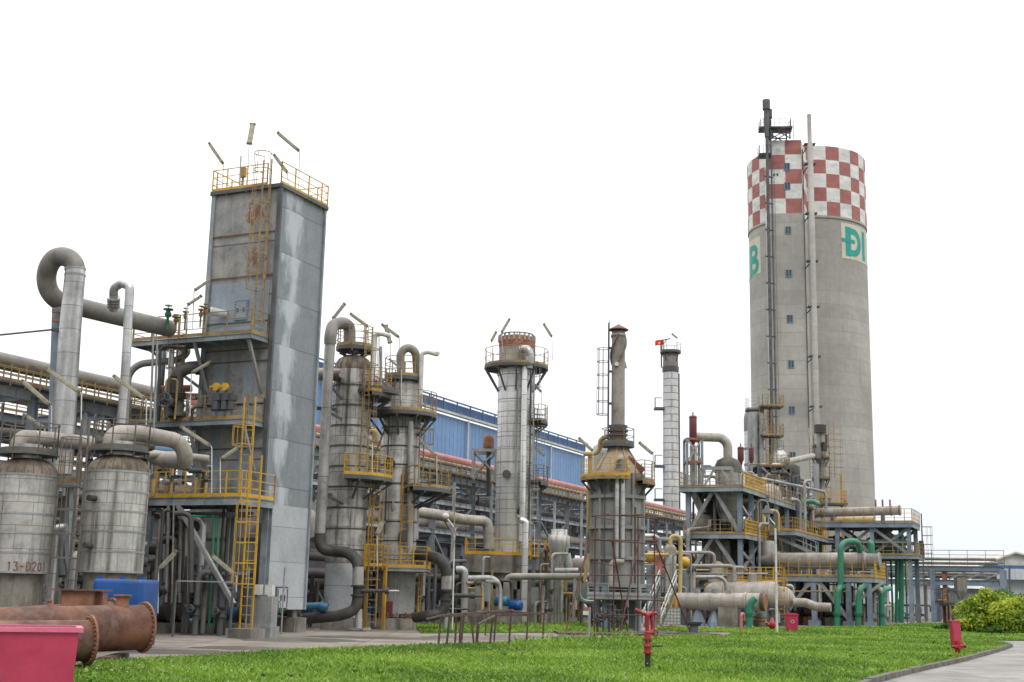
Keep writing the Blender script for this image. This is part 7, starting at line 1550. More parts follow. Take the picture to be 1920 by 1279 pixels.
bp('beige upper branch pipe near the small dome', [(1375, 1064, 93), (1393, 1064, 93), (1400, 1070, 93)], 3.2, 'pipe_beige', rad=.4)
bp('grey hooked pipe right of the short drum', [(1474, 1098, 92), (1486, 1098, 92), (1488, 1112, 92)], 3, 'pipe_zinc', rad=.5)
for i in range(10):
    px = 1218 + i * 15; y0 = 1084 + (i % 4) * 9
    pipe('tangle_pipe', 'small bent pipe in the tangle above the long exchanger', [P(px, 1100, 93 + i % 3), P(px, y0 - 14, 93 + i % 3), P(px + 24, y0 - 14, 94 + i % 3), P(px + 24, 1110, 94 + i % 3)], .1 + .04 * (i % 3), ['galv', 'pipe', 'pipe_dark', 'pipe_yellow'][i % 4], group='small bent pipes above the exchanger', rad=.3, n=8, bn=4)
q = P(1345, 1063, 95); t = thing('small_dome', 'small beige dome peeping above the bent pipes', 'vessel', flr(q, 0)); mb = MB(); z = lambda py: zY(1345, py, 95); mb.lathe(q.x, q.y, [(m_px(13, 95), 0), (m_px(13, 95), z(1063)), (m_px(10, 95), z(1056)), (m_px(5, 95), z(1052.5)), (.05, z(1052))], 24); mb.build('shell', M['pipe_beige'], t)
# yellow rails in front of exchanger platform (px 1335..1465, y 1068..1090)
yr = thing('drum_walkway', 'bright yellow railed walkway above the large horizontal drum', 'walkway', onU(1400, 1090, hv_u + 1)); z = zU(1400, 1090, hv_u + 1); a, b = onU(1335, 1090, hv_u + 1), onU(1466, 1090, hv_u + 1)
mb = MB(); mb.bar(flr(a, z - .1) + GU * .5, flr(b, z - .1) + GU * .5, 1.0, .15); dk = mb.build('deck', M['steel_dark'], yr)
rb = MB(); rail_mb(rb, [flr(a, z), flr(b, z)], 1.0, sp=.55, mid=3, bar=.055); rail_mb(rb, [flr(a, z) + GU, flr(b, z) + GU], 1.0, sp=.8, mid=2, bar=.05); rb.build('railing', M['yellow_new'], dk)
for f in (.05, .5, .95): q = a.lerp(b, f) + GU * .9; mb = MB(); mb.bar(flr(q, 0), flr(q, z - .15), .2); mb.build('post', M['steel'], yr)
q = onU(1464, 1125, hv_u - .2); yl = thing('caged_ladder', 'short yellow caged ladder beside the white lamp post', 'ladder', flr(q, 0)); ladder(yl, q.x, q.y, .3, z, -PI / 2, (1.8, z + .8), 'yellow_new', w=.5, rd=.4)
# small upright vessel & ochre gooseneck
q = P(1257, 1110, 89); t = thing('small_separator', 'small clad upright vessel with rounded cap under the ochre gooseneck', 'vessel', (q.x, q.y, 0)); z = lambda py: zY(1257, py, 89); r = m_px(11, 89)
vbody(t, 'shell', 'clad_bright', q.x, q.y, [(r * .85, 0), (r * .85, z(1104)), (r, z(1100)), (r, z(1036))], 28); vbody(t, 'cap', 'pipe_beige', q.x, q.y, [(r * 1.02, z(1040)), (r * .98, z(1030)), (r * .75, z(1023)), (r * .3, z(1020)), (.03, z(1019.6))], 28)
pipe('ochre_gooseneck', 'fat ochre gooseneck pipe hooked over the small clad vessel', [P(1257, 1022, 88), P(1257, 1005, 88), P(1276, 1005, 88), P(1276, 1060, 88), P(1275, 1113, 88)], m_px(3.9, 88), 'pipe_yellow', rad=.45, n=16)
for (px, py, lab) in ((1220, 1043, 'round yellow equipment cover behind the scaffold'), (1284, 1052, 'small yellow curved cover right of the ochre gooseneck')):
    q = P(px, py, 90); t = thing('yellow_cover', lab, 'cover', q - ZV * .8); mb = MB(); mb.lathe(q.x, q.y, [(.1, q.z - .45), (.3, q.z - .38), (.42, q.z - .1), (.38, q.z + .1), (.2, q.z + .25), (.03, q.z + .3)], 18); mb.build('shell', M['yellow_new'], t); mb = MB(); mb.tube([(q.x, q.y, 0), (q.x, q.y, q.z - .6)], .3, 10); mb.build('stem', M['steel'], t)
pipe('red_post', 'bright red upright pipe behind the scaffold', [P(1236, 1078, 89), P(1236, 1034, 89)], .25, 'pipe_red', cat='pipe')
pipe('ochre_header', 'ochre horizontal pipe end behind the scaffold', [P(1196, 1040, 88.5), P(1254, 1040, 88.5)], m_px(3, 88), 'pipe_yellow')
pipe('silver_elbow', 'pale silver elbow pipe left of the small clad vessel', [P(1205, 1005, 90), P(1228, 1005, 90), P(1236, 1012, 90), P(1236, 1050, 90)], m_px(4.4, 90), 'pipe_silver', rad=.7)
pipe('grey_header', 'thick grey pipe running left behind the small clad vessel', [P(1180, 1012, 96), P(1290, 1013, 97)], m_px(5, 96), 'pipe')
# stairs and cube tank near x 1230..1270
sw = thing('white_stair', 'white steel stair rising behind the hydrant', 'stairs', P(1210, 1172, 78)); 
p0, p1 = P(1207, 1165, 78), P(1237, 1098, 80); stairs(sw, flr(p0, .1), p1, (1.1, .6, 0), 14, 'white')
yb2 = thing('yellow_gate_frame', 'yellow railed enclosure around the caged white tank', 'railing', P(1255, 1165, 84)); a = P(1238, 1150, 84); b = P(1268, 1150, 84); z = zY(1250, 1150, 84)
rb = MB(); rail_mb(rb, [(a.x, 84, z), (b.x, 84, z)], 1.0, sp=.5, mid=2, bar=.06); rail_mb(rb, [(b.x, 84, .2), (b.x, 85, .2)], 2.0, sp=.5); rb.build('railing', M['yellow_new'], yb2)
mb = MB(); mb.bar((b.x, 84, 0), (b.x, 84, z + 1), .12); mb.bar((b.x - .35, 84, 0), (b.x - .35, 84, z + 1), .12); mb.bar((a.x, 84.3, 0), (a.x, 84.3, z), .1); mb.build('post', M['yellow_new'], yb2)
q = P(1258, 1172, 83); ib = thing('caged_tank', 'pale plastic tank in a wire cage near the red scaffold leg', 'tank', flr(q, 0)); mb = MB(); mb.box(flr(q, .65), 1.0, 1.0, 1.0, 0); mb.build('bottle', M['white'], ib); mb = MB()
for i in range(6):
    X = q.x - .53 + i * .212; mb.bar((X, 82.46, .12), (X, 82.46, 1.2), .03)
    mb.bar((q.x - .55, 82.46, .15 + i * .2), (q.x + .55, 82.46, .15 + i * .2), .03)
mb.build('cage', M['galv'], ib)
# barrel
q = flr(P(1425, 1178, 86), 0); ba = thing('oil_barrel', 'greenish drum barrel with an orange band under the drum', 'barrel', q); M['barrel'] = mat('dull_green_barrel', (.09, .10, .06), (.07, .08, .05), .5, rust=.3); mb = MB(); mb.lathe(q.x, q.y, [(.02, 0), (.42, 0), (.42, .02), (.44, .3), (.42, .33), (.42, .6), (.44, .63), (.42, .66), (.42, .95), (.4, .95), (.4, .93), (.02, .93)], 24); mb.build('body', M['barrel'], ba); mb = MB(); mb.lathe(q.x, q.y, [(.425, .36), (.43, .36), (.43, .56), (.425, .56)], 24); mb.build('band', M['orange_end'], ba)

# ---------------------------------------------------------------- RIGHT RACK and WAREHOUSE
RU = uv_of(P(1750, 1165, 128))[0]
rk = thing('bridge_rack', 'pale blue two-beam pipe bridge leading right to the warehouse', 'pipe rack', onU(1750, 1165, RU))
vr = [uv_of(onU(px, 1090, RU))[1] for px in (1662, 1749, 1879)]
zz1, zz2 = zU(1780, 1066, RU), zU(1780, 1092, RU)
for i, v in enumerate(vr):
    for du in (0, 4):
        if i == 0 and du: continue
        mb = MB(); mb.ibeam(W(RU + du, v, 0), W(RU + du, v, zz1), .5 if i == 1 else .4, .4); mb.build('column', M['steel_blue'], rk)
q = W(RU + .3, vr[1] + 1.1, 0); mb = MB(); mb.ibeam(q, flr(q, zz1), .45, .45); mb.build('column', M['rust'], rk)
for z in (zz1, zz2):
    for du in (0, 4): mb = MB(); mb.ibeam(W(RU + du, vr[0] - 2, z), W(RU + du, vr[2], z), .3, .5); mb.build('long_beam', M['steel_blue'], rk)
for a, b in ((vr[0], vr[1]), (vr[1] + 1.5, vr[2])):
    mb = MB(); k = 3
    for i in range(k):
        v0_, v1_2 = a + (b - a) * i / k, a + (b - a) * (i + 1) / k; mb.bar(W(RU, v0_, zz2 + .3), W(RU, v1_2, zz1 - .3), .15)
    mb.build('lattice', M['steel'], rk)
for i in range(7):
    z = (zz2 + .55 + (i % 3) * .32) if i < 3 else (zz1 + .6 + (i - 3) * .33); du = .6 + (i % 4) * .9
    mb = MB(); mb.tube([W(RU + du, vr[0] - 6, z), W(RU + du, vr[2] - (8 if i > 4 else .5), z)], .16, 10); single(mb, 'bridge_pipe', M[['pipe', 'pipe_beige', 'pipe_dark', 'pipe_zinc'][i % 4]], 'long pipe lying on the pale blue pipe bridge', 'pipe', W(RU + du, vr[0] - 6, z), 'pipes on the pale blue bridge')
rb = MB(); rail_mb(rb, [W(RU - .3, vr[1], zz1 + .45), W(RU - .3, vr[2] + .3, zz1 + .45)], 1.3, sp=1.6, mid=2, bar=.07); rb.build('railing', M['rail_dark'], rk)
rb = MB(); rail_mb(rb, [W(RU - .3, vr[0] - 3, zz1 + .45), W(RU - .3, vr[1], zz1 + .45)], 1.3, sp=1.6, mid=2, bar=.07); rb.build('railing', M['rail_dark'], rk)
# hopper on legs
HQ = 112; q = P(1801, 1100, HQ); hp_ = thing('hopper', 'tall grey dust hopper on a dark legged platform by the bushes', 'hopper', (q.x, HQ, 0)); z = lambda py: zY(1800, py, HQ); w = m_px(18, HQ)
M['hopper'] = mat('dusty_hopper', (.27, .26, .23), (.2, .19, .17), .8, dirt_amt=.5, streak=.6)
mb = MB(); mb.box((q.x, HQ, (z(1083) + z(1108)) / 2), w, w, z(1083) - z(1108), 0); b0 = z(1108); b1 = z(1124); h_ = w / 2
mb.add([(q.x - h_, HQ - h_, b0), (q.x + h_, HQ - h_, b0), (q.x + h_, HQ + h_, b0), (q.x - h_, HQ + h_, b0), (q.x - .2, HQ - .2, b1), (q.x + .2, HQ - .2, b1), (q.x + .2, HQ + .2, b1), (q.x - .2, HQ + .2, b1)], [(0, 1, 5, 4), (1, 2, 6, 5), (2, 3, 7, 6), (3, 0, 4, 7)]); mb.build('bin', M['hopper'], hp_)
mb = MB(); mb.box((q.x - .2, HQ, z(1134)), 2.6 * 1.0, 2.4, .3, 0); dk = mb.build('deck', M['steel_dark'], hp_); rb = MB(); zz_ = z(1134) + .15; rail_mb(rb, [(q.x - 1.9, HQ + 1, zz_), (q.x - 1.9, HQ - 1.3, zz_), (q.x + 1.4, HQ - 1.3, zz_), (q.x + 1.4, HQ + 1, zz_)], 1.1, sp=.5, mid=2); rb.build('railing', M['rail_dark'], dk)
for dx in (-1.1, 1.0): 
    for dy in (-1, 1): mb = MB(); mb.bar((q.x + dx, HQ + dy, 0), (q.x + dx, HQ + dy, z(1134)), .2); mb.build('leg', M['oxide'] if dx < 0 else M['steel_dark'], hp_)
mb = MB()
for i in range(4): mb.bar((q.x + 1.5, HQ - 1.3, z(1128)), (q.x + 2.6, HQ - 1.3, .1), .1)
mb.build('side_stair', M['steel_dark'], hp_)
# pale wall pieces behind rack
M['pale_wall'] = mat('pale_grey_wall', (.45, .47, .49), (.38, .40, .42), .8, dirt_amt=.2, streak=.3, nscale=.2)
q0, q1 = P(1718, 1150, 150), P(1762, 1150, 150); sw_ = thing('low_shed', 'pale grey flat shed wall under the pipe bridge', 'building', ((q0.x + q1.x) / 2, 151, 0)); mb = MB(); mb.box(((q0.x + q1.x) / 2, 153, zY(1740, 1095, 150) / 2), q1.x - q0.x, 6, zY(1740, 1095, 150), 0); mb.build('wall', M['pale_wall'], sw_); mb = MB(); mb.box(((q0.x + q1.x) / 2, 153, zY(1740, 1095, 150) + .1), q1.x - q0.x + .6, 6.6, .2, 0); mb.build('roof', M['steel'], sw_)
q0, q1 = P(1772, 1150, 160), P(1850, 1150, 160); sw_ = thing('dark_shed', 'dark slate sheet shed behind the hopper', 'building', ((q0.x + q1.x) / 2, 161, 0)); mb = MB(); zz_ = zY(1800, 1103, 160)
M['slate_sheet'] = mat('slate_sheet', (.14, .17, .20), (.11, .13, .16), .6, ribs=1.0, dirt_amt=.2); mb.box(((q0.x + q1.x) / 2, 166, zz_ / 2), q1.x - q0.x, 10, zz_, 0); mb.build('wall', M['slate_sheet'], sw_)
mb = MB(); cxm = (q0.x + q1.x) / 2; hw_ = (q1.x - q0.x) / 2 + .3; mb.add([(cxm - hw_, 160.5, zz_), (cxm + hw_, 160.5, zz_), (cxm + hw_, 171.5, zz_), (cxm - hw_, 171.5, zz_), (cxm - hw_, 166, zz_ + 1.3), (cxm + hw_, 166, zz_ + 1.3)], [(0, 1, 5, 4), (2, 3, 4, 5), (1, 2, 5), (3, 0, 4)]); mb.build('roof', M['pale_wall'], sw_)
WY = 185; wh = thing('warehouse', 'white gabled warehouse with blue eaves at the right edge', 'building', P(1900, 1165, WY)); X0, X1, Xr = P(1838, 1048, WY).x, P(1995, 1060, WY).x, P(1888, 1034, WY).x
ze = zY(1900, 1061, WY); zr_ = zY(1888, 1035.5, WY); Xl = X0 - 1; Xrr = 2 * Xr - X0 + 6
M['sheet_white'] = mat('pale_sheet_wall', (.50, .54, .58), (.44, .48, .52), .6, ribs=1.5, ribcol=(.42, .46, .5), dirt_amt=.1, nscale=.1)
mb = MB(); mb.box(((X0 + Xrr) / 2, WY + 15, ze / 2), Xrr - X0, 30, ze, 0); mb.build('wall', M['sheet_white'], wh)
mb = MB(); mb.add([(X0, WY, ze + .02), (Xrr, WY, ze + .02), ((X0 + Xrr) / 2 - 2, WY, zr_)], [(0, 1, 2)]); mb.build('gable', M['cable_tray'], wh)
mb = MB(); xm = (X0 + Xrr) / 2 - 2
for (xa, xb) in ((Xl, xm), (Xrr + 1, xm)):
    za = ze - .3; mb.add([(xa, WY - .6, za), (xb, WY - .6, zr_ + .1), (xb, WY + 30, zr_ + .1), (xa, WY + 30, za), (xa, WY - .6, za - .25), (xb, WY - .6, zr_ - .15)], [(0, 1, 2, 3), (0, 4, 5, 1)])
mb.build('roof', M['cable_tray'], wh)
mb = MB(); mb.box(((X0 + Xrr) / 2, WY - .15, ze - .2), Xrr - X0 + .5, .3, .5, 0); mb.build('blue_fascia', M['blue_trim'], wh)
mb = MB(); mb.box(((X0 + Xrr) / 2, WY - .8, ze - 1.2), Xrr - X0 - 1, 1.6, 1.5, 0); mb.build('canopy', M['sheet_white'], wh)
mb = MB(); mb.tube([P(1893, 1062, WY - 1.7), P(1893, 1110, WY - 1.7)], .12, 8); mb.build('downpipe', M['steel_dark'], wh)

# ---------------------------------------------------------------- BUSHES
def bush(px, base_py, Y, wpx, hpx, label, m, name='bush', nleaf=5200, seed=1, lobes=11, leaf=.12):
    rs = np.random.RandomState(seed); q = P(px, base_py, Y); W_ = m_px(wpx, Y); H_ = m_px(hpx, Y)
    t = thing(name, label, 'bush', (q.x, Y, 0)); mb = MB(); cs = []
    for i in range(lobes):
        a = rs.rand() * 2 * PI; rr = rs.rand() ** .6; hx = rs.rand(); r_ = H_ * rs.uniform(.16, .30)
        cs.append((q.x + W_ / 2 * rr * math.cos(a) * (1 - .35 * hx), Y + W_ / 2.6 * rr * math.sin(a), .15 * H_ + (H_ - r_ - .15 * H_) * hx * (1 - .45 * rr * rr), r_))
    tip = MB()
    for c in cs:
        base_ = Vector((q.x + rs.uniform(-.2, .2), Y, 0)); tip.tube([base_, base_.lerp(Vector(c[:3]), .5) + Vector((rs.uniform(-.15, .15), 0, .1)), Vector(c[:3])], [.05, .035, .012], 6)
    per = nleaf // lobes
    V = []; F = []
    for c in cs:
        d = rs.normal(size=(per, 3)); d /= np.linalg.norm(d, axis=1)[:, None]; rad = c[3] * (.35 + .75 * rs.rand(per) ** .5)
        p = np.array(c[:3]) + d * rad[:, None] * np.array([1.15, 1.0, .9]); p[:, 2] = np.maximum(p[:, 2], .08)
        n_ = d + rs.normal(size=(per, 3)) * .7; n_ /= np.linalg.norm(n_, axis=1)[:, None]
        u = np.cross(n_, rs.normal(size=(per, 3))); u /= np.linalg.norm(u, axis=1)[:, None]; w = np.cross(n_, u); s = leaf * (.6 + .8 * rs.rand(per))[:, None]
        for k in range(per):
            b = len(V); V += [tuple(p[k] - u[k] * s[k]), tuple(p[k] + w[k] * s[k] * .45), tuple(p[k] + u[k] * s[k]), tuple(p[k] - w[k] * s[k] * .45)]; F.append((b, b + 1, b + 2, b + 3))
    mb.add(V, F); mb.build('foliage', m, t); tip.build('stems', M['bark'], t)
M['bark'] = mat('brown_bark', (.09, .065, .045), (.06, .045, .03), .9)
M['leaf_yellow'] = leaf_mat('yellow_green_leaves', (.12, .20, .015), (.28, .38, .025), (.50, .56, .05), .8)
M['leaf_green'] = leaf_mat('deep_green_leaves', (.02, .07, .012), (.05, .14, .02), (.10, .22, .03), .8)
bush(1852, 1182, 84, 92, 88, 'large golden yellow-green bush left of the clump at the right edge', M['leaf_yellow'], nleaf=9000, seed=4, lobes=20)
bush(1822, 1182, 83, 50, 44, 'low yellow bush at the left foot of the golden clump', M['leaf_yellow'], nleaf=3000, seed=9, lobes=9)
bush(1905, 1184, 82, 76, 84, 'golden bush running out of the right edge', M['leaf_yellow'], nleaf=7000, seed=6, lobes=16)
bush(1900, 1176, 92, 80, 104, 'darker green bush rising behind the golden clump', M['leaf_green'], nleaf=7000, seed=12, lobes=14)
bush(1772, 1178, 90, 34, 16, 'low dark green shrub left of the golden clump', M['leaf_green'], nleaf=2000, seed=15, lobes=7)
bush(1860, 1184, 80, 90, 16, 'low dark green undergrowth in front of the golden clump', M['leaf_green'], nleaf=3500, seed=17, lobes=14)
# ================================================================ FOREGROUND
# ---- tall hydrant monitor
HY_ = 4320 / (1257 - 1120.5); hp0 = gnd(1214.5, 1257)
hd = thing('fire_hydrant_monitor', 'tall red hydrant with angled spout and black foot standing in the lawn', 'hydrant', hp0); X, Y = hp0.x, hp0.y
Zp = lambda py: P(1214, py, Y).z; q = lambda px, py, dy=0: P(px, py, Y + dy)
mb = MB(); mb.tube([(X, Y, 0), (X, Y, Zp(1224))], m_px(5, Y), 18); mb.build('foot', M['black'], hd)
mb = MB(); prof = [(8.3, 1225), (8.3, 1222), (6, 1221), (6.2, 1216), (7.2, 1213), (7.6, 1211), (6.5, 1208), (6, 1205), (4.8, 1204), (4.8, 1200), (8, 1199.5), (8, 1196.5), (6, 1196), (5.4, 1190), (5.4, 1185), (4, 1183)]
c = q(1214.2, 1200); mb.lathe(c.x, Y, [(m_px(r_, Y), Zp(py)) for r_, py in prof], 24, smooth=False); bd = mb.build('body', M['hydrant'], hd)
mb = MB()
for i in range(8):
    t = 2 * PI * i / 8
    for py in (1202, 1223.5, 1209): mb.tube([(c.x + m_px(6.9, Y) * math.cos(t), Y + m_px(6.9, Y) * math.sin(t), Zp(py) - .03), (c.x + m_px(6.9, Y) * math.cos(t), Y + m_px(6.9, Y) * math.sin(t), Zp(py) + .03)], .014, 6)
mb.build('bolts', M['rust'], bd)
mb = MB(); mb.tube(catmull([q(1214, 1186), q(1213.5, 1172), q(1213.5, 1160), q(1215, 1153), q(1219, 1150.5, .08), q(1222, 1153, .12)], 4), m_px(4, Y), 16); mb.build('front_bend', M['hydrant'], hd)
mb = MB(); mb.tube(catmull([q(1216, 1187, .05), q(1222, 1186, .1), q(1223.5, 1180, .14), q(1223, 1165, .16), q(1221, 1152, .16), q(1225, 1147.5, .16)], 4), m_px(4, Y), 16); mb.build('rear_bend', M['hydrant'], hd)
mb = MB(); mb.tube([q(1221, 1151, .1), q(1209, 1151.5), q(1203, 1149), q(1199, 1147.3), q(1198, 1147), q(1191, 1143.5)], [m_px(k, Y) for k in (4, 3.6, 3, 3.1, 3.6, 4.3)], 18); sp2 = mb.build('spout', M['hydrant'], hd)
mb = MB(); mb.tube([q(1191.2, 1143.6), q(1190.3, 1143.1)], m_px(3.5, Y), 16); mb.build('mouth', M['oxide'], sp2)
mb = MB(); mb.tube([q(1218, 1149.5, .1), q(1232, 1150, .1)], m_px(2.6, Y), 12); mb.tube([q(1225, 1150, .1), q(1225, 1144, .1)], m_px(2, Y), 10); mb.build('swivel_joint', M['hydrant'], hd)
mb = MB(); a = q(1228.5, 1187, .1); mb.tube([a + Vector((.03 * math.cos(t) * 1.0, .0, 0)) + Vector((m_px(2.3, Y) * math.cos(t), 0, m_px(5.6, Y) * math.sin(t))) for t in [2 * PI * i / 16 for i in range(17)]], .018, 6, caps=False); mb.tube([q(1222, 1187, .1), a], .03, 8); mb.build('handwheel', M['oxide'], hd)
mb = MB(); mb.tube([q(1220, 1211.7), q(1243, 1211)], .018, 8); mb.build('lever', M['black'], hd)
# ---- pink fire hose box on a red hydrant foot
Yb = 4320 / (1229 - 1133); fb0 = gnd(1796, 1229); X, Y = fb0.x, fb0.y; q = lambda px, py, dy=0: P(px, py, Y + dy)
hb = thing('hose_cabinet', 'narrow leaning pink-red box on a red hydrant foot near the road', 'fire hose box', fb0)
top_, bot_ = q(1791.5, 1166), q(1796.5, 1216); dz = (top_ - bot_); wv = m_px(8.4, Y)
mb = MB(); a = Vector((1, .25, 0)).normalized(); b = Vector((-.25, 1, 0)); mb.hexa((top_ + bot_) / 2 + Vector((0, .12, 0)), a * wv, b * wv * .62, dz / 2); bx_ = mb.build('cabinet', M['pink'], hb)
mb = MB(); mb.hexa(top_ + dz.normalized() * .02 + Vector((0, .12, 0)), a * wv * 1.09, b * wv * .72, dz.normalized() * .02); mb.build('lid', M['pink'], bx_)
mb = MB(); mb.hexa((top_ + bot_) / 2 + Vector((0, .12, 0)) - b * wv * .63 - dz * .02, a * wv * .86, b * .006, dz * .42); mb.build('door', M['pink'], bx_)
mb = MB(); mb.lathe(fb0.x, fb0.y, [(.09, 0), (.14, 0), (.14, .04), (.09, .05), (.10, .22), (.15, .26), (.15, .30), (.09, .33), (.1, .5), (.02, .52)], 18, smooth=False); mb.tube([(X - .22, Y - .05, .3), (X + .24, Y - .05, .34)], .05, 12); mb.tube([(X + .2, Y - .05, .33), (X + .28, Y - .05, .35)], .075, 12); mb.tube([(X + .02, Y - .1, .3), (X, Y - .22, .3)], .07, 12); mb.build('hydrant_foot', M['hydrant'], hb)
# ---- pink wheeled bin
g0 = gnd(1487, 1186); X, Y = g0.x, g0.y; wb2 = thing('wheeled_bin', 'bright pink lidded wheeled bin at the plant edge of the lawn', 'bin', g0); w0, w1, h = m_px(9, Y), m_px(10.8, Y), m_px(31, Y)
M['pink_bin'] = mat('pink_plastic', (.46, .03, .095), (.40, .025, .08), .4, dirt_amt=.2, dirt=(.3, .03, .07), nscale=3)
mb = MB(); vs = [(X + sx * w, Y + .35 + sy * w * .8, z) for z, w in ((.1, w0), (h, w1)) for sx, sy in ((-1, -1), (1, -1), (1, 1), (-1, 1))]; mb.add(vs, [(0, 1, 5, 4), (1, 2, 6, 5), (2, 3, 7, 6), (3, 0, 4, 7), (3, 2, 1, 0)]); mb.build('body', M['pink_bin'], wb2)
mb = MB(); mb.box((X, Y + .35, h + .03), w1 * 2.12, w1 * 1.8, .07, 0); mb.box((X, Y + .35, h + .08), w1 * 1.7, w1 * 1.4, .05, 0); mb.build('lid', M['pink_bin'], wb2)
for s in (-1, 1): mb = MB(); mb.tube([(X + s * w0 * .8 - .03, Y + .1, .1), (X + s * w0 * .8 + .03, Y + .1, .1)], .1, 14); mb.build('wheel', M['black'], wb2)
mb = MB(); yf = Y + .35 - w1 * .8 * .97 + .03
mb.tube([(X + .0 + .1 * math.cos(t), yf - .035, h * .62 + .08 * math.sin(t)) for t in [2 * PI * i / 12 for i in range(13)]], .018, 5, caps=False); mb.box((X, yf, h * .62), .05, .03, .12, 0)
mb.box((X, yf + .01, h * .5), .34, .03, .05, 0); mb.build('emblem', M['white'], wb2)
# ---- red bent pipe stub + small red hydrant
pt0 = gnd(1389.5, 1187); X, Y = pt0.x, pt0.y; q = lambda px, py, dy=0: P(px, py, Y + dy)
pipe('bent_red_pipe', 'orange-red pipe stub bent over like a cane at the lawn edge', [pt0, q(1389.5, 1151), q(1394.5, 1151, .3), q(1394.8, 1163, .4)], m_px(2.9, Y), 'pipe_red', rad=.28, n=16)
g0 = gnd(1448, 1183); X, Y = g0.x, g0.y; rh_ = thing('small_hydrant', 'small red squat hydrant beside the white lamp post', 'hydrant', g0); mb = MB(); mb.lathe(X, Y, [(.12, 0), (.12, .15), (.2, .2), (.2, .5), (.12, .55), (.1, .7), (.02, .75)], 16); mb.build('body', M['hydrant'], rh_); mb = MB(); mb.tube([(X - .34, Y, .35), (X + .3, Y, .35)], .12, 14); mb.tube([(X - .3, Y, .35), (X - .36, Y - .1, .5)], .08, 10); mb.build('outlet', M['hydrant'], rh_)
# ---- white lamp posts
g0 = gnd(1457, 1189); X, Y = g0.x, g0.y; lp_t = thing('lamp_post', 'slim white lamp post with a thin dark mast above it, right of centre', 'lamp post', g0, 'white lamp posts'); q = lambda px, py, dy=0: P(px, py, Y + dy)
mb = MB(); mb.tube([g0, q(1453.8, 990)], [m_px(2.5, Y), m_px(1.9, Y)], 12); mb.build('post', M['white'], lp_t)
mb = MB(); mb.tube([q(1453.8, 990), q(1452.5, 880)], m_px(.6, Y), 8); mb.build('mast', M['steel_dark'], lp_t)
mb = MB(); mb.tube(fillet([q(1453.8, 984), q(1445, 974, .3), q(1441, 968, .4)], .2, 3), .035, 8); mb.build('arm', M['white'], lp_t)
c = q(1438.5, 960, .4); mb = MB(); mb.lathe(c.x, c.y, [(.34, c.z - .1), (.30, c.z + .05), (.16, c.z + .18), (.1, c.z + .34), (.02, c.z + .36)], 16); sh_ = mb.build('shade', M['steel_dark'], lp_t); mb = MB(); mb.lathe(c.x, c.y, [(.02, c.z - .3), (.14, c.z - .25), (.16, c.z - .1), (.02, c.z - .08)], 14); mb.build('bulb', M['white'], sh_)
g0 = gnd(848, 1186); X, Y = g0.x, g0.y; lp_t = thing('lamp_post', 'slim white lamp post behind the rusty trestle with a small round head', 'lamp post', g0, 'white lamp posts'); q = lambda px, py, dy=0: P(px, py, Y + dy)
mb = MB(); mb.tube(fillet([g0, q(852, 1000), q(853.5, 992), q(839, 973)], .3, 3), m_px(1.5, Y), 10); mb.build('post', M['white'], lp_t)
mb = MB(); c = q(835, 967); mb.lathe(c.x, c.y, [(.02, c.z - .14), (.16, c.z - .1), (.2, c.z), (.12, c.z + .1), (.02, c.z + .14)], 14); mb.build('head', M['white'], lp_t)
pipe('thin_post', 'thin yellowish pole beside the white lamp post left of centre', [P(849, 1035, 60), P(854, 1005, 60), P(852, 995, 60), P(852, 920, 60)], .03, 'yellow_old', cat='pole', n=6)
# ---- rusty trestle
tr = thing('rusty_trestle', 'long low trestle of thin rusty bars on leaning legs in the lawn', 'frame', gnd(920, 1213)); M['rust_bar'] = mat('rusty_bar', (.065, .04, .032), (.12, .08, .065), .8, dirt_amt=.4, nscale=4)
for (xb, yb, xt, yt) in ((821.5, 1213, 827, 1155), (837, 1213, 843, 1154), (853, 1211, 856, 1155), (861, 1209, 865, 1154), (864, 1211, 870, 1155), (889, 1209, 883, 1155), (893, 1211, 898, 1155), (910, 1192, 911, 1154), (918, 1214, 924, 1153), (926, 1205, 930, 1152), (954, 1212, 958, 1155), (987, 1207, 990, 1154), (1017.5, 1203, 1020, 1151)):
    a = gnd(xb, yb); b = P(xt, yt, a.y); mb = MB(); mb.bar(a - ZV * .05, b, .055 if xb != 893 else .09, .055); mb.build('leg', M['rust_bar'], tr)
for (x0, y0, d0, x1, y1, d1) in ((828, 1155.5, 43, 1040, 1149.5, 46), (800, 1161, 43, 834, 1153, 44), (834, 1153, 44, 962, 1143.5, 50), (940, 1145, 51, 1020, 1152, 46), (868, 1151, 50, 900, 1152.5, 46), (897, 1170.5, 42, 927, 1155, 44), (840, 1152, 46, 990, 1154, 44), (905, 1148, 50, 1000, 1151, 47)):
    mb = MB(); mb.bar(P(x0, y0, d0), P(x1, y1, d1), .065, .055); mb.build('top_bar', M['rust_bar'], tr)
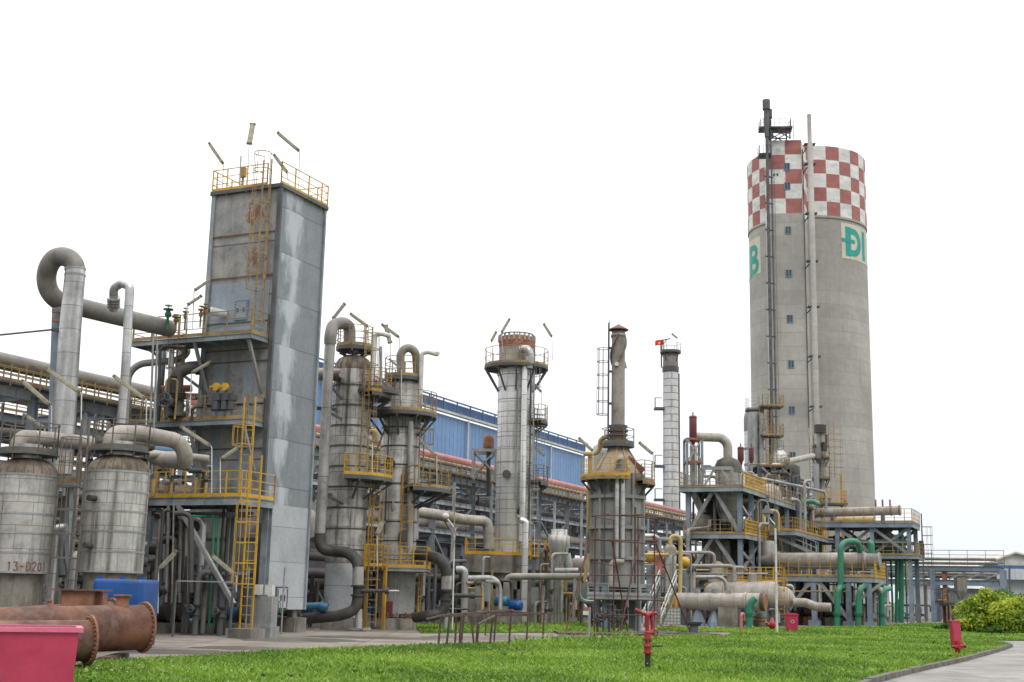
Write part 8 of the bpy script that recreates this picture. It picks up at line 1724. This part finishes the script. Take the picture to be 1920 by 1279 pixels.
# ---- red-brown scaffold
sc1 = thing('scaffold', 'tall open red-brown bar scaffold with leaning props before the round furnace', 'scaffold', gnd(1160, 1190)); M['scaf'] = mat('scaffold_red_rust', (.12, .028, .02), (.075, .032, .025), .7, dirt_amt=.3, nscale=3)
SA, SB = 58.5, 62
verts_ = ((1114.5, 968, 1188, SA), (1150, 974, 1180, SB), (1195.8, 966, 1187, SA), (1227, 972, 1184, SB))
for (px, y0, y1, D) in verts_: a = P(px, y1, D); mb = MB(); mb.tube([(a.x, D, .0), (a.x, D, P(px, y0, D).z)], .035, 8); mb.build('upright', M['scaf'], sc1)
for (x0, y0, d0, x1, y1, d1, m_) in ((1108, 967, SA, 1206, 965, SA, 'scaf'), (1128, 963, SB, 1232, 973, SB, 'scaf'), (1110, 968, SA, 1152, 975, SB, 'scaf'), (1185, 966, SA, 1242, 970, SB, 'scaf'), (1104, 1011, SA, 1196, 1014, SA, 'rust_bar'), (1112, 1012, SA, 1230, 1020, SB, 'scaf'),
                                (1110, 1053, SA, 1152, 1061, SB, 'scaf'), (1190, 1056, SA, 1231, 1057, SB, 'scaf'), (1108, 1078, SA, 1246, 1079, SB, 'scaf'), (1104, 1123, SA, 1246, 1126, SA, 'rust_bar'), (1118, 1152, SB, 1206, 1154, SB, 'rust_bar'), (1110, 1188, SA, 1200, 1190, SA, 'rust_bar'), (1200, 1190, SA, 1235, 1180, SB, 'scaf')):
    mb = MB(); mb.tube([P(x0, y0, d0), P(x1, y1, d1)], .028, 8); mb.build('ledger', M[m_], sc1)
for (x0, y0, d0, x1, y1) in ((1107, 1008, SA, 1057.5, 1196), (1147, 1010, SB, 1177, 1187), (1201, 996, SA, 1161, 1197), (1224, 1005, SB, 1296, 1190)):
    a = gnd(x1, y1); mb = MB(); mb.tube([P(x0, y0, d0), a], .035, 8); mb.build('leaning_prop', M['scaf'], sc1)
mb = MB(); a = P(1103, 1038, 60); mb.bar(a, P(1096, 1090, 60), .05, .3); mb.bar(P(1099, 1070, 60), P(1095, 1100, 60), .04); mb.build('hanging_board', M['yellow_old'], sc1)
mb = MB(); mb.tube([gnd(1036, 1196), gnd(1105, 1190)], .04, 8); single(mb, 'loose_pole', M['rust_pale'], 'loose pole lying on the ground left of the small sign', 'pole', gnd(1070, 1193))
# rusty base plates on the ground under scaffold
mb = MB(); c = gnd(1150, 1192); mb.box((c.x, c.y + 1.2, .05), 5.2, 3.2, .1, .05); single(mb, 'ground_slab', M['rust_bar'], 'flat rusty brown slab on the ground beneath the scaffold', 'slab', (c.x, c.y, 0))
# ---- small sign
g0 = gnd(1104, 1196); X, Y = g0.x, g0.y; sg2 = thing('small_sign', 'small red and white plate on a grey post by the scaffold', 'sign', g0); q = lambda px, py, dy=0: P(px, py, Y + dy)
mb = MB(); mb.bar(g0, q(1105.5, 1139), .085, .085); mb.box((X, Y, .04), .6, .25, .08, 0); mb.build('post', M['galv'], sg2)
c = q(1098.5, 1149.5, -.07); mb = MB(); mb.box(c, m_px(10.5, Y), .03, m_px(7.5, Y), 0); mb.build('plate', M['white'], sg2); c = q(1098.5, 1142, -.07); mb = MB(); mb.box(c, m_px(9.5, Y), .03, m_px(6.5, Y), 0); mb.build('red_plate', M['rust_crown'], sg2)
# ---- valve tree clutter left of scaffold bottom
for i, (px, dd) in enumerate(((1120, 63), (1131, 64), (1142, 63), (1151, 64), (1160, 63))):
    g0 = gnd(px, 1176); g0 = P(px, 1176, dd); g0.z = 0; t = thing('valve_stand', 'dark little valve stand at the foot of the round furnace', 'valve', g0, 'valve stands under the furnace')
    h = .9 + .25 * (i % 3); mb = MB(); mb.tube([g0, g0 + ZV * h], .05, 8); mb.tube([g0 + ZV * h * .7 - Vector((.25, 0, 0)), g0 + ZV * h * .7 + Vector((.3, 0, 0))], .07, 8); mb.lathe(g0.x, g0.y, [(.12, h * .55), (.14, h * .7), (.1, h * .85)], 10); mb.build('body', M['pipe_dark'], t)
    mb = MB(); mb.tube([g0 + ZV * h + Vector((.16 * math.cos(t_), .16 * math.sin(t_), 0)) for t_ in [2 * PI * k / 12 for k in range(13)]], .018, 5, caps=False); mb.build('handwheel', M['steel_dark'], t)
# ---- pink container bottom left
CYb = 13.0; a = P(157, 1178, CYb); h = a.z; xr = a.x; pc = thing('pink_container', 'big pink fibreglass container cut by the bottom left corner', 'container', (xr - .8, CYb + .4, 0))
xl = P(-120, 1178, CYb).x
t_ = .035; x0, x1, y0_, y1__ = xl, xr - .04, CYb + .03, CYb + .85
def rotc(mb):
    ca, sa = math.cos(R(19.5)), math.sin(R(19.5)); mb.v = [(xr + (x - xr) * ca - (y - CYb) * sa, CYb + (x - xr) * sa + (y - CYb) * ca, z) for x, y, z in mb.v]
mb = MB()
b_ = .05; vs = [(x0, y0_, h - .03), (x1, y0_, h - .03), (x1, y1__, h - .03), (x0, y1__, h - .03), (x0 + b_, y0_ + b_, .0), (x1 - b_, y0_ + b_, .0), (x1 - b_, y1__ - b_, 0), (x0 + b_, y1__ - b_, 0)]
mb.add(vs, [(4, 5, 1, 0), (5, 6, 2, 1), (6, 7, 3, 2), (7, 4, 0, 3), (7, 6, 5, 4)]); vi = [(v[0] + (t_ if i % 4 in (0, 3) else -t_), v[1] + (t_ if i % 4 in (0, 1) else -t_), max(v[2], .05)) for i, v in enumerate(vs)]; mb.add(vi, [(0, 1, 5, 4), (1, 2, 6, 5), (2, 3, 7, 6), (3, 0, 4, 7), (4, 5, 6, 7)]); rotc(mb); mb.build('body', M['pink'], pc)
mb = MB()
for (p0, p1) in (((x0 - .04, y0_), (x1 + .04, y0_)), ((x0 - .04, y1__), (x1 + .04, y1__))): mb.hexa(((p0[0] + p1[0]) / 2, p0[1], h - .02), ((p1[0] - p0[0]) / 2, 0, 0), (0, .035, 0), (0, 0, .022))
mb.hexa((x1 + .01, (y0_ + y1__) / 2, h - .021), (.032, 0, 0), (0, (y1__ - y0_) / 2 - .04, 0), (0, 0, .02)); mb.hexa((x0, (y0_ + y1__) / 2, h - .021), (.032, 0, 0), (0, (y1__ - y0_) / 2 - .04, 0), (0, 0, .02)); M['pink_rim'] = mat('pale_pink_rim', (.62, .17, .27), (.55, .13, .22), .35, nscale=3); rotc(mb); mb.build('rim', M['pink_rim'], pc)
# ---- rusty pipe pile
def big_pipe(label, p0, p1, r, m='rust', flange_r=1.22, open_end=True, stubs=(), n=36, ft=.035, flg=True):
    p0, p1 = Vector(p0), Vector(p1); d = (p1 - p0).normalized(); L_ = (p1 - p0).length; t = thing('rusty_pipe', label, 'pipe', flr((p0 + p1) / 2, 0), 'rusty pipes stacked on the paving')
    mb = MB(); k = 12; mb.tube([p0 + d * L_ * i / k for i in range(k + 1)], r, n, caps=False); mb.tube([p1, p0], r * .93, n, caps=False); mb.build('barrel', M[m], t)
    if flg:
        ring = MB(); a = d.cross(ZV).normalized(); b = a.cross(d)
        vs = []
        for (rr_, off) in ((r * .93, ft), (r * flange_r, ft), (r * flange_r, -ft * .3), (r * 1.0, -ft * .3)):
            for i in range(n): tt = 2 * PI * i / n; vs.append(p1 + d * off + (a * math.cos(tt) + b * math.sin(tt)) * rr_)
        ring.add(vs, [(j * n + i, j * n + (i + 1) % n, (j + 1) * n + (i + 1) % n, (j + 1) * n + i) for j in range(3) for i in range(n)])
        nb = 32
        for i in range(nb): tt = 2 * PI * (i + .5) / nb; c_ = p1 + (a * math.cos(tt) + b * math.sin(tt)) * r * (1 + flange_r) / 2; ring.tube([c_ - d * (ft * .3 + .03), c_ + d * (ft + .02)], .024, 8)
        ring.build('flange', M['rust'], t)
    for (f_, rs2, hh, w2) in stubs:
        c_ = p0 + d * L_ * f_; mb = MB(); mb.tube([c_ + ZV * r * .85, c_ + ZV * (r + hh)], rs2, 20); mb.tube([c_ + ZV * (r + hh), c_ + ZV * (r + hh + .035)], w2, 20); mb.build('nozzle', M['rust'], t)
    return t
RD = 32.0; pa, pb = P(-60, 1186, 30.2), P(268, 1176, 33.2)
big_pipe('largest rusty pipe with a drilled round flange, reaching furthest right in the pile', pa, pb, m_px(46, 33.2) / 1.14, 'rust_pale', 1.14, stubs=((.86, m_px(12, RD), .22, m_px(17, RD)), (.43, .05, .12, .09)))
pa, pb = P(-60, 1190, 34), P(208, 1170, 36.6); big_pipe('rusty pipe half hidden at the back of the pile with an arched flange', pa, pb, m_px(42, 36), 'rust_pale', 1.14)
pa, pb = P(-60, 1205, 26.5), P(165, 1201, 28.0); big_pipe('grey-banded rusty pipe nearest the pink container with a drilled flange', pa, pb, m_px(46, 28) / 1.25, 'rust_pale', 1.25)
# square duct piece on top
c = P(153, 1121, 34.8); dt = thing('rusty_duct', 'short rusty square duct piece with flat lips lying on the pipes', 'duct', c - ZV * .2); mb = MB(); mb.box(c - ZV * .02, m_px(56, 34.8), .9, m_px(28, 34.8), .05); mb.build('box', M['rust'], dt); mb = MB(); mb.box(c + ZV * (m_px(14, 34.8) + .0), m_px(90, 34.8), 1.15, .04, .05); mb.build('lip', M['rust_pale'], dt)
mb = MB(); c2 = c + Vector((m_px(33, 34.8), .1, -.02)); mb.box(c2, m_px(16, 34.8), .5, m_px(22, 34.8), .05); mb.build('side_piece', M['rust'], dt)
# timbers under the pipes
for i, (px, yy) in enumerate(((60, 30), (215, 32.5), (130, 27.5), (20, 27))):
    c = P(px, 1225, yy); mb = MB(); mb.box((c.x, c.y, .06), .25, 2.6, .12, .1); o = single(mb, 'timber_bearer', M['bark'], 'dark timber bearer under the rusty pipe pile', 'timber', (c.x, c.y, 0), 'timbers under the pipes')
# ---- blue tank behind the pile
a, b = P(172, 1090, 37.5), P(272, 1090, 37.5); xm = (a.x + b.x) / 2; wt = b.x - a.x; ht = P(230, 1086, 37.5).z; bt = thing('blue_tank', 'smooth bright blue box tank with rounded corners behind the rusty pipes', 'tank', (xm, 38.3, 0))
vs = []; n = 32
mb = MB(); outline = []
for cx__, cy__, a0 in ((xm + wt / 2 - .2, 39.0, 0), (xm - wt / 2 + .2, 39.0, PI / 2), (xm - wt / 2 + .2, 37.7, PI), (xm + wt / 2 - .2, 37.7, 1.5 * PI)):
    for i in range(6): t = a0 + PI / 2 * i / 5; outline.append((cx__ + .2 * math.cos(t), cy__ + .2 * math.sin(t)))
cxm, cym = xm, 38.35; levels = [(.08, .97), (.12, 1.0), (ht - .12, 1.0), (ht - .04, .985), (ht, .94)]
no = len(outline)
for (z, s) in levels: vs += [(cxm + (x_ - cxm) * s, cym + (y_ - cym) * s, z) for x_, y_ in outline]
mb.add(vs, [(j * no + i, j * no + (i + 1) % no, (j + 1) * no + (i + 1) % no, (j + 1) * no + i) for j in range(len(levels) - 1) for i in range(no)], None, True); mb.add(vs[-no:], [tuple(range(no))]); mb.build('shell', M['blue_tank'], bt)
for X in (a.x + .1, xm, b.x - .2): mb = MB(); mb.box((X, 37.9, ht + .03), .16, .06, .08, 0); mb.build('lifting_lug', M['blue_tank'], bt)
# ================================================================ STRIP LAMPS
lamp(CY + 2.6, (417, 356), (419, 308), (393, 270), 'leftmost strip lamp above the square tower roof, leaning left')
lamp(CY + 1.5, (463, 358), (467, 272), (474, 233), 'strip lamp pointing almost straight up above the square tower roof', dy=.3)
lamp(CY + 2.4, (560, 356), (562, 284), (522, 250), 'highest right strip lamp above the square tower roof, slanting up left')
lamp(CY + .6, (541, 352), (539, 324), (515, 292), 'small strip lamp just right of the cage hoop on the square tower')
lamp(CY - .9, (361, 618), (364, 545), (396, 523), 'higher of two small strip lamps left of the square tower near the upper deck', w=.11)
lamp(CY - 1.0, (351, 618), (351, 572), (377, 555), 'lower of two small strip lamps left of the square tower near the upper deck', w=.11)
lamp(CY - 1.0, (356, 780), (359, 699), (394, 679), 'strip lamp slanting up right above the middle yellow deck', w=.12)
lamp(43.8, (151, 862), (153, 738), (88, 692), 'long strip lamp slanting down right before the looped pipe', w=.14)
lamp(44.6, (95, 850), (97, 762), (43, 715), 'long strip lamp hanging left of the looped pipe', w=.14)
lamp(45, (84, 850), (84, 803), (50, 780), 'small strip lamp low at the left above the cut-off tank', w=.11)
lamp(45.5, (274, 800), (275, 750), (215, 706), 'strip lamp slanting between the slim riser and the square tower decks', w=.14)
lamp(FY - .3, (397, 925), (397, 838), (341, 801), 'strip lamp slanting up left above the lower yellow deck', w=.14)
lamp(FY - .1, (413, 925), (413, 861), (447, 838), 'small strip lamp slanting up right above the lower yellow deck', w=.12)
lamp(FY - .8, (296, 1150), (297, 1068), (330, 1034), 'cream strip lamp slanting up right under the steel frame', w=.15)
lamp(FY - .5, (443, 1110), (443, 1080), (398, 1042), 'cream strip lamp slanting down to the yellow ladder under the frame', w=.15)
lamp(C1Y, (622, 612), (623, 599), (646, 570), 'strip lamp above the hooked pipe of the leftmost column', w=.15)
lamp(C1Y, (691, 645), (691, 613), (658, 589), 'strip lamp slanting left above the leftmost column rail', w=.15)
lamp(C2Y, (749, 668), (749, 633), (717, 609), 'strip lamp slanting left above the second column', w=.15)
lamp(C2Y - 1, (732, 690), (732, 645), (723, 611), 'steep little strip lamp left of the second column top', w=.14)
lamp(C2Y - 1.8, (752, 752), (753, 693), (731, 674), 'dark strip lamp over the main platform of the second column', w=.1, housing='steel')
lamp(C1Y - 1.8, (698, 888), (698, 830), (680, 807), 'strip lamp slanting over the bright yellow half-round platform', w=.13)
lamp(C2Y - 1, (819, 912), (819, 856), (787, 824), 'strip lamp right of the second column above its lower platform', w=.13)
lamp(C1Y - 2, (707, 1062), (707, 1003), (718, 977), 'strip lamp standing on the small yellow platform between the columns', w=.14)
lamp(C3Y - 1, (943, 660), (940, 624), (955, 599), 'strip lamp slanting up right over the rusty crown', w=.17)
lamp(C3Y - 2, (920, 672), (921, 640), (930, 623), 'tiny strip lamp at the left rail of the silver column', w=.17)
lamp(C3Y, (1036, 675), (1035, 632), (1020, 608), 'strip lamp at the right rail of the silver column', w=.17)
lamp(C3Y, (1016, 778), (1015, 735), (1003, 722), 'tiny strip lamp over the middle platform of the silver column', w=.16)
lamp(C3Y, (1022, 892), (1022, 856), (995, 833), 'strip lamp over the dark lower cage platform of the silver column', w=.16)
lamp(C3Y - 4, (1002, 1044), (1002, 984), (968, 966), 'strip lamp slanting over the yellow landing by the stair', w=.16)
lamp(H1Y - 1, (1112, 882), (1112, 846), (1086, 822), 'strip lamp at the left of the furnace cone', w=.16)
lamp(H1Y - 1, (1225, 888), (1225, 852), (1199, 830), 'strip lamp at the right of the furnace cone', w=.16)
lamp(CHY - 1, (1270, 660), (1270, 634), (1260, 626), 'tiny strip lamp on the far banded chimney top', w=.2)
# ================================================================ EXTRA SMALL PIPEWORK
def tangle(n, x0, x1, yt, yb, D0, D1, label, group, seed, mats=('pipe_dark', 'pipe', 'steel_dark', 'galv', 'pipe_beige'), r=(.035, .12), floor=0.05, span=(8, 40), name='small_pipe', kf=.7):
    rr = random.Random(seed); n = int(n * kf)
    for i in range(n):
        xa = rr.uniform(x0, x1); D = rr.uniform(D0, D1) if D0 else rr.uniform(40.8, 45.5) / (.413 - .911 * (xa - 960) / 2400); xb = min(x1, xa + rr.uniform(*span)); y0 = rr.uniform(yt, yb); y1 = rr.uniform(yt, yb); m = rr.choice(mats); ra = rr.uniform(*r)
        a, b = P(xa, y0, D), P(xb, y0, D + rr.uniform(0, 1)); k = rr.randrange(4)
        if k == 0: pts = [flr(a, floor), a, b, flr(b, max(floor, P(xb, y1, D).z * .4))]
        elif k == 1: pts = [flr(a, floor), a, b]
        elif k == 2: pts = [flr(a, floor), flr(a, a.z * 1.0)]
        else: pts = [a, b, P(xb, yt + (yb - yt) * .95, D)]
        if abs(pts[0].z - pts[-1].z) + (pts[0] - pts[-1]).length < .3: continue
        if rr.random() < .3:
            pipe(name, label, pts, ra, m, group=group, rad=ra * 3, n=8, bn=4, valves=[(0, rr.uniform(.3, .7), (-.3, -1, .1))])
        else: pipe(name, label, pts, ra, m, group=group, rad=ra * 3, n=8, bn=4)
tangle(26, 78, 150, 900, 1090, TY2 + 2.2, TY2 + 6, 'small grimy pipe in the gap between the two insulated tanks', 'small pipes between the tanks', 1, r=(.04, .13))
tangle(34, 262, 440, 945, 1120, FY + .2, FY + 2.6, 'small grimy pipe crowded inside the steel frame', 'small pipes inside the steel frame', 2, mats=('pipe_dark', 'steel_dark', 'pipe', 'pipe_dark'))
tangle(18, 270, 395, 850, 905, FY + .5, FY + 3, 'small pipe on the lower yellow deck', 'small pipes on the lower yellow deck', 3, mats=('pipe_dark', 'pipe', 'yellow_old'), floor=fz)
tangle(12, 290, 385, 700, 770, CY - .6, CY + 1, 'small pipe on the middle yellow deck', 'small pipes on the middle yellow deck', 4, mats=('pipe_dark', 'pipe', 'pipe_dark', 'yellow_old'), floor=zp2, r=(.03, .07))
tangle(26, 560, 720, 1010, 1140, C1Y + 1.2, C1Y + 5, 'small dark pipe between and behind the stained columns', 'small pipes behind the stained columns', 5, mats=('pipe_dark', 'steel_dark', 'pipe'))
tangle(30, 780, 960, 1040, 1150, C2Y + 3, C3Y - 5, 'small pipe behind the rusty trestle near the concrete table', 'small pipes near the concrete table', 6, mats=('pipe_dark', 'pipe', 'galv', 'steel_dark', 'yellow_old'))
tangle(28, 995, 1120, 1030, 1150, 75, 82, 'small pipe between the concrete table and the round furnace', 'small pipes left of the furnace', 7, mats=('pipe_dark', 'pipe', 'galv', 'pipe_beige', 'yellow_old'))
tangle(24, 1110, 1215, 1112, 1165, H1Y - .5, H1Y + 3, 'small dark pipe under the round furnace', 'small pipes under the furnace', 8, mats=('pipe_dark', 'steel_dark', 'pipe_dark'))
tangle(30, 1210, 1300, 985, 1150, 88, 100, 'small pipe between the furnace and the braced structure', 'small pipes right of the furnace', 9, r=(.05, .16))
tangle(40, 1295, 1440, 920, 1060, 97, 106, 'small pipe crowded through the braced structure', 'small pipes in the braced structure', 10, mats=('pipe_dark', 'steel_dark', 'pipe', 'galv', 'yellow_old'), r=(.05, .15))
tangle(30, 1300, 1480, 1140, 1170, 89, 97, 'small dark pipe beneath the horizontal drum', 'small pipes beneath the drum', 11, mats=('pipe_dark', 'steel_dark', 'pipe'))
tangle(36, 1480, 1670, 1095, 1160, 95, 103, 'small pipe in the shade below the yellow railed platform', 'small pipes below the exchanger platform', 12, mats=('pipe_dark', 'steel_dark', 'pipe', 'rust', 'galv'))
tangle(30, 1440, 1520, 880, 1020, 106, 122, 'small pipe around the dark tapering frame', 'small pipes around the tapering frame', 13, mats=('pipe_dark', 'steel_dark', 'galv'), r=(.06, .18))
tangle(26, 1510, 1700, 990, 1040, 113, 118, 'small pipe below the highest deck at the right', 'small pipes below the highest deck', 14, mats=('pipe_dark', 'galv', 'pipe_green', 'pipe', 'yellow_old'), r=(.05, .13))
tangle(20, 1665, 1780, 1090, 1160, 112, 135, 'small pipe beneath the left end of the blue bridge', 'small pipes beneath the bridge', 15, mats=('pipe_dark', 'galv', 'yellow_old', 'rust'), r=(.05, .12))
# service piping strapped to the tall columns
for (X_, Y_, r_, z0_, z1_, k_, lab, g_2) in ((X1, Y1, m_px(38, C1Y), 4, dzy(700), 5, 'thin service pipe down the leftmost stained column', 'service pipes on the leftmost column'), (X2, Y2, m_px(37, C2Y), 4.5, dz2(790), 4, 'thin service pipe down the second stained column', 'service pipes on the second column'), (XH, YH, rh + .1, zh(1095), zh(905), 4, 'thin service pipe on the round furnace wall', 'service pipes on the furnace')):
    for i in range(k_):
        a_ = -PI / 2 + (i - k_ / 2) * .37 + .2; q = Vector((X_ + (r_ + .06) * math.cos(a_), Y_ + (r_ + .06) * math.sin(a_), 0))
        pipe('service_pipe', lab, [flr(q, z0_ + (i % 3) * 1.2), flr(q, z1_ - (i * 7 % 4) * 1.3)], .035 + .02 * (i % 2), ['pipe_dark', 'galv', 'rust'][i % 3], group=g_2, n=8)
# manholes and nozzles on the stained columns
for (t_, X_, Y_, r_, zs_) in ((k1, X1, Y1, m_px(37, C1Y), (dzy(1072), dzy(930), dzy(820))), (k2, X2, Y2, m_px(36, C2Y), (dz2(1005), dz2(870))), (k3, X3, Y3, r3, (dz3(960), dz3(890)))):
    for i, z in enumerate(zs_):
        a_ = -PI / 2 + .35 * (-1) ** i; d = Vector((math.cos(a_), math.sin(a_), 0)); c = Vector((X_, Y_, z)); mb = MB(); mb.tube([c + d * (r_ - .05), c + d * (r_ + .22), c + d * (r_ + .221), c + d * (r_ + .3)], [.2, .2, .28, .28], 14); mb.build('manhole', M['pipe_dark'], t_)
# skirt insulation drips: anchor blocks round the leftmost column
for i in range(12):
    t = 2 * PI * i / 12; d = Vector((math.cos(t), math.sin(t), 0)); mb = MB(); mb.hexa(Vector((X1, Y1, .7)) + d * m_px(36, C1Y), d * .08, d.cross(ZV) * .12, ZV * .13); mb.build('anchor_lug', M['concrete'], k1)
# cross members low on the lower steel frame and railing at its foot
ff = thing('foot_railing', 'plain grey pipe railing at the foot of the steel frame', 'railing', P(330, 1175, FY - 1.2)); rb = MB(); a, b = P(325, 1172, FY - 1.2), P(432, 1172, FY - 1.2); rail_mb(rb, [flr(a, .1), flr(b, .1)], 1.9, sp=2.2, toe=0, mid=0, bar=.06, post=.09); rb.build('railing', M['galv'], ff)

# branch lines dropping through the rack and round the structure at the tower foot
for i, (x0, x1, yt, yb, Da, Db, n_, fl_z) in enumerate(((770, 930, 915, 960, None, 0, 16, 5.9), (1000, 1105, 945, 985, None, 0, 16, 5.9), (0, 280, 755, 850, None, 0, 20, 5.9), (585, 720, 850, 930, None, 0, 12, 5.9))):
    tangle(n_, x0, x1, yt, yb, Da, Db, 'branch line dropping between the beams of the long rack', 'branch lines in the long rack', 40 + i, mats=('galv', 'pipe_dark', 'pipe', 'pipe_beige', 'rack_pale'), r=(.05, .11), floor=fl_z, span=(10, 30), name='branch_line', kf=1)
tangle(30, 1425, 1500, 865, 985, 108, 124, 'thin line among the dark decks at the tower foot', 'thin lines at the tower foot', 51, mats=('pipe_dark', 'steel_dark', 'galv', 'yellow_old', 'pipe'), r=(.05, .16), floor=6, span=(10, 45), name='branch_line', kf=1)
tangle(26, 1300, 1425, 870, 1000, 99, 106, 'thin line rising through the decks of the braced structure', 'thin lines through the braced decks', 52, mats=('pipe_dark', 'steel_dark', 'galv', 'pipe'), r=(.05, .13), floor=zT2, span=(10, 40), name='branch_line', kf=1)
# pale uprights along the rack front
for i in range(12):
    u = 66 + i * 6.0; mb = MB(); mb.ibeam(W(u, V0 + .55, 0), W(u, V0 + .55, ZT + (.9 if i % 3 == 0 else -.3)), .16, .16); single(mb, 'rack_post', M['rack_pale'], 'slim pale upright post along the front of the long rack', 'post', W(u, V0 + .55, 0), 'pale posts along the rack')
# two electrical boxes and a tray bridging the concrete table and the furnace
for i, (px, py, D) in enumerate(((1010, 1118, 78), (1090, 1110, 76), (905, 1110, 72))):
    q = P(px, py, D); t = thing('instrument_cabinet', ['grey instrument cabinet below the steep stair landing', 'grey instrument cabinet left of the round furnace legs', 'grey instrument cabinet left of the concrete table legs'][i], 'cabinet', flr(q, 0)); mb = MB(); mb.box(q, .8, .4, 1.0); mb.build('box', M['steel'], t); mb = MB(); mb.hexa(q - GU * .21, GV * .34, GU * .01, ZV * .42); mb.build('door', M['galv'], t); mb = MB(); mb.bar(flr(q, 0), q - ZV * .5, .12); mb.build('post', M['steel_dark'], t)
# puddled stains on the paving (thin wet patches)
M['wet'] = mat('damp_stain', (.10, .09, .075), (.14, .125, .10), .35, nscale=1.2)
for i, (px, py, a_, b_) in enumerate(((560, 1200, 2.4, .7), (700, 1196, 3.0, .6), (880, 1196, 2.2, .8), (1010, 1194, 2.6, .5), (470, 1216, 1.8, .5), (330, 1222, 2.0, .5))):
    c = gnd(px, py); rs3 = random.Random(i); pts = [(c.x + a_ * math.cos(t) * rs3.uniform(.75, 1.1), c.y + b_ * 3 * math.sin(t) * rs3.uniform(.7, 1.1)) for t in [2 * PI * k / 22 for k in range(22)]]; struct(poly_sheet(pts, .008), 'pavement_stain', M['wet'])
